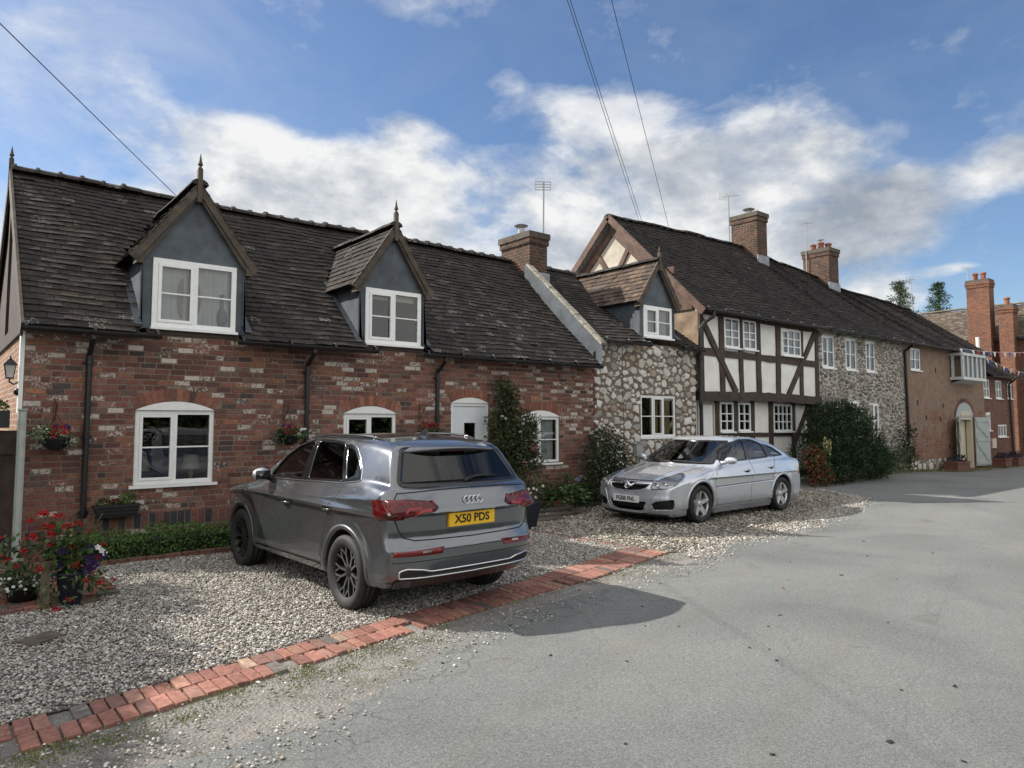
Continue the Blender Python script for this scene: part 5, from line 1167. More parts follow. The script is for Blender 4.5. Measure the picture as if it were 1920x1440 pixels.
def make_mats_car():
    M['suv_paint']=paint('grey metallic paint',(.15,.160,.174),.78,.16)
    M['silver_paint']=paint('silver paint',(.58,.61,.66),.6,.25,dust=.35)
    M['black_gloss']=simple('gloss black trim',(.008,.008,.009),.12,spec=.6)
    M['black_plastic']=simple('black plastic',(.014,.014,.015),.5,bump=.1,bscale=300)
    M['cabin']=simple('cabin trim',(.022,.022,.024),.75,usecol=False)
    M['chrome']=simple('brushed metal trim',(.75,.76,.78),.15,metal=1,var=.05)
    M['rubber']=simple('tyre rubber',(.018,.018,.019),.72,var=.3,bump=.15,bscale=90)
    M['car_glass']=glassmat('clear car glass',(.62,.68,.66),wave=0)
    M['dark_glass']=glassmat('dark tinted car glass',(.05,.055,.06),refl=.7,wave=0)
    M['screen_glass']=glassmat('windscreen glass',(.55,.62,.62),wave=0)
    M['red_lens']=simple('red lamp lens',(.18,.002,.004),.2,var=.1,coat=.25,usecol=True)
    M['clear_lens']=glassmat('clear lamp lens',(.86,.88,.9),wave=0)
    M['rim_black']=simple('dark alloy',(.03,.03,.032),.3,metal=.6)
    M['rim_cut']=simple('machined alloy',(.48,.48,.49),.25,metal=1,var=.08)
    M['plate_yellow']=simple('yellow number plate',(.80,.48,.02),.35,var=.05)
    M['plate_white']=simple('white number plate',(.74,.75,.74),.35,var=.05)
    M['plate_black']=simple('number plate letters',(.006,.006,.006),.4)
    M['line']=simple('panel gap',(.004,.004,.004),.8)
    M['arch_grey']=paint('satin grey',(.06,.065,.07),.5,.42); M['chrome_dark']=simple('satin rail',(.10,.10,.11),.25,metal=.8)
    M['lamp_house']=simple('lamp housing',(.52,.53,.54),.3,metal=.5); M['seat_grey']=simple('grey seat cloth',(.06,.06,.065),.9); M['rim_silver']=simple('silver alloy',(.62,.62,.64),.28,metal=.85)
    M['disc']=simple('brake disc',(.25,.24,.23),.4,metal=1)
def dark_inside(o,fn,mat,tol=.013):
    me=o.data; me.materials.append(mat); n=len(me.polygons)
    c=np.zeros(n*3,np.float32); me.polygons.foreach_get('center',c); c=c.reshape(-1,3).astype(float)
    f=fn(c[:,0],c[:,1],c[:,2]); me.polygons.foreach_set('material_index',(f<-tol).astype(np.int32))
def tyre(parent,x,y,z,r,w,side,rimr):
    """wheel > tyre, rim ; axle along y, outer face on +side"""
    root=MB(); h=w/2
    prof=[(rimr-.015,-h*.75),(rimr+.012,-h*.92),((r+rimr)/2,-h*1.03),(r-.03,-h*.97),(r-.008,-h*.80),(r,-h*.45),
          (r,-h*.47),(r-.009,-h*.46),(r-.009,-h*.40),(r,-h*.39),(r,-h*.05),(r-.009,-h*.04),(r-.009,h*.04),(r,h*.05),(r,h*.39),(r-.009,h*.40),(r-.009,h*.46),(r,h*.47),
          (r-.008,h*.80),(r-.03,h*.97),((r+rimr)/2,h*1.03),(rimr+.012,h*.92),(rimr-.015,h*.75)]
    root.lathe(prof,56,axis='y'); 
    t=root.build('tyre',M['rubber'],None,True,True)
    w_=bpy.data.objects.new('wheel',None); COL.objects.link(w_); w_.parent=parent; w_.location=(x,y,z); w_.empty_display_size=.1
    t.parent=w_
    return w_,h
def spoke(mb,a0,r0,w0,d0,a1,r1,w1,d1,depth,mi=0,mi2=1):
    """a straight arm in the wheel face (angle, radius, width, face offset) with a machined front"""
    P=[]
    for a,r,w,d in ((a0,r0,w0,d0),(a1,r1,w1,d1)):
        c=Vector((math.cos(a)*r,0,math.sin(a)*r)); tt=(Vector((math.cos(a1)*r1,0,math.sin(a1)*r1))-Vector((math.cos(a0)*r0,0,math.sin(a0)*r0))).normalized()
        s=Vector((-tt.z,0,tt.x)); P.append([c+s*w/2+Vector((0,d,0)),c-s*w/2+Vector((0,d,0)),c-s*w*.75+Vector((0,d-depth,0)),c+s*w*.75+Vector((0,d-depth,0))])
    vs=P[0]+P[1]
    mb.add(vs,[(0,1,5,4)],(1,1,1),mi2); mb.add(vs,[(1,2,6,5),(2,3,7,6),(3,0,4,7),(0,3,2,1),(4,5,6,7)],(1,1,1),mi)
def rim_base(mb,rr,h,mi=0):
    mb.lathe([(rr,-h*.7),(rr*.93,-h*.5),(rr*.9,0),(rr*.93,h*.5),(rr*.975,h*.72),(rr*1.01,h*.80),(rr*1.03,h*.86),(rr*1.035,h*.6)],48,axis='y',mi=mi)
    mb.lathe([(.0,-h*.45),(rr*.62,-h*.45),(rr*.62,-h*.30),(rr*.25,-h*.30),(rr*.2,h*.0),(0,h*.0)],32,axis='y',mi=2)   # disc
def make_suv():
    t=thing('suv','dark grey metallic SUV parked tail-out on the gravel facing the red brick cottage','car',(4.156,5.646,0),1.601,scale=.973)
    body=implicit('body',suv_shell,(-.06,-1.06,.2),(4.76,1.06,1.84),.0165,M['suv_paint'],t,skin=suv_outer); dark_inside(body,suv_outer,M['cabin'])
    fo=suv_outer
    # glazing
    for s in (1,-1):
        for k,P in enumerate(SUV_SIDE):
            mb=MB(); patch(fo,'y',s,P,-.010,mb,step=.12); mb.build('side_window',M['car_glass' if k==0 else 'dark_glass'],t,True)
        mb=MB()
        for P in SUV_SIDE: ribbon(fo,'y',s,smooth_poly(P,.03,2),.030,.003,mb,closed=True)
        # pillar covers between the panes
        patch(fo,'y',s,[(1.90,1.235),(2.07,1.235),(2.15,1.675),(2.05,1.675)],.0035,mb); patch(fo,'y',s,[(1.05,1.27),(1.12,1.265),(1.39,1.645),(1.325,1.64)],.0035,mb)
        mb.build('window_trim',M['black_gloss'],t,True)
        mb=MB(); ribbon(fo,'y',s,[(2.98,1.195),(2.06,1.220),(1.1,1.252),(.82,1.285),(.775,1.30)],.018,.006,mb,deep=.002)
        ribbon(fo,'y',s,[(.775,1.30),(.82,1.39),(.93,1.50),(1.10,1.612),(1.32,1.658),(1.62,1.685),(2.08,1.692),(2.28,1.685),(2.50,1.640),(2.75,1.49),(2.98,1.29)],.009,.005,mb,deep=.002)
        mb.build('window_bead',M['chrome'],t,True)
        mb=MB()
        ribbon(fo,'y',s,[(3.40,1.02),(3.36,.7),(3.30,.34)],.007,.0012,mb); ribbon(fo,'y',s,[(2.16,1.22),(2.20,1.05),(2.28,.6),(2.30,.34)],.008,.0012,mb)
        ribbon(fo,'y',s,[(1.02,1.26),(1.10,1.14),(1.28,.98),(1.42,.80),(1.50,.6),(1.53,.45)],.008,.0012,mb)
        ribbon(fo,'y',s,[(3.3,.37),(2.3,.385),(1.5,.39)],.008,.0012,mb)
        ribbon(fo,'y',s,[(.70,.86),(.55,.905),(.36,.945)],.007,.0012,mb); 
        mb.build('panel_gap',M['line'],t)
        mb=MB(); ribbon(fo,'y',s,[(3.36,1.055),(2.2,1.095),(1.1,1.135),(.5,1.155)],.012,.0012,mb)
        # sill
        mb=MB(); patch(fo,'y',s,[(3.30,.31),(1.50,.31),(1.50,.375),(3.30,.36)],.016,mb,step=.1,rim=.0); mb.build('sill',M['suv_paint'],t,True)
        # arch lips
        for cx,cz in SUV_AX:
            mb=MB(); arc=[(cx+.452*math.cos(a),cz+.452*math.sin(a)) for a in np.linspace(-.12,math.pi+.12,28)]
            ribbon(fo,'y',s,arc,.052,.006,mb,deep=.05)
            mb.build('arch_lip',M['arch_grey'],t,True)
        for hx,hz in ((2.37,.955),(1.33,.985)):
            mb=MB(); patch(fo,'y',s,smooth_poly([(hx-.05,hz-.035),(hx+.06,hz-.035),(hx+.06,hz+.025),(hx-.05,hz+.025)],.03,3),.0015,mb,col=(.1,.1,.1),mi=1)
            P,g=root_along(fo,'y',s,[hx-.11,hx-.06,hx+.05,hx+.11],[hz+.004,hz+.006,hz,hz-.004]); q=P+g*np.array([[.004],[.032],[.032],[.004]])
            mb.tube([tuple(v) for v in q],[.010,.013,.013,.010],8); 
            mb.build('door_handle',[M['suv_paint'],M['line']],t,True)
        # mirror
        mb=MB(); prof=[]
        for k in range(9):
            a=math.pi*k/8; prof.append((math.sin(a),-math.cos(a)))
        vs=[]; 
        for (rr,hh) in prof:
            for j in range(14):
                an=2*math.pi*j/14; vs.append((2.90+.10*rr*math.cos(an)*.75-.02*hh, s*(1.03+.115*hh), 1.245+.085*rr*math.sin(an)))
        fs=[(i*14+j,i*14+(j+1)%14,(i+1)*14+(j+1)%14,(i+1)*14+j) for i in range(8) for j in range(14)]
        mb.add(vs,fs); mb.tube([(2.92,s*.86,1.19),(2.91,s*.97,1.21)],[.045,.035],8,mi=1)
        mb.prism([(s*.945,1.19),(s*1.125,1.19),(s*1.125,1.295),(s*.945,1.295)],2.825,2.832,mi=2,plane='yz')
        o=mb.build('mirror',[M['silver_paint'],M['black_plastic'],M['black_gloss']],t,True,True)
        # roof rail
        mb=MB(); P,g=root_along(fo,'z',1,[.78,.95,1.3,1.9,2.35,2.6],[s*.585,s*.60,s*.615,s*.61,s*.59,s*.575]); up=np.array([0,.02,.028,.028,.02,0])
        mb.tube([tuple(p+np.array([0,0,u])) for p,u in zip(P,up)],[.010]+[.014]*4+[.010],8); mb.box(.93,.99,s*.60-.012,s*.60+.012,1.66,P[1][2]+.03); mb.box(2.25,2.31,s*.59-.012,s*.59+.012,1.66,P[4][2]+.03)
        mb.build('roof_rail',M['chrome_dark'],t,True)
    mb=MB(); patch(fo,'x',-1,smooth_poly(SUV_REARGLASS,.05,3),-.004,mb,step=.12); mb.build('rear_window',M['dark_glass'],t,True)
    mb=MB(); ribbon(fo,'x',-1,smooth_poly(SUV_REARGLASS,.05,3),.05,.003,mb,closed=True,deep=.01); mb.build('window_trim',M['black_gloss'],t,True)
    mb=MB(); patch(fo,'x',1,SUV_WINDSCREEN,-.008,mb,step=.12); mb.build('windscreen',M['screen_glass'],t,True)
    # roof glass and spoiler
    mb=MB(); patch(fo,'z',1,smooth_poly([(.95,-.48),(2.45,-.46),(2.45,.46),(.95,.48)],.08,4),.003,mb,step=.12); mb.build('roof_panel',M['black_gloss'],t,True)
    sp=lambda y: (.30+.30*(abs(y)/.66)**2.6*.55, 1.625-.035*(abs(y)/.62)**2)
    mb=MB(); ys=np.linspace(-.63,.63,27); vs=[]
    for y in ys:
        xe,ze=sp(y); P,_=root_along(fo,'z',1,[.62],[y*.98]); top=P[0]
        vs+=[(top[0],top[1],top[2]+.006),((xe+.62)/2,y,(ze+top[2])/2+.022),(xe+.03,y,ze+.012),(xe,y,ze-.004),(xe+.015,y,ze-.028),(xe+.16,y,ze-.05)]
    m=6; fs=[(i*m+k,i*m+k+1,(i+1)*m+k+1,(i+1)*m+k) for i in range(26) for k in range(5)]
    mb.add(vs,fs); o=mb.build('spoiler',[M['suv_paint']],t,True,True)
    mb=MB(); mb.box(.345,.36,-.16,.16,1.585,1.60); mb.build('brake_light',M['red_lens'],t)
    # gate seams and creases
    mb=MB()
    ribbon(fo,'x',-1,[(-.80,1.205),(-.4,1.222),(0,1.226),(.4,1.222),(.80,1.205)],.010,.0012,mb)
    ribbon(fo,'x',-1,[(-.845,.985),(-.80,.86),(-.755,.79),(-.66,.762),(0,.752),(.66,.762),(.755,.79),(.80,.86),(.845,.985)],.011,.0014,mb)
    ribbon(fo,'x',-1,[(-.80,1.21),(-.845,1.14)],.010,.0012,mb); ribbon(fo,'x',-1,[(.80,1.21),(.845,1.14)],.010,.0012,mb)
    ribbon(fo,'x',-1,[(-.87,.565),(-.5,.572),(0,.575),(.5,.572),(.87,.565)],.007,.0012,mb)
    mb.build('panel_gap',M['line'],t)
    # lamps
    for s in (1,-1):
        L=smooth_poly([(s*.905,1.145),(s*.74,1.150),(s*.48,1.122),(s*.415,1.06),(s*.47,1.022),(s*.62,1.01),(s*.80,.968),(s*.90,.965)],.02,2)
        mb=MB(); patch(fo,'x',-1,L,.010,mb,col=(.42,.42,.42),rim=.01,step=.05)
        patch(fo,'y',s,smooth_poly([(.10,1.149),(.385,1.142),(.37,1.05),(.335,.960),(.12,.958)],.02,2),.009,mb,col=(.42,.42,.42),step=.05)
        o=mb.build('tail_light',M['red_lens'],t,True)
        mb=MB()
        ribbon(fo,'x',-1,[(s*.86,1.0),(s*.80,.99),(s*.62,1.028),(s*.50,1.043)],.030,.013,mb,col=(1.5,1.5,1.2))
        ribbon(fo,'x',-1,[(s*.80,.99),(s*.725,1.055),(s*.60,1.063)],.020,.013,mb,col=(1.5,1.5,1.2))
        mb.build('light_guide',M['red_lens'],o)
        mb=MB()
        for k in range(6): 
            y=s*(.86-.075*k); ribbon(fo,'x',-1,[(y,1.128),(y-s*.035,1.085)],.016,.0135,mb,col=(1.15,2,2))
        mb.build('light_guide',M['red_lens'],o)
        mb=MB(); patch(fo,'x',-1,[(s*.865,.62),(s*.85,.665),(s*.36,.685),(s*.39,.625)],.006,mb,col=(.8,.8,.8),rim=.01); mb.build('reflector',M['red_lens'],t,True)
        mb=MB(); patch(fo,'x',-1,[(s*.60,.645),(s*.60,.664),(s*.50,.668),(s*.51,.648)],.0085,mb); mb.build('reversing_light',M['chrome'],t,True)
    # lower bumper: dark valance with bright outline
    V=[(-.80,.415),(-.81,.485),(-.74,.505),(-.58,.485),(-.50,.462),(.50,.462),(.58,.485),(.74,.505),(.81,.485),(.80,.415),(.55,.405),(0,.400),(-.55,.405)]
    mb=MB(); patch(fo,'x',-1,V,.004,mb,step=.08); mb.build('bumper_insert',M['black_plastic'],t,True)
    mb=MB(); ribbon(fo,'x',-1,smooth_poly(V,.02,2),.014,.009,mb,closed=True); mb.build('exhaust_trim',M['chrome'],t,True)
    mb=MB(); patch(fo,'x',-1,[(-.78,.30),(-.82,.40),(.82,.40),(.78,.30)],.012,mb,step=.1); mb.build('bumper_lip',M['arch_grey'],t,True)
    mb=MB(); mb.box(.5,3.9,-.62,.62,.26,.40); mb.build('underbody',M['black_plastic'],t)
    # plate, rings, wiper, aerial
    P,g=root_along(fo,'x',-1,[0.01],[.925]); px=P[0][0]
    mb=MB(); mb.box(px-.022,px+.01,-.275,.295,.862,.992); pl=mb.build('number_plate',M['plate_yellow'],t)
    text_mesh('X50 PDS',.113,pl,'plate_lettering',M['plate_black'],(px-.023,.01,.927),(R(90),0,R(-90)),bold=.0025,sx=1.04)
    mb=MB(); P,g=root_along(fo,'x',-1,[0],[1.11]); rx=P[0][0]
    for k in range(4):
        cy=.081-.054*k; 
        vs=[]
        for i in range(24):
            a=2*math.pi*i/24
            for j in range(6):
                b=2*math.pi*j/6; r=.0385+.0058*math.cos(b); vs.append((rx-.012-.006*math.sin(b)-.001*k,cy+r*math.cos(a),1.11+r*math.sin(a)))
        mb.add(vs,[(i*6+j,i*6+(j+1)%6,((i+1)%24)*6+(j+1)%6,((i+1)%24)*6+j) for i in range(24) for j in range(6)])
    mb.build('badge',M['chrome'],t,True,True)
    P,g=root_along(fo,'x',-1,[-.02,-.10,-.25,-.45],[1.287,1.312,1.318,1.312]); P=P+g*.022
    mb=MB(); mb.tube([tuple(p) for p in P],[.022,.015,.012,.006],8); mb.tube([tuple(P[0]-np.array([.0,-.03,.02])),tuple(P[0]),tuple(P[1])],.020,8); mb.build('rear_wiper',M['black_plastic'],t,True)
    P,g=root_along(fo,'z',1,[.92],[0]); z0=P[0][2]
    mb=MB(); mb.add([(1.02,-.03,z0-.002),(1.02,.03,z0-.002),(.86,.02,z0-.006),(.86,-.02,z0-.006),(.90,-.004,z0+.07),(.87,-.004,z0+.07),(.87,.004,z0+.07),(.90,.004,z0+.07)],[(0,1,7,4),(1,2,6,7),(2,3,5,6),(3,0,4,5),(4,7,6,5)]); mb.tube([(.885,0,z0+.06),(.865,0,z0+.13)],.004,6); mb.build('roof_aerial',M['black_gloss'],t)
    # seats and wheel
    for yy in (.38,-.38):
        mb=MB(); mb.tube([(2.28,yy,.80),(2.15,yy,1.12),(2.05,yy,1.34)],[.24,.23,.18],10); mb.tube([(2.03,yy,1.36),(1.99,yy,1.52)],[.10,.09],8); mb.build('seat',M['cabin'],t,True)
    for yy in (.42,0,-.42):
        mb=MB(); mb.tube([(1.25,yy,.8),(1.05,yy,1.22)],[.22,.2],10); mb.tube([(1.03,yy,1.25),(1.0,yy,1.40)],[.09,.08],8); mb.build('seat',M['cabin'],t,True)
    mb=MB(); vs=[]
    mb.tube([(2.72+.19*math.sin(a)*.4,-.38+.19*math.cos(a),1.13+.19*math.sin(a)) for a in np.linspace(0,2*math.pi,25)],.016,6,caps=False); mb.tube([(2.72,-.38,1.13),(3.0,-.38,1.0)],.03,6); mb.build('steering_wheel',M['cabin'],t,True)
    # wheels
    for ax in SUV_AX:
        for s in (1,-1):
            w,h=tyre(t,ax[0],s*.815,.365,.378,.255,s,.262)
            mb=MB(); rim_base(mb,.262,h)
            for k in range(10):
                a=2*math.pi*k/10+.15; da=.20 if k%2 else -.20
                spoke(mb,a,.035,.030,h*.50,a+da*.2,.165,.022,h*.60,.03); 
                spoke(mb,a+da*.2,.165,.020,h*.60,a+da*1.45,.258,.020,h*.74,.03); spoke(mb,a+da*.2,.165,.020,h*.60,a-da*.55,.258,.020,h*.74,.03)
            mb.lathe([(0,h*.60),(.032,h*.59),(.058,h*.52),(.06,h*.2)],20,axis='y',mi=0)
            o=mb.build('rim',[M['rim_black'],M['rim_cut'],M['disc']],w,False,True)
            if s<0: o.scale=(1,-1,1)
    return t
# ------------------------------------------------------------------ the silver saloon's shell
_vw=pch([.12,.2,.3,.45,.6,.72,.80,.88,.96,1.06,1.15],[.80,.845,.872,.885,.893,.902,.903,.893,.872,.838,.80])
_vp=pch([0,.15,.4,.9,3.6,3.95,4.2,4.45,4.6],[.93,.965,.988,1,1,.985,.95,.88,.80])
_vd=pch([0,.08,.3,.6,1.2,2.2,2.9,3.3,3.7,4.1,4.4,4.62],[.90,.985,1.03,1.045,1.035,1.0,.965,.945,.90,.825,.735,.60])
_vr=pch([.15,.3,.45,.6,.75,.9,1.0,1.1],[.14,.03,.0,.01,.04,.06,.07,.10])
_vf=pch([.12,.2,.3,.42,.5,.62,.72,.82],[4.44,4.53,4.575,4.585,4.575,4.56,4.50,4.40])
_vk=pch([0,.4,.6,.78,.88,.94,1.0,1.1],[0,.015,.04,.10,.17,.27,.45,.8])
_vt=pch([.2,.5,.9,1.3,1.7,2.1,2.5,2.8,3.1],[1.00,1.135,1.305,1.415,1.465,1.47,1.42,1.30,1.12])
_vg=pch([.2,.6,1.1,2.2,2.8,3.3],[.76,.82,.85,.862,.855,.825])
SAL_AX=((.945,.33),(3.64,.33))
def sal_outer(x,y,z):
    ay=np.abs(y); fl=0
    for cx,cz in SAL_AX:
        r=np.hypot(x-cx,z-cz); fl=fl+.020*np.exp(-((r-.42)/.06)**2)*(z>.26)
    W=_vw(z)*_vp(x)+fl
    rid=.018*np.exp(-((ay-(.42+.10*np.clip((4.3-x)/1.2,0,1)))/.05)**2)*np.clip((x-3.0)/.3,0,1)*np.clip((4.5-x)/.3,0,1)
    d=smax(ay-W,z-(_vd(x)-(.05+.10*np.clip((x-3.2)/1,0,1))*ay**2.2+rid),.06)
    d=smax(d,_vr(z)+_vk(ay)-x,.03)
    d=smax(d,x-(_vf(z)-.36*ay**2.6),.045)
    d=smax(d,.135-z,.03)
    Wg=_vg(x)-(z-1.0)*.43+.03*np.clip((z-1.)/.4,0,1)*np.clip(1-(z-1.)/.4,0,1)
    g=smax(ay-Wg,z-(_vt(x)-.075*ay**2),.075)
    g=smax(g,x-(3.33-(z-.95)*2.0-.24*ay**2),.05)
    g=smax(g,.75-z,.02); g=smax(g,.2-x,.03)
    return smin(d,g,.03)
def sal_shell(x,y,z):
    f=sal_outer(x,y,z); ay=np.abs(y)
    for cx,cz in SAL_AX: f=np.maximum(f,-smax(np.hypot(x-cx,z-cz)-.372,.55-ay,.015))
    Wg=_vg(x)-(z-1.0)*.43-.05
    cab=np.maximum(np.maximum(ay-np.minimum(Wg,.80),z-(_vt(x)-.075*ay**2-.045)),.58-z)
    cab=np.maximum(cab,x-(3.33-(z-.95)*2.0-.24*ay**2-.05)); cab=np.maximum(cab,x-3.12); cab=np.maximum(cab,.55-x)
    f=np.maximum(f,-cab)
    for P in SAL_SIDE: f=np.maximum(f,-np.maximum(poly_sdf(x,z,P),.4-ay))
    f=np.maximum(f,-np.maximum(poly_sdf(y,z,SAL_SCREEN),np.abs(x-2.85)-.55))
    f=np.maximum(f,-np.maximum(poly_sdf(x,y,SAL_HATCH),1.0-z))
    for P in SAL_FRONT: f=np.maximum(f,-np.maximum(poly_sdf(y,z,P),4.30-x))
    return f
SAL_SIDE=[[(2.99,1.02),(2.93,1.07),(2.73,1.195),(2.40,1.35),(2.15,1.395),(2.03,1.40),(2.13,1.035)],
          [(2.02,1.04),(1.93,1.40),(1.71,1.39),(1.45,1.315),(1.355,1.065)],
          [(1.27,1.285),(1.05,1.22),(.77,1.085),(1.17,1.068)]]
SAL_SCREEN=[(-.77,.985),(.77,.985),(.615,1.375),(-.615,1.375)]
SAL_HATCH=[(1.10,-.54),(1.10,.54),(.45,.62),(.45,-.62)]
SAL_GRILLE=[(-.46,.705),(0,.715),(.46,.705),(.40,.615),(.30,.575),(.08,.555),(-.08,.555),(-.30,.575),(-.40,.615)]
SAL_LOW=[(-.40,.385),(.40,.385),(.33,.25),(.24,.225),(-.24,.225),(-.33,.25)]
SAL_FOG=[(.49,.355),(.57,.40),(.80,.435),(.815,.30),(.78,.275),(.52,.262)]
SAL_FRONT=[SAL_GRILLE,SAL_LOW,SAL_FOG,[(-a,b) for a,b in SAL_FOG]]
def make_saloon():
    t=thing('saloon_car','silver four-door saloon parked on the gravel outside the rubble stone cottage','car',(14.648,8.86,0),3.162,scale=1.047)
    body=implicit('body',sal_shell,(-.06,-1.0,.1),(4.72,1.0,1.56),.0165,M['silver_paint'],t,skin=sal_outer); dark_inside(body,sal_outer,M['cabin'])
    fo=sal_outer
    for s in (1,-1):
        for k,P in enumerate(SAL_SIDE):
            mb=MB(); patch(fo,'y',s,P,-.008,mb,step=.12); mb.build('side_window',M['car_glass'],t,True)
        mb=MB()
        for P in SAL_SIDE: ribbon(fo,'y',s,smooth_poly(P,.025,2),.024,.003,mb,closed=True)
        patch(fo,'y',s,[(2.02,1.03),(2.135,1.03),(2.04,1.405),(1.925,1.405)],.0035,mb); patch(fo,'y',s,[(1.17,1.06),(1.36,1.06),(1.455,1.32),(1.265,1.29)],.0035,mb)
        patch(fo,'y',s,[(2.99,1.015),(3.02,1.01),(2.93,1.08),(2.90,1.02)],.0035,mb)
        mb.build('window_trim',M['black_gloss'],t,True)
        mb=MB(); ribbon(fo,'y',s,[(3.0,1.0),(2.1,1.022),(1.2,1.05),(.76,1.068)],.010,.004,mb,deep=.002); mb.build('window_bead',M['chrome'],t,True)
        mb=MB()
        ribbon(fo,'y',s,[(3.16,.95),(3.22,.75),(3.23,.25)],.007,.0012,mb); ribbon(fo,'y',s,[(2.07,1.03),(2.03,.85),(2.06,.25)],.007,.0012,mb)
        ribbon(fo,'y',s,[(1.10,1.06),(1.24,.90),(1.31,.72)],.007,.0012,mb); ribbon(fo,'y',s,[(3.2,.27),(1.36,.27)],.007,.0012,mb)
        mb.build('panel_gap',M['line'],t)
        mb=MB(); patch(fo,'y',s,smooth_poly([(3.22,.565),(1.29,.60),(1.29,.635),(3.22,.605)],.012,2),.006,mb,step=.12,rim=.002); mb.build('side_moulding',M['silver_paint'],t,True)
        mb=MB(); patch(fo,'y',s,smooth_poly([(3.24,.15),(1.34,.15),(1.34,.225),(3.24,.215)],.02,2),.022,mb,step=.12,rim=.0); mb.build('sill',M['silver_paint'],t,True)
        for cx,cz in SAL_AX:
            mb=MB(); arc=[(cx+.392*math.cos(a),cz+.392*math.sin(a)) for a in np.linspace(-.15,math.pi+.15,28)]
            ribbon(fo,'y',s,arc,.045,.010,mb,deep=.05); mb.build('arch_lip',M['silver_paint'],t,True)
        for hx,hz in ((2.26,.835),(1.385,.865)):
            mb=MB(); patch(fo,'y',s,smooth_poly([(hx-.06,hz-.03),(hx+.06,hz-.03),(hx+.06,hz+.015),(hx-.06,hz+.015)],.02,3),.001,mb,col=(.1,.1,.1),mi=1)
            P,g=root_along(fo,'y',s,[hx-.11,hx-.06,hx+.06,hx+.11],[hz+.0,hz+.005,hz+.005,hz]); q=P+g*np.array([[.004],[.028],[.028],[.004]])
            mb.tube([tuple(v) for v in q],[.010,.014,.014,.010],8); mb.build('door_handle',[M['silver_paint'],M['line']],t,True)
        mb=MB(); vs=[]
        for i in range(9):
            rr,hh=math.sin(math.pi*i/8),-math.cos(math.pi*i/8)
            for j in range(14):
                an=2*math.pi*j/14; vs.append((2.90+.07*rr*math.cos(an)-.015*hh,s*(1.0+.115*hh),1.045+.068*rr*math.sin(an)))
        mb.add(vs,[(i*14+j,i*14+(j+1)%14,(i+1)*14+(j+1)%14,(i+1)*14+j) for i in range(8) for j in range(14)])
        mb.tube([(2.96,s*.83,1.0),(2.94,s*.93,1.01)],[.04,.03],8,mi=0); mb.build('mirror',[M['silver_paint']],t,True,True)
    mb=MB(); patch(fo,'x',1,SAL_SCREEN,-.006,mb,step=.12); mb.build('windscreen',M['screen_glass'],t,True)
    mb=MB(); ribbon(fo,'x',1,SAL_SCREEN,.022,.002,mb,closed=True); mb.build('window_trim',M['black_gloss'],t,True)
    mb=MB(); patch(fo,'z',1,SAL_HATCH,-.006,mb,step=.12); mb.build('rear_window',M['dark_glass'],t,True)
    mb=MB()
    for (y0,z0,y1,z1) in ((.62,.985,-.02,1.005),(-.02,.985,-.60,1.01)):
        P,g=root_along(fo,'x',1,[y0,(y0+y1)/2,y1],[z0,(z0+z1)/2+.005,z1]); P=P+g*.018
        mb.tube([tuple(p) for p in P],[.012,.010,.006],6)
    mb.build('wiper',M['black_plastic'],t)
    # bonnet shut lines
    mb=MB(); ribbon(fo,'x',1,[(-.50,.735),(-.3,.732),(0,.735),(.3,.732),(.50,.735)],.010,.0015,mb)
    for s in (1,-1): ribbon(fo,'z',1,[(4.33,s*.50),(4.0,s*.56),(3.6,s*.60),(3.22,s*.665)],.009,.0015,mb)
    mb.build('panel_gap',M['line'],t)
    # grille: dark mesh, bright V bar and round badge
    mb=MB(); patch(fo,'x',1,SAL_GRILLE,-.05,mb,step=.1); patch(fo,'x',1,SAL_LOW,-.08,mb,step=.1)
    for k in range(4):
        z=.60+.028*k; ribbon(fo,'x',1,[(-.38,z),(.38,z)],.006,-.02,mb)
    mb.build('grille',M['black_plastic'],t)
    mb=MB(); 
    ribbon(fo,'x',1,[(-.455,.700),(-.25,.695),(-.10,.685),(-.02,.62)],.042,.006,mb,deep=.03); ribbon(fo,'x',1,[(.455,.700),(.25,.695),(.10,.685),(.02,.62)],.042,.006,mb,deep=.03)
    ribbon(fo,'x',1,smooth_poly(SAL_GRILLE,.02,2),.014,.006,mb,closed=True,deep=.02)
    mb.build('grille_trim',M['chrome'],t,True)
    P,g=root_along(fo,'x',1,[0],[.64]); ex=P[0][0]
    mb=MB(); mb.lathe([(0,ex+.020),(.040,ex+.020),(.048,ex+.026),(.056,ex+.022),(.060,ex+.004),(.060,ex-.02)],24,(0,0,.642),'x'); 
    mb.beam((ex+.034,-.030,.672),(ex+.034,-.002,.612),.014,.012,(1,0,0)); mb.beam((ex+.034,.030,.672),(ex+.034,.002,.612),.014,.012,(1,0,0))
    mb.build('badge',M['chrome'],t)
    for s in (1,-1):
        Lp=[(s*a,b) for a,b in ((.485,.59),(.475,.66),(.525,.75),(.60,.815),(.66,.838),(.745,.795),(.80,.735),(.835,.67),(.73,.608))]
        Lp=smooth_poly(Lp,.03,2)
        mb=MB(); patch(fo,'x',1,Lp,.003,mb,step=.05); o=mb.build('headlight',M['lamp_house'],t,True)
        mb=MB()
        for cy,cz,r in ((.575,.655,.052),(.685,.680,.050),(.755,.735,.028)):
            P,g=root_along(fo,'x',1,[s*cy],[cz]); x0=P[0][0]-.008
            mb.lathe([(r,x0+.034),(r*.9,x0+.038),(r*.72,x0+.016),(r*.55,x0+.02),(r*.3,x0+.034),(0,x0+.038)],18,(0,s*cy,cz),'x')
        mb.build('reflector',M['chrome'],o,True)
        mb=MB(); patch(fo,'x',1,Lp,.022,mb,step=.05,rim=.01); mb.build('lens',M['clear_lens'],o,True)
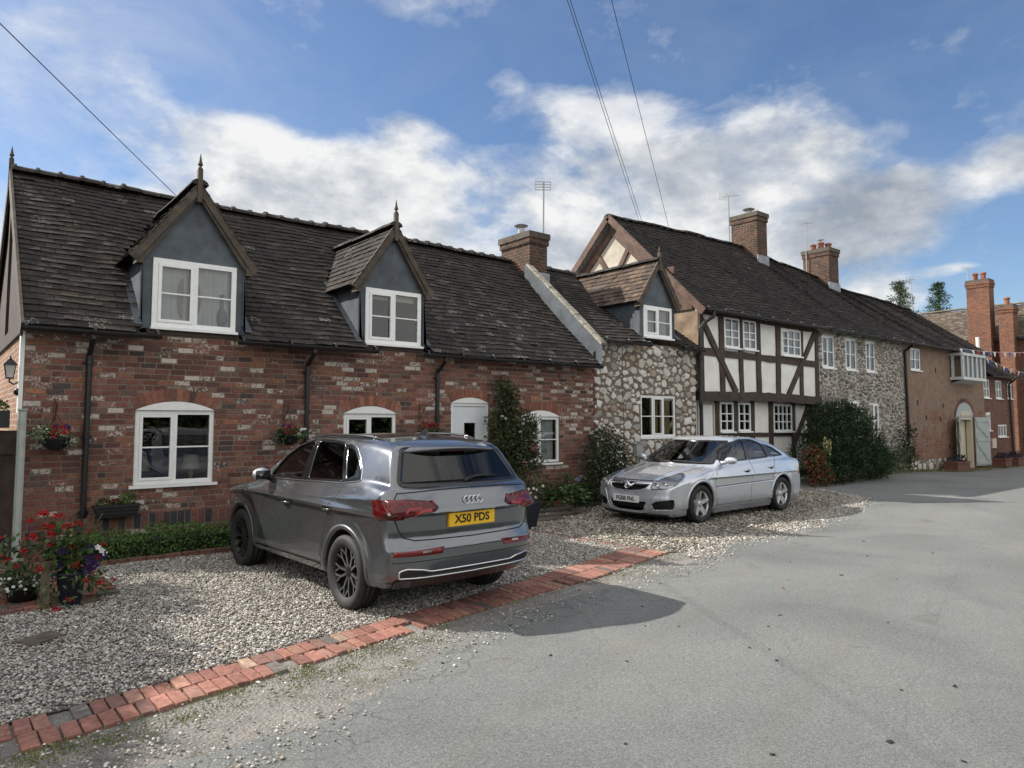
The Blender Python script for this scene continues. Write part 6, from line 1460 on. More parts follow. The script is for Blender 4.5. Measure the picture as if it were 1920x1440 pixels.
        mb=MB(); ribbon(fo,'x',1,[(s*.56,.555),(s*.50,.45),(s*.45,.30),(s*.40,.215),(s*.30,.195),(0,.19)],.020,.008,mb,deep=.01); mb.build('bumper_bead',M['silver_paint'],t,True)
        mb=MB(); patch(fo,'x',1,[(s*a,b) for a,b in SAL_FOG],-.05,mb,step=.1); ribbon(fo,'x',1,[(s*.56,.33),(s*.78,.36)],.02,-.02,mb); mb.build('intake',M['black_plastic'],t)
        mb=MB(); patch(fo,'x',-1,[(s*.87,.66),(s*.86,.86),(s*.55,.87),(s*.55,.68)],.006,mb); patch(fo,'y',s,[(.05,.68),(.30,.70),(.22,.86),(.05,.87)],.006,mb); mb.build('tail_light',M['red_lens'],t,True)
    mb=MB(); patch(fo,'x',1,[(-.80,.145),(-.78,.185),(.78,.185),(.80,.145)],.012,mb,step=.1,rim=.02); mb.build('front_lip',M['black_plastic'],t,True)
    P,g=root_along(fo,'x',1,[0.],[.42]); px=P[0][0]
    mb=MB(); mb.box(px-.01,px+.022,-.275,.275,.365,.478); pl=mb.build('number_plate',M['plate_white'],t)
    text_mesh('FG08 FNL',.102,pl,'plate_lettering',M['plate_black'],(px+.023,0,.421),(R(90),0,R(90)),bold=.002,sx=.96)
    mb=MB(); mb.box(.5,4.2,-.6,.6,.16,.30); mb.build('underbody',M['black_plastic'],t)
    for yy in (.36,-.36):
        mb=MB(); mb.tube([(2.25,yy,.6),(2.10,yy,.92),(1.98,yy,1.14)],[.24,.22,.17],10); mb.tube([(1.97,yy,1.16),(1.94,yy,1.30)],[.10,.09],8); mb.build('seat',M['seat_grey'],t,True)
    mb=MB(); mb.tube([(1.25,-.5,.9),(1.25,.5,.9)],.25,10); mb.build('seat',M['seat_grey'],t,True)
    mb=MB(); mb.tube([(2.66+.18*math.sin(a)*.4,-.36+.18*math.cos(a),.99+.18*math.sin(a)) for a in np.linspace(0,2*math.pi,25)],.016,6,caps=False); mb.tube([(2.66,-.36,.99),(2.95,-.36,.88)],.03,6); mb.build('steering_wheel',M['cabin'],t,True)
    mb=MB(); mb.box(2.43,2.46,-.08,.08,1.29,1.35); mb.build('interior_mirror',M['cabin'],t)
    for ax in SAL_AX:
        for s in (1,-1):
            w,h=tyre(t,ax[0],s*.785,.325,.335,.235,s,.235)
            mb=MB(); rim_base(mb,.235,h,mi=0)
            for k in range(5):
                a=2*math.pi*k/5+.3
                spoke(mb,a,.03,.075,h*.50,a,.228,.048,h*.80,.05,0,1)
            mb.lathe([(0,h*.62),(.03,h*.61),(.06,h*.50),(.062,h*.1)],20,axis='y',mi=0)
            o=mb.build('rim',[M['rim_silver'],M['rim_silver'],M['disc']],w,False,True)
            if s<0: o.scale=(1,-1,1)
    return t
# ------------------------------------------------------------------ leaves and flowers
def leafmat(name,rough=.55,trans=.25):
    m=bpy.data.materials.new(name); m.use_nodes=True; t=NT(m); b=t.n['Principled BSDF']; out=t.n['Material Output']
    a=t.node('ShaderNodeAttribute',attribute_name='Col'); t.link(a.outputs[0],b.inputs['Base Color']); b.inputs['Roughness'].default_value=rough; b.inputs['Specular IOR Level'].default_value=.35
    tr=t.node('ShaderNodeBsdfTranslucent'); t.link(a.outputs[0],tr.inputs[0]); mx=t.node('ShaderNodeMixShader'); mx.inputs[0].default_value=trans; t.link(b.outputs[0],mx.inputs[1]); t.link(tr.outputs[0],mx.inputs[2]); t.link(mx.outputs[0],out.inputs[0]); return m
def leaf(mb,p,d,n,L,W,col,mi=0):
    """one folded leaf at p pointing along d, face normal about n"""
    d=d.normalized(); s=d.cross(n); 
    if s.length<1e-4: s=d.orthogonal()
    s=s.normalized(); n=s.cross(d)
    m=p+d*L*.5; mb.add([p,m+s*W/2+n*W*.12,p+d*L-n*L*.12,m-s*W/2+n*W*.12],[(0,1,2),(0,2,3)],col,mi)
def rv(r): 
    while True:
        v=Vector((r.uniform(-1,1),r.uniform(-1,1),r.uniform(-1,1)))
        if .05<v.length<1: return v.normalized()
def clump(mb,c,rad,n,L,W,pal,r,shell=.55,droop=.0,mi=0,squash=None,floor=None):
    c=Vector(c); rad=Vector(rad) if isinstance(rad,(tuple,list,Vector)) else Vector((rad,)*3)
    for _ in range(n):
        v=rv(r); q=(shell+(1-shell)*r.random()) if r.random()<.8 else r.random()
        p=c+Vector((v.x*rad.x*q,v.y*rad.y*q,v.z*rad.z*q))
        if floor is not None and p.z<floor: continue
        d=(v+rv(r)*.9+Vector((0,0,.25-droop))); nn=(v+rv(r)*.5+Vector((0,0,.5))); k=pick(pal,r); s=r.uniform(.7,1.25); vv=r.uniform(.7,1.3)
        leaf(mb,p,d,nn,L*s,W*s,(k[0]*vv,k[1]*vv,k[2]*vv),mi)
def flower(mb,p,n,R_,col,r,petals=6,mi=0,centre=(.45,.33,.03)):
    n=Vector(n).normalized(); a=n.orthogonal().normalized(); b=n.cross(a); p=Vector(p)
    for k in range(petals):
        t=6.283*k/petals+r.uniform(-.2,.2); d=a*math.cos(t)+b*math.sin(t)+n*.25; v=r.uniform(.8,1.15); leaf(mb,p,d,n,R_,R_*.85,(col[0]*v,col[1]*v,col[2]*v),mi)
    if centre: leaf(mb,p+n*R_*.12-a*R_*.15,a,n,R_*.3,R_*.3,centre,mi)
def blossom(mb,p,R_,col,r,n=26,mi=0):
    """a round head of many small petals (geranium)"""
    p=Vector(p)
    for _ in range(n):
        v=rv(r); v.z=abs(v.z)*.9-.25; v.y-=.15; k=r.uniform(.65,1.25); q=p+v*R_*r.uniform(.75,1.0); leaf(mb,q,rv(r)+v*.3,v,R_*.55,R_*.5,(col[0]*k,col[1]*k,col[2]*k),mi)
G_MID=[((.045,.085,.022),4),((.06,.11,.03),3),((.03,.06,.018),3),((.085,.13,.04),1)]
G_DARK=[((.016,.036,.012),4),((.024,.050,.017),3),((.010,.024,.009),3),((.04,.07,.022),.8)]
G_GREY=[((.10,.14,.085),3),((.14,.18,.12),2),((.07,.105,.06),2),((.20,.24,.17),1)]
G_FRESH=[((.07,.14,.03),4),((.10,.18,.045),3),((.045,.09,.02),2),((.14,.21,.07),1)]
RED=(.42,.012,.014); PURPLE=(.035,.012,.09); WHITEF=(.72,.72,.70); PINK=(.46,.16,.22)
def stemmat(): M['stem']=simple('woody stem',(.055,.042,.03),.9,var=.3,scale=20); M['green_stem']=simple('green stem',(.06,.09,.035),.8)
def plants():
    M['leaf']=leafmat('leaf'); M['petal']=leafmat('petal',.6,.3); stemmat(); M['soil_and_core']=simple('soil_and_core',(.03,.022,.017),.95); M['planter_blue']=simple('dark blue planter',(.014,.017,.030),.4,var=.3,scale=5); M['planter_black']=simple('black plastic planter',(.014,.015,.017),.45); M['box_red']=simple('red-brown planter wood',(.14,.055,.038),.8,var=.3)
    r=random.Random(77)
    # low clipped hedge in the bed under the first window
    mb=MB(); 
    for i in range(9500):
        x=r.uniform(1.66,7.6); u=r.random(); top=.33+.035*math.sin(x*5.1)+.02*math.sin(x*13); s=r.random()
        if u<.5: p=Vector((x,r.uniform(10.50,11.30),top+r.uniform(-.05,.02))); n=Vector((0,-.2,1))
        else: p=Vector((x,10.52+r.uniform(-.03,.06)+.02*math.sin(x*9),r.uniform(.02,top))); n=Vector((0,-1,.3))
        if r.random()<.16: p.y+=.1
        k=pick([((.075,.15,.03),4),((.11,.20,.045),3),((.05,.10,.022),3),((.15,.24,.07),1)],r); v=r.uniform(.7,1.3); leaf(mb,p,rv(r)+n*.4,n+rv(r)*.6,r.uniform(.025,.045),r.uniform(.02,.032),(k[0]*v,k[1]*v,k[2]*v))
    fl=mb.build('hedge',M['leaf']); tag(fl,'low clipped green hedge running along the foot of the red brick wall','hedge')
    mb=MB(); mb.box(1.66,7.6,10.56,11.28,-.02,.24); mb.build('soil_and_core',M['dark_core'],fl)  # dark block filling the hedge, coloured as the shade among its twigs
    # tall pot of geraniums and petunias in front of the white post
    t=thing('flower_pot','dark blue pot overflowing with red geraniums and purple petunias','potted plant',(1.17,8.42,0))
    mb=MB(); mb.lathe([(0,.0),(.085,.0),(.095,.02),(.125,.30),(.137,.32),(.137,.34),(.12,.34),(.115,.31),(0,.31)],28); mb.build('pot',M['planter_blue'],t,True)
    mb=MB(); clump(mb,(0,0,.50),(.22,.20,.18),230,.075,.055,G_MID,r); clump(mb,(-.12,-.05,.58),(.2,.18,.25),130,.06,.05,G_MID,r)
    for _ in range(46):
        a=r.uniform(0,6.28); x,y=.16*math.cos(a),.16*math.sin(a); L=r.uniform(.15,.38); clump(mb,(x*1.5,y*1.5,.36-L*r.random()),(.05,.05,.09),5,.07,.03,G_FRESH+G_GREY,r,droop=.8)
    for k in range(24):
        a=r.uniform(0,6.28); mb.tube([(.05*math.cos(a),.05*math.sin(a),.4),(.16*math.cos(a),.16*math.sin(a),.7),(.26*math.cos(a),.26*math.sin(a),.78+r.uniform(-.1,.15))],.004,4,col=(.09,.13,.05))
    mb.build('foliage',M['leaf'],t)
    heads=[(-.22,-.05,.80,.055),(-.33,0,.70,.06),(-.24,.1,.92,.05),(-.05,0,.78,.05),(.04,-.02,.80,.045),(-.18,0,.62,.04),(-.3,-.05,.93,.035),(-.12,.1,.88,.05),(-.36,.05,.86,.035),(.16,.1,.70,.035),(-.20,-.1,.74,.045),(-.4,.0,.58,.04),(.1,-.2,.26,.04),(.22,-.15,.22,.04),(-.04,-.22,.10,.04),(.02,-.2,.42,.04),(.2,-.1,.46,.035),(-.14,-.2,.02,.05),(.36,-.1,.22,.03),(-.28,-.1,.40,.04),(.26,-.05,.58,.03),(-.02,-.1,.6,.035)]
    for (x,y,z,s) in heads: mb=MB(); blossom(mb,(x,y,z),s,RED,r,32); mb.build('flower',M['petal'],t)
    for (x,y,z) in ((-.10,-.14,.56),(.16,-.1,.55),(.14,-.14,.46),(.17,-.15,.40),(.12,-.15,.36),(-.14,-.12,.44),(.25,-.1,.48)):
        mb=MB(); flower(mb,(x,y,z),(r.uniform(-.4,.4),-1,.4),.058,PURPLE,r,6,centre=(.02,.01,.03)); mb.build('flower',M['petal'],t)
    for (x,y,z) in ((.24,-.12,.53),(.27,-.1,.50),(.20,-.14,.57)): mb=MB(); flower(mb,(x,y,z),(.1,-1,.4),.035,WHITEF,r,5); mb.build('flower',M['petal'],t)
    # daisies and geraniums spilling at the very left
    t=thing('daisy_pot','low pot of white daisies with small red flowers behind them, left of the blue pot','potted plant',(.80,8.75,.045))
    mb=MB(); mb.lathe([(0,0),(.12,0),(.16,.17),(.17,.19),(.14,.19),(.13,.15),(0,.15)],22); mb.build('pot',M['planter_black'],t,True)
    mb=MB(); clump(mb,(0,0,.20),(.24,.22,.14),520,.06,.02,G_GREY+G_MID,r); clump(mb,(-.08,.2,.38),(.22,.2,.24),150,.06,.045,G_MID+G_GREY,r); mb.build('foliage',M['leaf'],t)
    for k in range(30):
        a=r.uniform(-2.9,-.1); e=r.uniform(0,.9); mb=MB(); flower(mb,(.25*math.cos(a)*math.cos(e)*r.uniform(.8,1.05),.23*math.sin(a)*math.cos(e),.17+.16*math.sin(e)+r.uniform(-.05,.02)),(math.cos(a)*.4,-.7,.7),.019,WHITEF,r,8); mb.build('flower',M['petal'],t)
    for (x,y,z) in ((-.2,.1,.45),(-.12,.15,.40),(.05,.1,.42),(.12,.05,.38),(-.26,.1,.28),(.2,.1,.35),(-.05,.0,.34),(.0,.2,.56),(-.2,.25,.6)): mb=MB(); blossom(mb,(x,y,z),.035,RED,r,22); mb.build('flower',M['petal'],t)
    # hanging baskets
    def basket(name_lab,x,z,cols):
        t=thing('hanging_basket',name_lab,'hanging basket',(x,FY-.25,z),group='hanging baskets on the brick cottage wall')
        mb=MB(); mb.lathe([(.0,-.16),(.07,-.15),(.13,-.10),(.175,.0),(.18,.01),(.165,.01),(0,.0)],20); mb.build('bowl',M['planter_black'],t,True)
        mb=MB()
        for k in range(3): a=2.09*k+.5; mb.tube([(.17*math.cos(a),.17*math.sin(a),.01),(0,.0,.33)],.004,4)
        mb.build('chain',M['black_iron'],t)
        mb=MB()
        for (pal,cx,cz,rr,n,L) in cols: clump(mb,(cx,-.05,cz),(rr,rr*.8,rr*.8),n,L,L*.6,pal,r,droop=.3)
        mb.build('foliage',M['leaf'],t); return t
    b1=basket('hanging basket of red flowers and grey trailing leaves beside the white post',1.32,1.60,[(G_GREY+[((.22,.27,.16),3)],-.16,.06,.14,240,.05),(G_GREY,.13,-.04,.14,260,.035),(G_MID,0,.08,.14,130,.05)])
    for k in range(14): mb=MB(); blossom(mb,(r.uniform(-.06,.12),-.15+r.uniform(-.03,.05),r.uniform(.03,.17)),.032,(.5,.02,.016),r,18); mb.build('flower',M['petal'],b1)
    for k in range(5): mb=MB(); flower(mb,(r.uniform(-.04,.14),-.12,r.uniform(.15,.2)),(0,-1,.5),.04,PURPLE,r,5,centre=None); mb.build('flower',M['petal'],b1)
    b2=basket('hanging basket of red and white flowers above the SUV bonnet, between the two left windows',4.53,1.60,[(G_MID,0,.04,.18,230,.05),(G_FRESH,.14,.04,.13,200,.04),(G_DARK+G_GREY,-.18,-.02,.13,180,.05)])
    for k in range(10): mb=MB(); blossom(mb,(r.uniform(-.13,.05),-.15,r.uniform(.03,.16)),.035,(.35,.01,.02),r,18); mb.build('flower',M['petal'],b2)
    for k in range(9): mb=MB(); flower(mb,(r.uniform(.05,.22),-.15,r.uniform(.0,.12)),(0,-1,.5),.026,WHITEF,r,5); mb.build('flower',M['petal'],b2)
    for k in range(3): mb=MB(); flower(mb,(r.uniform(-.14,-.04),-.12,r.uniform(.14,.18)),(0,-1,.5),.036,PURPLE,r,5,centre=None); mb.build('flower',M['petal'],b2)
    b3=basket('hanging basket of red flowers showing above the SUV roof, left of the white door',7.15,1.64,[(G_MID,0,.04,.18,230,.05)])
    for k in range(14): mb=MB(); blossom(mb,(r.uniform(-.13,.15),-.13,r.uniform(.04,.16)),.042,(.42,.012,.03),r,20); mb.build('flower',M['petal'],b3)
    for (x,z,lab) in ((1.32,1.93,'rusty iron basket bracket beside the leftmost drainpipe'),(4.53,1.93,'rusty iron basket bracket left of the middle drainpipe'),(7.15,1.97,'rusty iron basket bracket between the second window and the white door')):
        mb=MB(); mb.tube([(x,FY-.012,z+.20),(x,FY-.012,z-.12)],.010,6); mb.tube([(x,FY-.012,z+.16),(x,FY-.30,z+.16),(x,FY-.31,z+.13)],.009,6); mb.tube([(x,FY-.02,z-.08),(x,FY-.25,z+.155)],.008,6); tag(mb.build('basket_bracket',M['rust']),lab,'bracket','basket brackets on the brick cottage wall')
    # trough on the ledge
    t=thing('trough_planter','black trough of small red flowers sitting on the brick ledge beneath the first window','planter',(2.08,FY-.20,.50)); 
    mb=MB(); mb.add([(-.24,-.08,0),(.24,-.08,0),(.24,.06,0),(-.24,.06,0),(-.28,-.10,.16),(.28,-.10,.16),(.28,.08,.16),(-.28,.08,.16)],[(0,3,2,1),(0,1,5,4),(1,2,6,5),(2,3,7,6),(3,0,4,7)]); mb.box(-.295,.295,-.112,.09,.145,.17); 
    for z in (.05,.10): mb.box(-.262,.262,-.105,.0,z,z+.012)
    mb.build('trough',M['planter_black'],t)
    mb=MB(); clump(mb,(.14,0,.22),(.11,.08,.10),120,.05,.03,G_FRESH,r); clump(mb,(-.1,0,.19),(.16,.08,.07),110,.05,.035,G_MID,r); mb.build('foliage',M['leaf'],t)
    for x in (-.06,-.02,.02,.24,-.14): mb=MB(); blossom(mb,(x,-.06,.24+r.uniform(-.03,.02)),.03,(.25,.015,.015),r,16); mb.build('flower',M['petal'],t)
    # climbing rose by the door
    t=thing('climbing_rose','climbing rose with white and pink blooms between the white door and the third window','climbing plant',(9.15,FY-.12,0))
    mb=MB()
    for k in range(7):
        x=r.uniform(-.25,.25); pts=[(x*.3,-.05,0)]
        for i in range(1,8): pts.append((x+.16*math.sin(i*.9+k)+.03*i*(k%3-1),-.08+r.uniform(-.05,.05),.33*i))
        mb.tube(pts,[.016-.0015*i for i in range(8)],5)
    mb.build('stem',M['stem'],t)
    mb=MB(); OL=[((.065,.092,.034),4),((.046,.066,.027),4),((.09,.125,.045),2),((.085,.07,.035),1.2),((.022,.032,.014),2)]
    for (x,y,z,a,b,n) in ((-.05,-.12,2.3,.28,.34,600),(.0,-.15,1.9,.45,.35,900),(-.2,-.15,1.5,.42,.40,950),(.25,-.2,1.35,.42,.45,950),(.05,-.15,.95,.45,.40,900),(.45,-.2,1.65,.34,.42,460),(.55,-.25,1.05,.30,.40,380),(-.15,-.12,2.55,.18,.2,180),(.1,-.2,.45,.5,.35,650),(-.42,-.12,1.9,.2,.2,100)): clump(mb,(x,y,z),(a,.20,b),n,.062,.04,OL,r,shell=.3)
    for _ in range(26): 
        x,z=r.uniform(-.6,.75),r.uniform(.6,2.6); clump(mb,(x,-.25,z),(.10,.08,.05),6,.07,.04,OL,r)
    mb.build('foliage',M['leaf'],t)
    for (x,z,c,s) in ((-.38,1.93,WHITEF,.03),(-.30,1.88,WHITEF,.032),(.08,1.62,WHITEF,.03),(.50,1.42,WHITEF,.055),(.46,1.22,PINK,.05),(.50,1.30,PINK,.055),(.40,1.27,PINK,.045),(.43,1.36,PINK,.035),(.18,1.0,(.4,.17,.12),.04),(-.55,1.06,(.6,.55,.4),.04),(.46,1.58,WHITEF,.025),(.2,.9,(.3,.12,.08),.025),(.86,1.15,WHITEF,.02)):
        mb=MB(); blossom(mb,(x,-.36,z),s,c,r,22); mb.build('flower',M['petal'],t)
    # dark shrub at the joint of the two cottages
    t=thing('shrub','dark bushy shrub at the corner where red brick meets rubble stone','shrub',(11.75,10.95,0)); mb=MB()
    for k in range(9): a=r.uniform(0,6.28); mb.tube([(.1*math.cos(a),.1*math.sin(a),0),(.3*math.cos(a),.25*math.sin(a),.6),(.45*math.cos(a),.3*math.sin(a),1.1)],[.018,.012,.006],5)
    mb.build('stem',M['stem'],t); mb=MB(); SH=[((.028,.05,.02),4),((.04,.068,.026),3),((.018,.034,.014),3),((.065,.095,.04),1)]
    for (x,y,z,a,n) in ((-.5,0,.4,.45,800),(.1,-.1,.5,.5,900),(.5,0,.35,.4,600),(-.3,0,.95,.45,800),(.2,0,1.1,.42,720),(-.2,.1,1.4,.30,380),(-.75,-.1,.25,.35,440),(.05,.1,1.55,.2,130),(.55,.1,.8,.3,300)): clump(mb,(x,y,z),(a,.36,a*.9),n,.06,.038,SH,r,shell=.35,floor=0)
    for _ in range(20): x=r.uniform(-.6,.5); clump(mb,(x,-.1,1.5-abs(x+.2)*.6+r.uniform(-.1,.25)),(.07,.07,.12),7,.06,.035,SH,r)
    mb.build('foliage',M['leaf'],t)
    for _ in range(8): mb=MB(); flower(mb,(r.uniform(-.5,.5),-.38,r.uniform(.5,1.6)),(0,-1,.3),.025,WHITEF,r,5); mb.build('flower',M['petal'],t)
    # hostas in the bed before the third window
    t=thing('hosta','variegated hosta clump in the bed below the third window','plant',(10.05,10.5,0)); mb=MB()
    for _ in range(190):
        a=r.uniform(0,6.28); q=r.uniform(.05,.42); z=r.uniform(.18,.42)*(1.2-q); d=Vector((math.cos(a),math.sin(a),r.uniform(-.3,.6))); k=pick([((.075,.14,.05),4),((.12,.19,.08),2),((.05,.10,.035),3),((.24,.28,.15),1)],r); leaf(mb,Vector((q*math.cos(a),q*.7*math.sin(a),z+.05)),d,Vector((0,0,1))+d*.3,.20,.10,k)
    mb.build('foliage',M['leaf'],t)
    t=thing('border_plants','leafy border plants with a lilac flower head beside the hosta','plant',(9.4,10.75,0)); mb=MB()
    for (x,y,z,a,n) in ((-.35,0,.25,.32,300),(.25,.1,.35,.35,300),(1.3,.15,.3,.35,260),(-.75,0,.3,.3,200),(1.0,.2,.55,.25,120)): clump(mb,(x,y,z),(a,.25,a),n,.08,.04,G_MID,r,shell=.3,floor=0)
    mb.build('foliage',M['leaf'],t); mb=MB(); blossom(mb,(1.02,-.15,.62),.065,(.36,.30,.52),r,34); mb.build('flower',M['petal'],t)
    t=thing('square_planter','dark square tapered planter with white flowers just right of the SUV','planter',(8.10,9.46,0)); mb=MB()
    mb.add([(-.10,-.10,0),(.10,-.10,0),(.10,.10,0),(-.10,.10,0),(-.17,-.17,.44),(.17,-.17,.44),(.17,.17,.44),(-.17,.17,.44)],[(0,1,5,4),(1,2,6,5),(2,3,7,6),(3,0,4,7),(4,5,6,7)]); mb.box(-.175,.175,-.175,.175,.42,.455); mb.build('planter',M['planter_blue'],t)
    mb=MB(); clump(mb,(0,0,.58),(.26,.22,.19),330,.06,.035,[((.05,.06,.04),3),((.03,.03,.035),3),((.07,.10,.04),2)],r); mb.build('foliage',M['leaf'],t)
    for _ in range(11): mb=MB(); flower(mb,(r.uniform(-.2,.2),-.18,r.uniform(.5,.78)),(-.3,-1,.5),.03,(.66,.63,.55),r,5); mb.build('flower',M['petal'],t)
    mb=MB(); mb.box(8.5,10.0,10.05,10.25,-.02,.06); mb.box(8.6,9.3,9.75,10.04,-.02,.035); struct(mb.build('stone_edging',M['stone_cap']))
    # big yew in front of the grey house
    t=thing('yew_bush','large dark green yew bush in front of the grey stone house','bush',(22.0,10.55,0)); mb=MB()
    for k in range(8): a=r.uniform(0,6.28); mb.tube([(.2*math.cos(a),.15*math.sin(a),0),(.9*math.cos(a),.4*math.sin(a),1.0),(1.3*math.cos(a),.5*math.sin(a),1.7)],[.06,.04,.015],6)
    mb.build('trunk',M['stem'],t); mb=MB()
    lobes=[(-1.9,.1,.8,.75),(-1.6,-.1,.35,.75),(-1.2,0,1.5,.85),(-.7,-.2,.7,.95),(-.3,0,1.85,.75),(.1,-.3,1.0,1.0),(.6,.0,1.75,.65),(.9,-.2,.6,.9),(1.3,.1,1.15,.65),(1.8,0,.5,.7),(2.3,.2,.55,.55),(-1.2,.1,2.0,.5),(.2,.2,2.15,.4),(-.9,.1,1.05,.9)]
    for (x,y,z,a) in lobes:
        clump(mb,(x,y,z),(a,.62*a+.15,a*.78),int(1050*a),.15,.035,G_DARK,r,shell=.55,floor=.02)
        for _ in range(int(26*a)):
            v=rv(r); v.y=-abs(v.y); c=Vector((x,y,z))+Vector((v.x*a*1.04,v.y*(.62*a+.18),v.z*a*.85)); 
            if c.z>.1: clump(mb,c,(.13,.10,.08),16,.10,.028,[((.03,.065,.026),3),((.045,.085,.034),2),((.02,.045,.018),2)],r)
    mb.build('crown',M['leaf'],t)
    t=thing('orange_shrub','red and orange leaved shrub with pale yellow spires at the tail of the silver car','shrub',(19.25,10.15,0)); mb=MB()
    clump(mb,(0,0,.75),(.45,.3,.42),380,.08,.05,[((.20,.06,.03),3),((.15,.04,.025),3),((.24,.10,.04),2),((.05,.08,.03),4)],r); clump(mb,(.25,-.1,.25),(.5,.3,.28),330,.08,.05,[((.19,.025,.02),3),((.24,.08,.035),2),((.06,.08,.03),4)],r,floor=0); clump(mb,(.45,0,.7),(.35,.25,.5),260,.08,.05,G_MID,r); mb.build('foliage',M['leaf'],t)
    for (x,z) in ((.30,1.15),(.50,1.05)): 
        mb=MB(); mb.tube([(x,-.2,.4),(x,-.2,z)],.01,5,col=(.1,.13,.05)); clump(mb,(x,-.2,z+.05),(.05,.05,.2),60,.05,.035,[((.50,.48,.24),1)],r); mb.build('flower_spike',M['petal'],t)
    # rough growth at the foot of the grey house
    t=thing('wild_shrub','straggly pale-flowered shrub at the drainpipe between grey stone and brick','shrub',(27.2,11.05,gz(27))); mb=MB()
    for (x,y,z,a,n,pal) in ((0,0,.5,.6,300,G_MID),(.6,0,.9,.55,300,G_DARK),(1.1,.1,.5,.5,240,G_MID),(.9,.1,1.4,.4,160,G_DARK),(-.8,0,.4,.5,220,G_MID),(-1.5,-.1,.25,.4,140,G_FRESH)): clump(mb,(x,y,z),(a,.3,a*.9),n,.10,.045,pal,r,shell=.3,floor=0)
    mb.build('foliage',M['leaf'],t); 
    for _ in range(22): mb=MB(); blossom(mb,(r.uniform(-.3,1.3),-.35,r.uniform(.25,1.3)),.045,(.42,.42,.38),r,12); mb.build('flower',M['petal'],t)
    # planter boxes at the arched doorway
    for (x,y,lab,w) in ((32.2,10.95,'red-brown planter box of purple flowers left of the arched doorway',1.3),(37.6,10.95,'small red-brown planter box right of the arched doorway',.8),(39.4,10.95,'planter box with purple flowers below the annexe drainpipe, farthest of the three',.9)):
        t=thing('planter_box',lab,'planter',(x,y,gz(x)),group='planter boxes by the arched doorway'); mb=MB(); mb.box(-w/2,w/2,-.25,.25,0,.34); mb.box(-w/2-.03,w/2+.03,-.28,.28,.34,.40); mb.build('box',M['box_red'],t)
        mb=MB(); clump(mb,(0,0,.48),(w/2,.28,.16),240,.10,.06,[((.03,.02,.06),3),((.05,.03,.09),2),((.04,.06,.03),3)],r); mb.build('foliage',M['leaf'],t)
    # grass tufts: strip by the lane, verge, foot of the far walls
    mb=MB()
    def tuft(x,y,n,h,w,pal):
        for _ in range(n):
            p=Vector((x+r.gauss(0,w),y+r.gauss(0,w),gz(x)-.01)); d=Vector((r.gauss(0,.45),r.gauss(0,.45),1)); k=pick(pal,r); leaf(mb,p,d,Vector((0,-1,.3)),h*r.uniform(.5,1.2),.007+.004*r.random(),k)
    GP=[((.16,.185,.065),3),((.20,.205,.085),2),((.11,.14,.045),2),((.26,.23,.12),2)]
    for _ in range(150): x=r.uniform(-1,8); tuft(x,along(ED_LO,x)-abs(r.gauss(0,.11)),9,.020,.045,GP)
    for (cx,cy,n) in ((.6,4.82,30),(1.2,4.8,22),(1.7,5.1,14),(2.3,5.0,22),(2.9,5.25,14),(1.9,5.45,6),(3.2,5.3,8),(9.2,6.6,26),(8.5,6.45,22),(9.9,6.6,18),(10.6,6.7,14),(8.9,9.3,8),(12.5,7.0,10)):
        for _ in range(n): tuft(cx+r.gauss(0,.20),cy+r.gauss(0,.07),16,.018,.045,GP)
    for _ in range(520): x=r.uniform(23.8,43); tuft(x,r.uniform(10.55,11.35),6,.12,.09,GP)
    for _ in range(90): x=r.uniform(19.5,24); tuft(x,r.uniform(10.2,10.5),6,.08,.08,GP)
    stuff(mb.build('grass',M['leaf']))
def tree(name,lab,x,y,h,crown,pal,r,leafL=.22,n=5200,trunk=.18,z0=0,group=None,cone=False):
    t=thing(name,lab,'tree',(x,y,z0),group=group); mb=MB(); mb.tube([(0,0,0),(.1,.05,h*.3),(-.05,.0,h*.6),(0,0,h*.9)],[trunk,trunk*.8,trunk*.5,trunk*.15],10)
    limbs=[]
    for k in range(9):
        a=k*2.4+r.uniform(-.3,.3); z=h*(.25+.055*k if cone else r.uniform(.3,.7)); L=crown*((1.05-.105*k) if cone else r.uniform(.5,.95)); e=(L*math.cos(a),L*math.sin(a),z+h*r.uniform(.1,.25)); mb.tube([(0,0,z),(e[0]*.5,e[1]*.5,z+(e[2]-z)*.6),e],[trunk*.45,trunk*.25,trunk*.08],6); limbs.append(e)
    mb.build('trunk',M['stem'],t); mb=MB()
    for e in limbs+[(0,0,h*.85),(crown*.3,0,h*.72),(-crown*.3,.2,h*.7)]:
        for _ in range(5): c=Vector(e)+rv(r)*crown*.3; clump(mb,c,(crown*.26,crown*.26,crown*.2),n//60,leafL,leafL*.6,pal,r,shell=.3)
    if cone:
        for _ in range(150):
            f=r.random(); z=h*(.22+.78*f); a=r.uniform(0,6.28); q=crown*1.02*(1-f)**.8*math.sqrt(r.random()); clump(mb,(q*math.cos(a),q*math.sin(a),z),(crown*.19,crown*.19,crown*.15),n//170,leafL,leafL*.6,pal,r,shell=.3)
    mb.build('crown',M['leaf'],t); return t
def conifer(lab,x,y,h,w,r,pal,bare=.0):
    t=thing('conifer_tree',lab,'tree',(x,y,0),group='conifers behind the row'); mb=MB(); mb.tube([(0,0,0),(0,0,h*.6),(0,0,h)],[.3,.18,.02],8); mb.build('trunk',M['stem'],t); mb=MB()
    k=0; z=h*.25
    while z<h:
        f=1-(z-h*.25)/(h*.75); R0=w*(.12+f**.8)*r.uniform(.7,1.15)
        for q in range(6):
            a=r.uniform(0,6.28); 
            for s in range(5): u=(s+1)/5; clump(mb,(R0*u*math.cos(a),R0*u*math.sin(a),z-.25*u*u*R0*.5),(.16+.1*f,.16+.1*f,.07),9,.22,.06,pal,r,droop=.3)
        z+=h*.026
    mb.build('crown',M['leaf'],t); return t
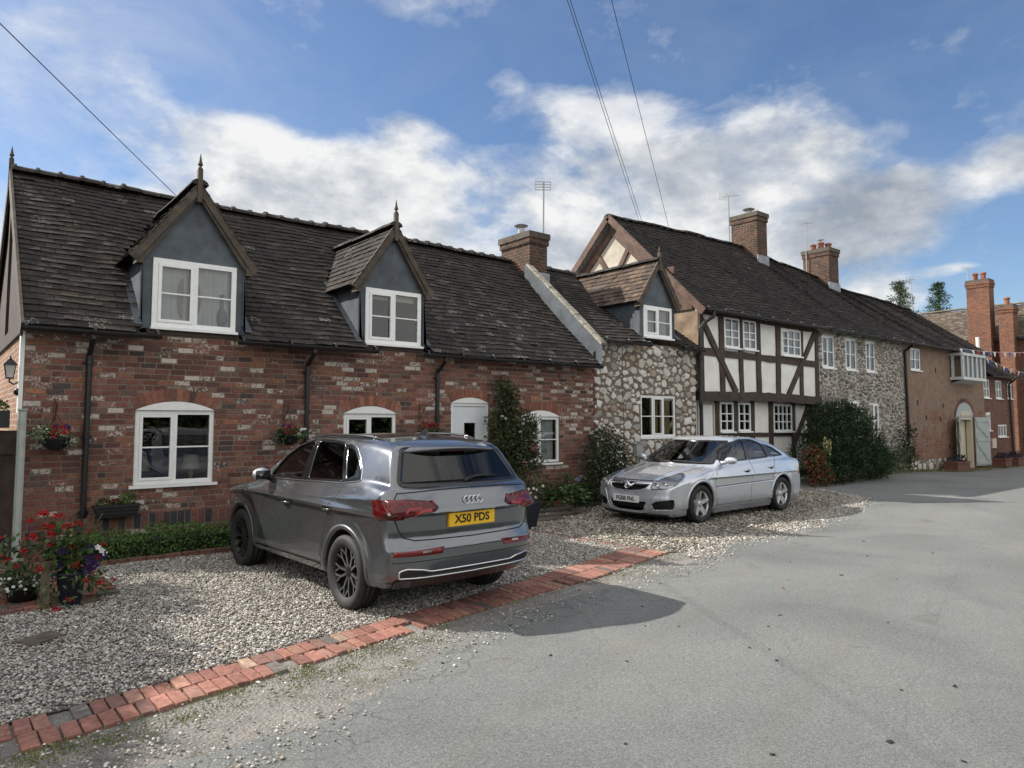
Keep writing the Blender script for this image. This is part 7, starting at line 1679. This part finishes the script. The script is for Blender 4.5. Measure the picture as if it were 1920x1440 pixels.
def misc():
    r=random.Random(91)
    # pale post at the corner of the cottage, dark gate beyond
    mb=MB(); mb.box(.885,.975,11.16,11.26,-.02,1.98); mb.box(.905,.955,11.145,11.16,.0,1.96); mb.box(.878,.982,11.14,11.27,1.98,2.0); tag(mb.build('post',M['post_paint']),'tall pale grey-green post at the left corner of the brick cottage','post')
    t=thing('garden_gate','dark timber boarded gate in the passage left of the brick cottage','gate',(0,11.56,0)); 
    for k in range(10): mb=MB(); mb.box(-1.08+.2*k,-1.08+.2*k+.19,0,.03,0,1.72+r.uniform(-.01,.01)); mb.build('board',M['oak'],t)
    
    for z in (.3,1.4): mb=MB(); mb.box(-1.06,.91,-.03,0,z,z+.1); mb.build('rail',M['oak'],t)
    t=thing('gate_trough','black trough of green plants on top of the dark gate','planter',(.66,11.56,1.75)); mb=MB(); mb.box(-.30,.16,-.09,.12,0,.23); mb.build('trough',M['planter_black'],t); mb=MB(); clump(mb,(-.06,0,.28),(.22,.12,.10),160,.06,.03,G_MID,r); mb.build('foliage',M['leaf'],t)
    mb=MB(); mb.box(.915,.985,8.36,8.43,-.02,.46); tag(mb.build('stake',M['stake']),'short weathered wooden stake beside the blue flower pot','post')
    # lantern
    t=thing('wall_lantern','black four-sided wall lantern with pale glass on the gable corner','lantern',(.80,11.55,2.42))
    mb=MB()
    for (a,b) in ((-1,-1),(1,-1),(1,1),(-1,1)): mb.tube([(.040*a,.040*b,.0),(.062*a,.062*b,.17)],.006,4)
    mb.add([(-.08,-.08,.17),(.08,-.08,.17),(.08,.08,.17),(-.08,.08,.17),(-.03,-.03,.235),(.03,-.03,.235),(.03,.03,.235),(-.03,.03,.235)],[(0,3,2,1),(0,1,5,4),(1,2,6,5),(2,3,7,6),(3,0,4,7),(4,5,6,7)]); mb.lathe([(.02,.235),(.024,.25),(.010,.27),(.014,.285),(0,.30)],8); mb.box(-.045,.045,-.045,.045,-.02,.0); mb.tube([(0,0,-.02),(.0,0,-.06),(.05,0,-.09),(.13,.02,-.04)],.012,6); mb.lathe([(0,-.012),(.06,-.012),(.06,.012),(0,.012)],12,(.142,.02,-.05),'x'); mb.build('lantern_frame',M['black_iron'],t)
    mb=MB(); mb.add([(.036*a,.036*b,.0) for a,b in ((-1,-1),(1,-1),(1,1),(-1,1))]+[(.057*a,.057*b,.165) for a,b in ((-1,-1),(1,-1),(1,1),(-1,1))],[(0,1,5,4),(1,2,6,5),(2,3,7,6),(3,0,4,7)]); mb.build('glass',M['pale_glass'],t)
    t=thing('spotlight','small round black spotlight below the wall lantern','lamp',(.90,11.56,2.23)); mb=MB(); mb.lathe([(0,-.06),(.045,-.05),(.052,.05),(.045,.055),(0,.045)],14,(0,0,0),'y'); mb.tube([(0,0,0),(.06,0,.02)],.012,6); mb.build('lamp_head',M['black_iron'],t,True)
    # drain cover
    mb=MB(); q=[(.64,7.28),(.73,7.06),(.98,7.24),(.90,7.46)]; mb.add([(x,y,-.01) for x,y in q]+[(x,y,.022) for x,y in q],[(4,5,6,7),(0,1,5,4),(1,2,6,5),(2,3,7,6),(3,0,4,7)]); tag(mb.build('drain_cover',M['stone_cap']),'dark square drain cover lying in the gravel near the flower pots','drain cover')
    # things seen through the first window
    for (x,lab) in ((2.52,'white shaded table lamp behind the left light of the first window'),(3.28,'white shaded table lamp behind the right light of the first window')):
        t=thing('table_lamp',lab,'lamp',(x,12.15,.88)); mb=MB(); mb.lathe([(.07,.0),(.07,.02),(.02,.05),(.04,.12),(.02,.2)],14); mb.build('base',M['cream_paint'],t); mb=MB(); mb.lathe([(.15,.2),(.11,.42)],22); mb.build('lamp_shade',M['shade'],t,True)
    t=thing('sofa','dark blue sofa inside the room behind the first window','sofa',(2.9,12.9,.05)); mb=MB(); mb.box(-1.1,1.1,.0,.8,0,.42); mb.build('seat',M['sofa'],t); mb=MB(); mb.box(-1.1,1.1,-.22,-.002,0,1.38); mb.build('backrest',M['sofa'],t)
    # aerials
    def aerial(x,y,z0,h,lab,kind,az):
        t=thing('tv_aerial',lab,'aerial',(x,y,z0),az,group='television aerials on the chimneys'); mb=MB(); mb.tube([(0,0,0),(0.02,0,h)],.022,6); mb.build('mast',M['steel'],t); mb=MB()
        if kind=='panel':
            for k in range(4): mb.box(-.22,.22,-.012,.012,h-.02-.075*k,h-.005-.075*k)
            for k in range(3): mb.box(-.22+.21*k,-.205+.21*k,-.014,.014,h-.25,h)
        else:
            mb.tube([(-.55,0,h-.12),(.35,0,h+.08)],.014,5)
            for k in range(9): x_=-.5+.1*k; z_=h-.11+.022*k; mb.tube([(x_,-.14+.006*k,z_),(x_,.14-.006*k,z_)],.006,4)
            for q in range(5): mb.tube([(.30,-.2,h-.04+.06*q),(.30,.2,h-.04+.06*q)],.006,4)
            mb.tube([(.30,-.2,h-.05),(.30,-.2,h+.21)],.007,4); mb.tube([(.30,.2,h-.05),(.30,.2,h+.21)],.007,4)
        mb.build('antenna',M['steel'],t)
    aerial(12.72,14.2,6.1,2.28,'tall mast with small panel aerial beside the cottage chimney','panel',-.6)
    aerial(22.75,15.0,8.3,1.9,'rake aerial on a short mast left of the tallest chimney','rake',1.2); aerial(28.15,14.9,7.6,2.5,'angled aerial on a mast left of the chimney with red pots','rake',.9)
    aerial(40.5,15.6,6.4,3.0,'angled aerial rising behind the far roof near the conifers','rake',.5); aerial(47.6,15.2,9.4,1.5,'rake aerial leaning beside the far tall brick chimney','rake',.6)
    # overhead wires
    def wire(a,b,sagv,lab,rad=.006):
        a,b=Vector(a),Vector(b); pts=[a.lerp(b,i/14)-Vector((0,0,sagv*4*(i/14)*(1-i/14))) for i in range(15)]; mb=MB(); mb.tube(pts,rad,6); tag(mb.build('overhead_wire',M['wire']),lab,'wire','overhead wires')
    wire((-6.2,-2.6,5.75),(3.55,14.55,6.15),.0,'overhead wire coming down to the ridge behind the left dormer')
    wire((-3.8,.18,9.82),(17.15,14.6,8.2),.0,'left wire of the close pair reaching the timber house ridge'); wire((-3.98,.05,9.81),(17.3,14.6,8.2),.0,'right wire of the close pair reaching the timber house ridge'); wire((-4.6,-1.03,9.75),(18.65,14.6,8.25),.0,'single overhead wire farthest right, ending on the timber house ridge')
    # bunting
    def bunting(a,b,sagv,n,lab):
        t=thing('bunting',lab,'bunting',(0,0,0),group='strings of bunting'); a,b=Vector(a),Vector(b); pts=[a.lerp(b,i/(2*n))-Vector((0,0,sagv*4*(i/(2*n))*(1-i/(2*n)))) for i in range(2*n+1)]; mb=MB(); mb.tube(pts,.008,5,col=(.6,.6,.6)); mb.build('string',M['flag'],t)
        for k in range(n):
            p,q=pts[2*k],pts[2*k+1]; c=[(.62,.62,.62),(.05,.09,.30),(.62,.62,.62),(.42,.03,.04)][k%4]; m=(p+q)/2-Vector((r.uniform(-.05,.05),r.uniform(-.08,.08),.24)); n_=Vector((0.,.006,0)); mb=MB(); mb.add([p,q,m,p+n_,q+n_,m+n_],[(0,1,2),(5,4,3),(0,3,4,1),(1,4,5,2),(2,5,3,0)],c); mb.build('flag',M['flag'],t)
    bunting((33.2,11.0,4.85),(41.0,10.1,5.15),.12,16,'upper string of red, white and blue bunting leaving the oriel window'); bunting((36.1,10.95,4.62),(42.5,10.9,4.15),.12,12,'lower string of red, white and blue bunting beyond the oriel window')
    # trees: behind the row, at the left side, and an unseen hedge added to darken window reflections
    rr=random.Random(4); conifer('spreading conifer with open tiers behind the far roof',60,24,13.2,3.2,rr,[((.07,.095,.05),3),((.05,.07,.035),3),((.10,.12,.07),1)]); conifer('narrow dark conifer with a tall leader right of the spreading one',68,24.0,14.1,2.3,rr,G_DARK+G_MID)
    tree('garden_tree','leafy tree in the garden left of the brick cottage',-5.5,12.0,6.3,3.55,G_MID+G_DARK,rr,n=26000,leafL=.30,cone=True)
    mb=MB()
    for i in range(26000):
        x=rr.uniform(-25,60); z=rr.uniform(0,3.6+.5*math.sin(x*.7)); leaf(mb,Vector((x,-9.6+rr.uniform(-.5,.3),z)),rv(rr),Vector((0,1,.4))+rv(rr)*.6,.34,.24,pick(G_MID+G_DARK,rr))
    mb.box(-25,60,-10.6,-10.0,0,3.3,(.015,.025,.01)); tag(mb.build('reflection_hedge',M['leaf']),'unseen tall hedge added across the lane to darken reflections in the glass','hedge')
def misc_mats():
    M['vase']=simple('glazed vase',(.10,.14,.20),.3); M['mirror_back']=simple('mirror back board',(.32,.28,.22),.8)
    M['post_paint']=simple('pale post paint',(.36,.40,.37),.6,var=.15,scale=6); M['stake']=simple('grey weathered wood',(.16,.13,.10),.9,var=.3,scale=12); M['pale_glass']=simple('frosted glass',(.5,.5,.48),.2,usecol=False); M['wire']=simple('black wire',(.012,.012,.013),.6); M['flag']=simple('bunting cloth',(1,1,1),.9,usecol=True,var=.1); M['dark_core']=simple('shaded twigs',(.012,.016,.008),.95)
def camera():
    cd=bpy.data.cameras.new('camera'); co=bpy.data.objects.new('camera',cd); COL.objects.link(co); S.camera=co
    cd.sensor_width=36; cd.lens=1331/1920*36; cd.shift_y=-25/1920; cd.clip_start=.05; cd.clip_end=3000
    a=R(50.698); p=R(3.997)
    fw=Vector((math.cos(a)*math.cos(p),math.sin(a)*math.cos(p),math.sin(p)))
    co.location=(0,0,1.85); co.rotation_euler=fw.to_track_quat('-Z','Y').to_euler()
SUN=Vector((-.80,.98,1.0)).normalized()
def light():
    c=S.cycles; c.max_bounces=6; c.diffuse_bounces=3; c.glossy_bounces=3; c.transmission_bounces=3; c.transparent_max_bounces=8; c.caustics_reflective=False; c.caustics_refractive=False
    ld=bpy.data.lights.new('sun','SUN'); lo=bpy.data.objects.new('sun',ld); COL.objects.link(lo)
    ld.energy=SUN_E; ld.angle=R(.55); ld.color=(1,.94,.85); lo.rotation_euler=SUN.to_track_quat('Z','Y').to_euler()
    S.view_settings.view_transform='Standard'; S.view_settings.look='None'; S.view_settings.exposure=EXPO; S.view_settings.gamma=1
    w=bpy.data.worlds.new('World'); S.world=w; w.cycles.sampling_method='MANUAL'; w.cycles.sample_map_resolution=512; w.use_nodes=True
    t=NT(w); t.n.clear(); out=t.node('ShaderNodeOutputWorld'); bg=t.node('ShaderNodeBackground')
    sky=t.node('ShaderNodeTexSky',sky_type='NISHITA'); sky.sun_disc=False; sky.sun_elevation=math.asin(SUN.z); sky.sun_rotation=math.atan2(SUN.x,SUN.y)
    sky.air_density=1.0; sky.dust_density=.6; sky.ozone_density=1.6
    WORLD(t,sky,bg); bg.inputs[1].default_value=SKY_E
    t.link(bg.outputs[0],out.inputs[0])
SUN_E=3.6; EXPO=0.0; SKY_E=.10
def WORLD(t,sky,bg): t.link(sky.outputs[0],bg.inputs[0])
# (azimuth, elevation, half-width, half-height in degrees, weight, greyness): where the clouds stand
CLOUDS=[(24,17.6,12.0,3.5,1.0,.12),(17,20.9,4.6,1.9,.8,0),(30.5,21.9,2.6,1.9,.65,0),(49,17.5,10.5,4.6,.76,.28),(58,18.3,8.5,4.6,.70,.36),(66,14.4,5.5,3.0,.9,.95),(75.5,17.0,3.6,1.9,.62,.75),(34,31,4.4,1.6,.30,.1),(38,26.4,1.8,.9,.26,0),(45,24.2,6.5,2.2,.45,.1),(22,13.2,18,2.6,.8,.15),(1,11,3,5,.9,0),(67,9.4,3,1.6,.75,.1),(71.3,10.6,1.9,.4,.5,.1),(6,21.5,6.5,3.4,.30,.1),(50,11.5,14,3.2,.85,.45),(20,33,14,3,.20,.1),(69.5,15.6,6,1.5,.48,.6)]
def WORLD(t,sky,bg):
    co=t.n.new('ShaderNodeTexCoord'); n=co.outputs['Generated']
    sc=t.n.new('ShaderNodeVectorMath'); sc.operation='MULTIPLY'; t.link(n,sc.inputs[0]); sc.inputs[1].default_value=(1,1,1.8)
    sc2=t.n.new('ShaderNodeVectorMath'); sc2.operation='ADD'; t.link(sc.outputs[0],sc2.inputs[0]); sc2.inputs[1].default_value=(SUN.x*.05,SUN.y*.05,.085)
    w=t.noise(3.0,3,.55,sc.outputs[0]); f1=t.noise(7.5,8,.60,sc.outputs[0],.15); f1b=t.noise(7.5,5,.60,sc2.outputs[0],.15); f2=t.noise(2.4,4,.6,sc.outputs[0],.2)
    s=t.n.new('ShaderNodeSeparateXYZ'); t.link(n,s.inputs[0]); ws=t.n.new('ShaderNodeSeparateXYZ'); t.link(w.outputs['Color'],ws.inputs[0])
    az0=t.math('MULTIPLY',t.math('ARCTAN2',s.outputs[0],s.outputs[1]),57.2958)
    az=t.math('ADD',az0,t.math('MULTIPLY',t.math('SUBTRACT',ws.outputs[0],.5),11)); el=t.math('ADD',t.math('MULTIPLY',t.math('ARCSINE',s.outputs[2]),57.2958),t.math('MULTIPLY',t.math('SUBTRACT',ws.outputs[1],.5),6))
    tot=None; grey=None
    for (a,e,wa,we,g,gr) in CLOUDS:
        u=t.math('MULTIPLY',t.math('SUBTRACT',az,a),1/wa); q=t.math('MULTIPLY',t.math('SUBTRACT',el,e),1/we); k=t.math('MULTIPLY_ADD',u,u,t.math('MULTIPLY',q,q)); b=t.math('MULTIPLY',t.math('POWER',2.718,t.math('MULTIPLY',t.math('MULTIPLY',k,k),-.6)),g)
        tot=b if tot is None else t.math('SUBTRACT',t.math('ADD',tot,b),t.math('MULTIPLY',tot,b))
        # each cloud is greyer towards its own base
        gg=t.math('MULTIPLY',b,t.math('MULTIPLY_ADD',q,-.16,gr+.10)); grey=gg if grey is None else t.math('MAXIMUM',grey,gg)
    cz=t.n.new('ShaderNodeVectorMath'); cz.operation='MULTIPLY'; t.link(n,cz.inputs[0]); cz.inputs[1].default_value=(2.2,3.2,5); ci=t.noise(1.6,7,.66,cz.outputs[0],.6); cir=t.math('MULTIPLY',t.ramp(ci.outputs[0],[(.42,(0,0,0)),(.80,(1,1,1))]),t.math('MULTIPLY_ADD',t.math('MULTIPLY',t.math('SUBTRACT',24,az0),.07,clamp=True),.42,.10))
    out=t.math('MULTIPLY',t.math('MAXIMUM',t.math('SUBTRACT',t.math('ABSOLUTE',t.math('SUBTRACT',az0,38)),58),0.0),.03,clamp=True); out=t.math('MAXIMUM',out,t.math('MULTIPLY',t.math('SUBTRACT',el,46),.05,clamp=True))  # bright cloud cover outside the view, added to lift the ambient light
    tot=t.math('ADD',tot,t.math('MULTIPLY',out,t.math('MULTIPLY_ADD',f2.outputs[0],.9,.30)))
    d0=t.math('ADD',t.math('MULTIPLY',tot,.80),t.math('MULTIPLY',t.math('SUBTRACT',f1.outputs[0],.5),1.35))
    mask=t.ramp(d0,[(.12,(0,0,0)),(.30,(.26,.26,.26)),(.46,(.70,.70,.70)),(.66,(.96,.96,.96))],'LINEAR')
    lit=t.math('SUBTRACT',t.math('ADD',.80,t.math('MULTIPLY',t.math('SUBTRACT',f1.outputs[0],f1b.outputs[0]),1.5)),t.math('MULTIPLY',grey,.62),clamp=True)
    cc=t.ramp(lit,[(.10,(CLD*.36,CLD*.40,CLD*.46)),(.5,(CLD*.62,CLD*.655,CLD*.70)),(.85,(CLD*1.0,CLD*1.0,CLD*.985))])
    cc=t.mix(out,cc,(CLO,CLO*.98,CLO*.94,1))
    hs=t.n.new('ShaderNodeHueSaturation'); hs.inputs['Saturation'].default_value=SKYSAT; hs.inputs['Value'].default_value=SKYVAL; t.link(sky.outputs[0],hs.inputs['Color'])
    base=t.mix(1,hs.outputs[0],SKYTINT,'MULTIPLY')
    base=t.mix(cir,base,(CLD*.8,CLD*.82,CLD*.86,1))
    t.link(t.mix(mask,base,cc),bg.inputs[0])
CLD=6.3; CLO=9.0; SKYSAT=1.06; SKYVAL=.85; SKYTINT=(.94,1.0,1.10)
SUN_E=5.0; SKY_E=.105; EXPO=.50
house_mats(); make_mats_car(); misc_mats()
ground(); plants()
for f_ in (brick_cottage,stone_cottage,timber_house,grey_house,long_brick_house,low_wing,tall_wing): f_()
make_suv(); make_saloon(); misc()
camera(); light()
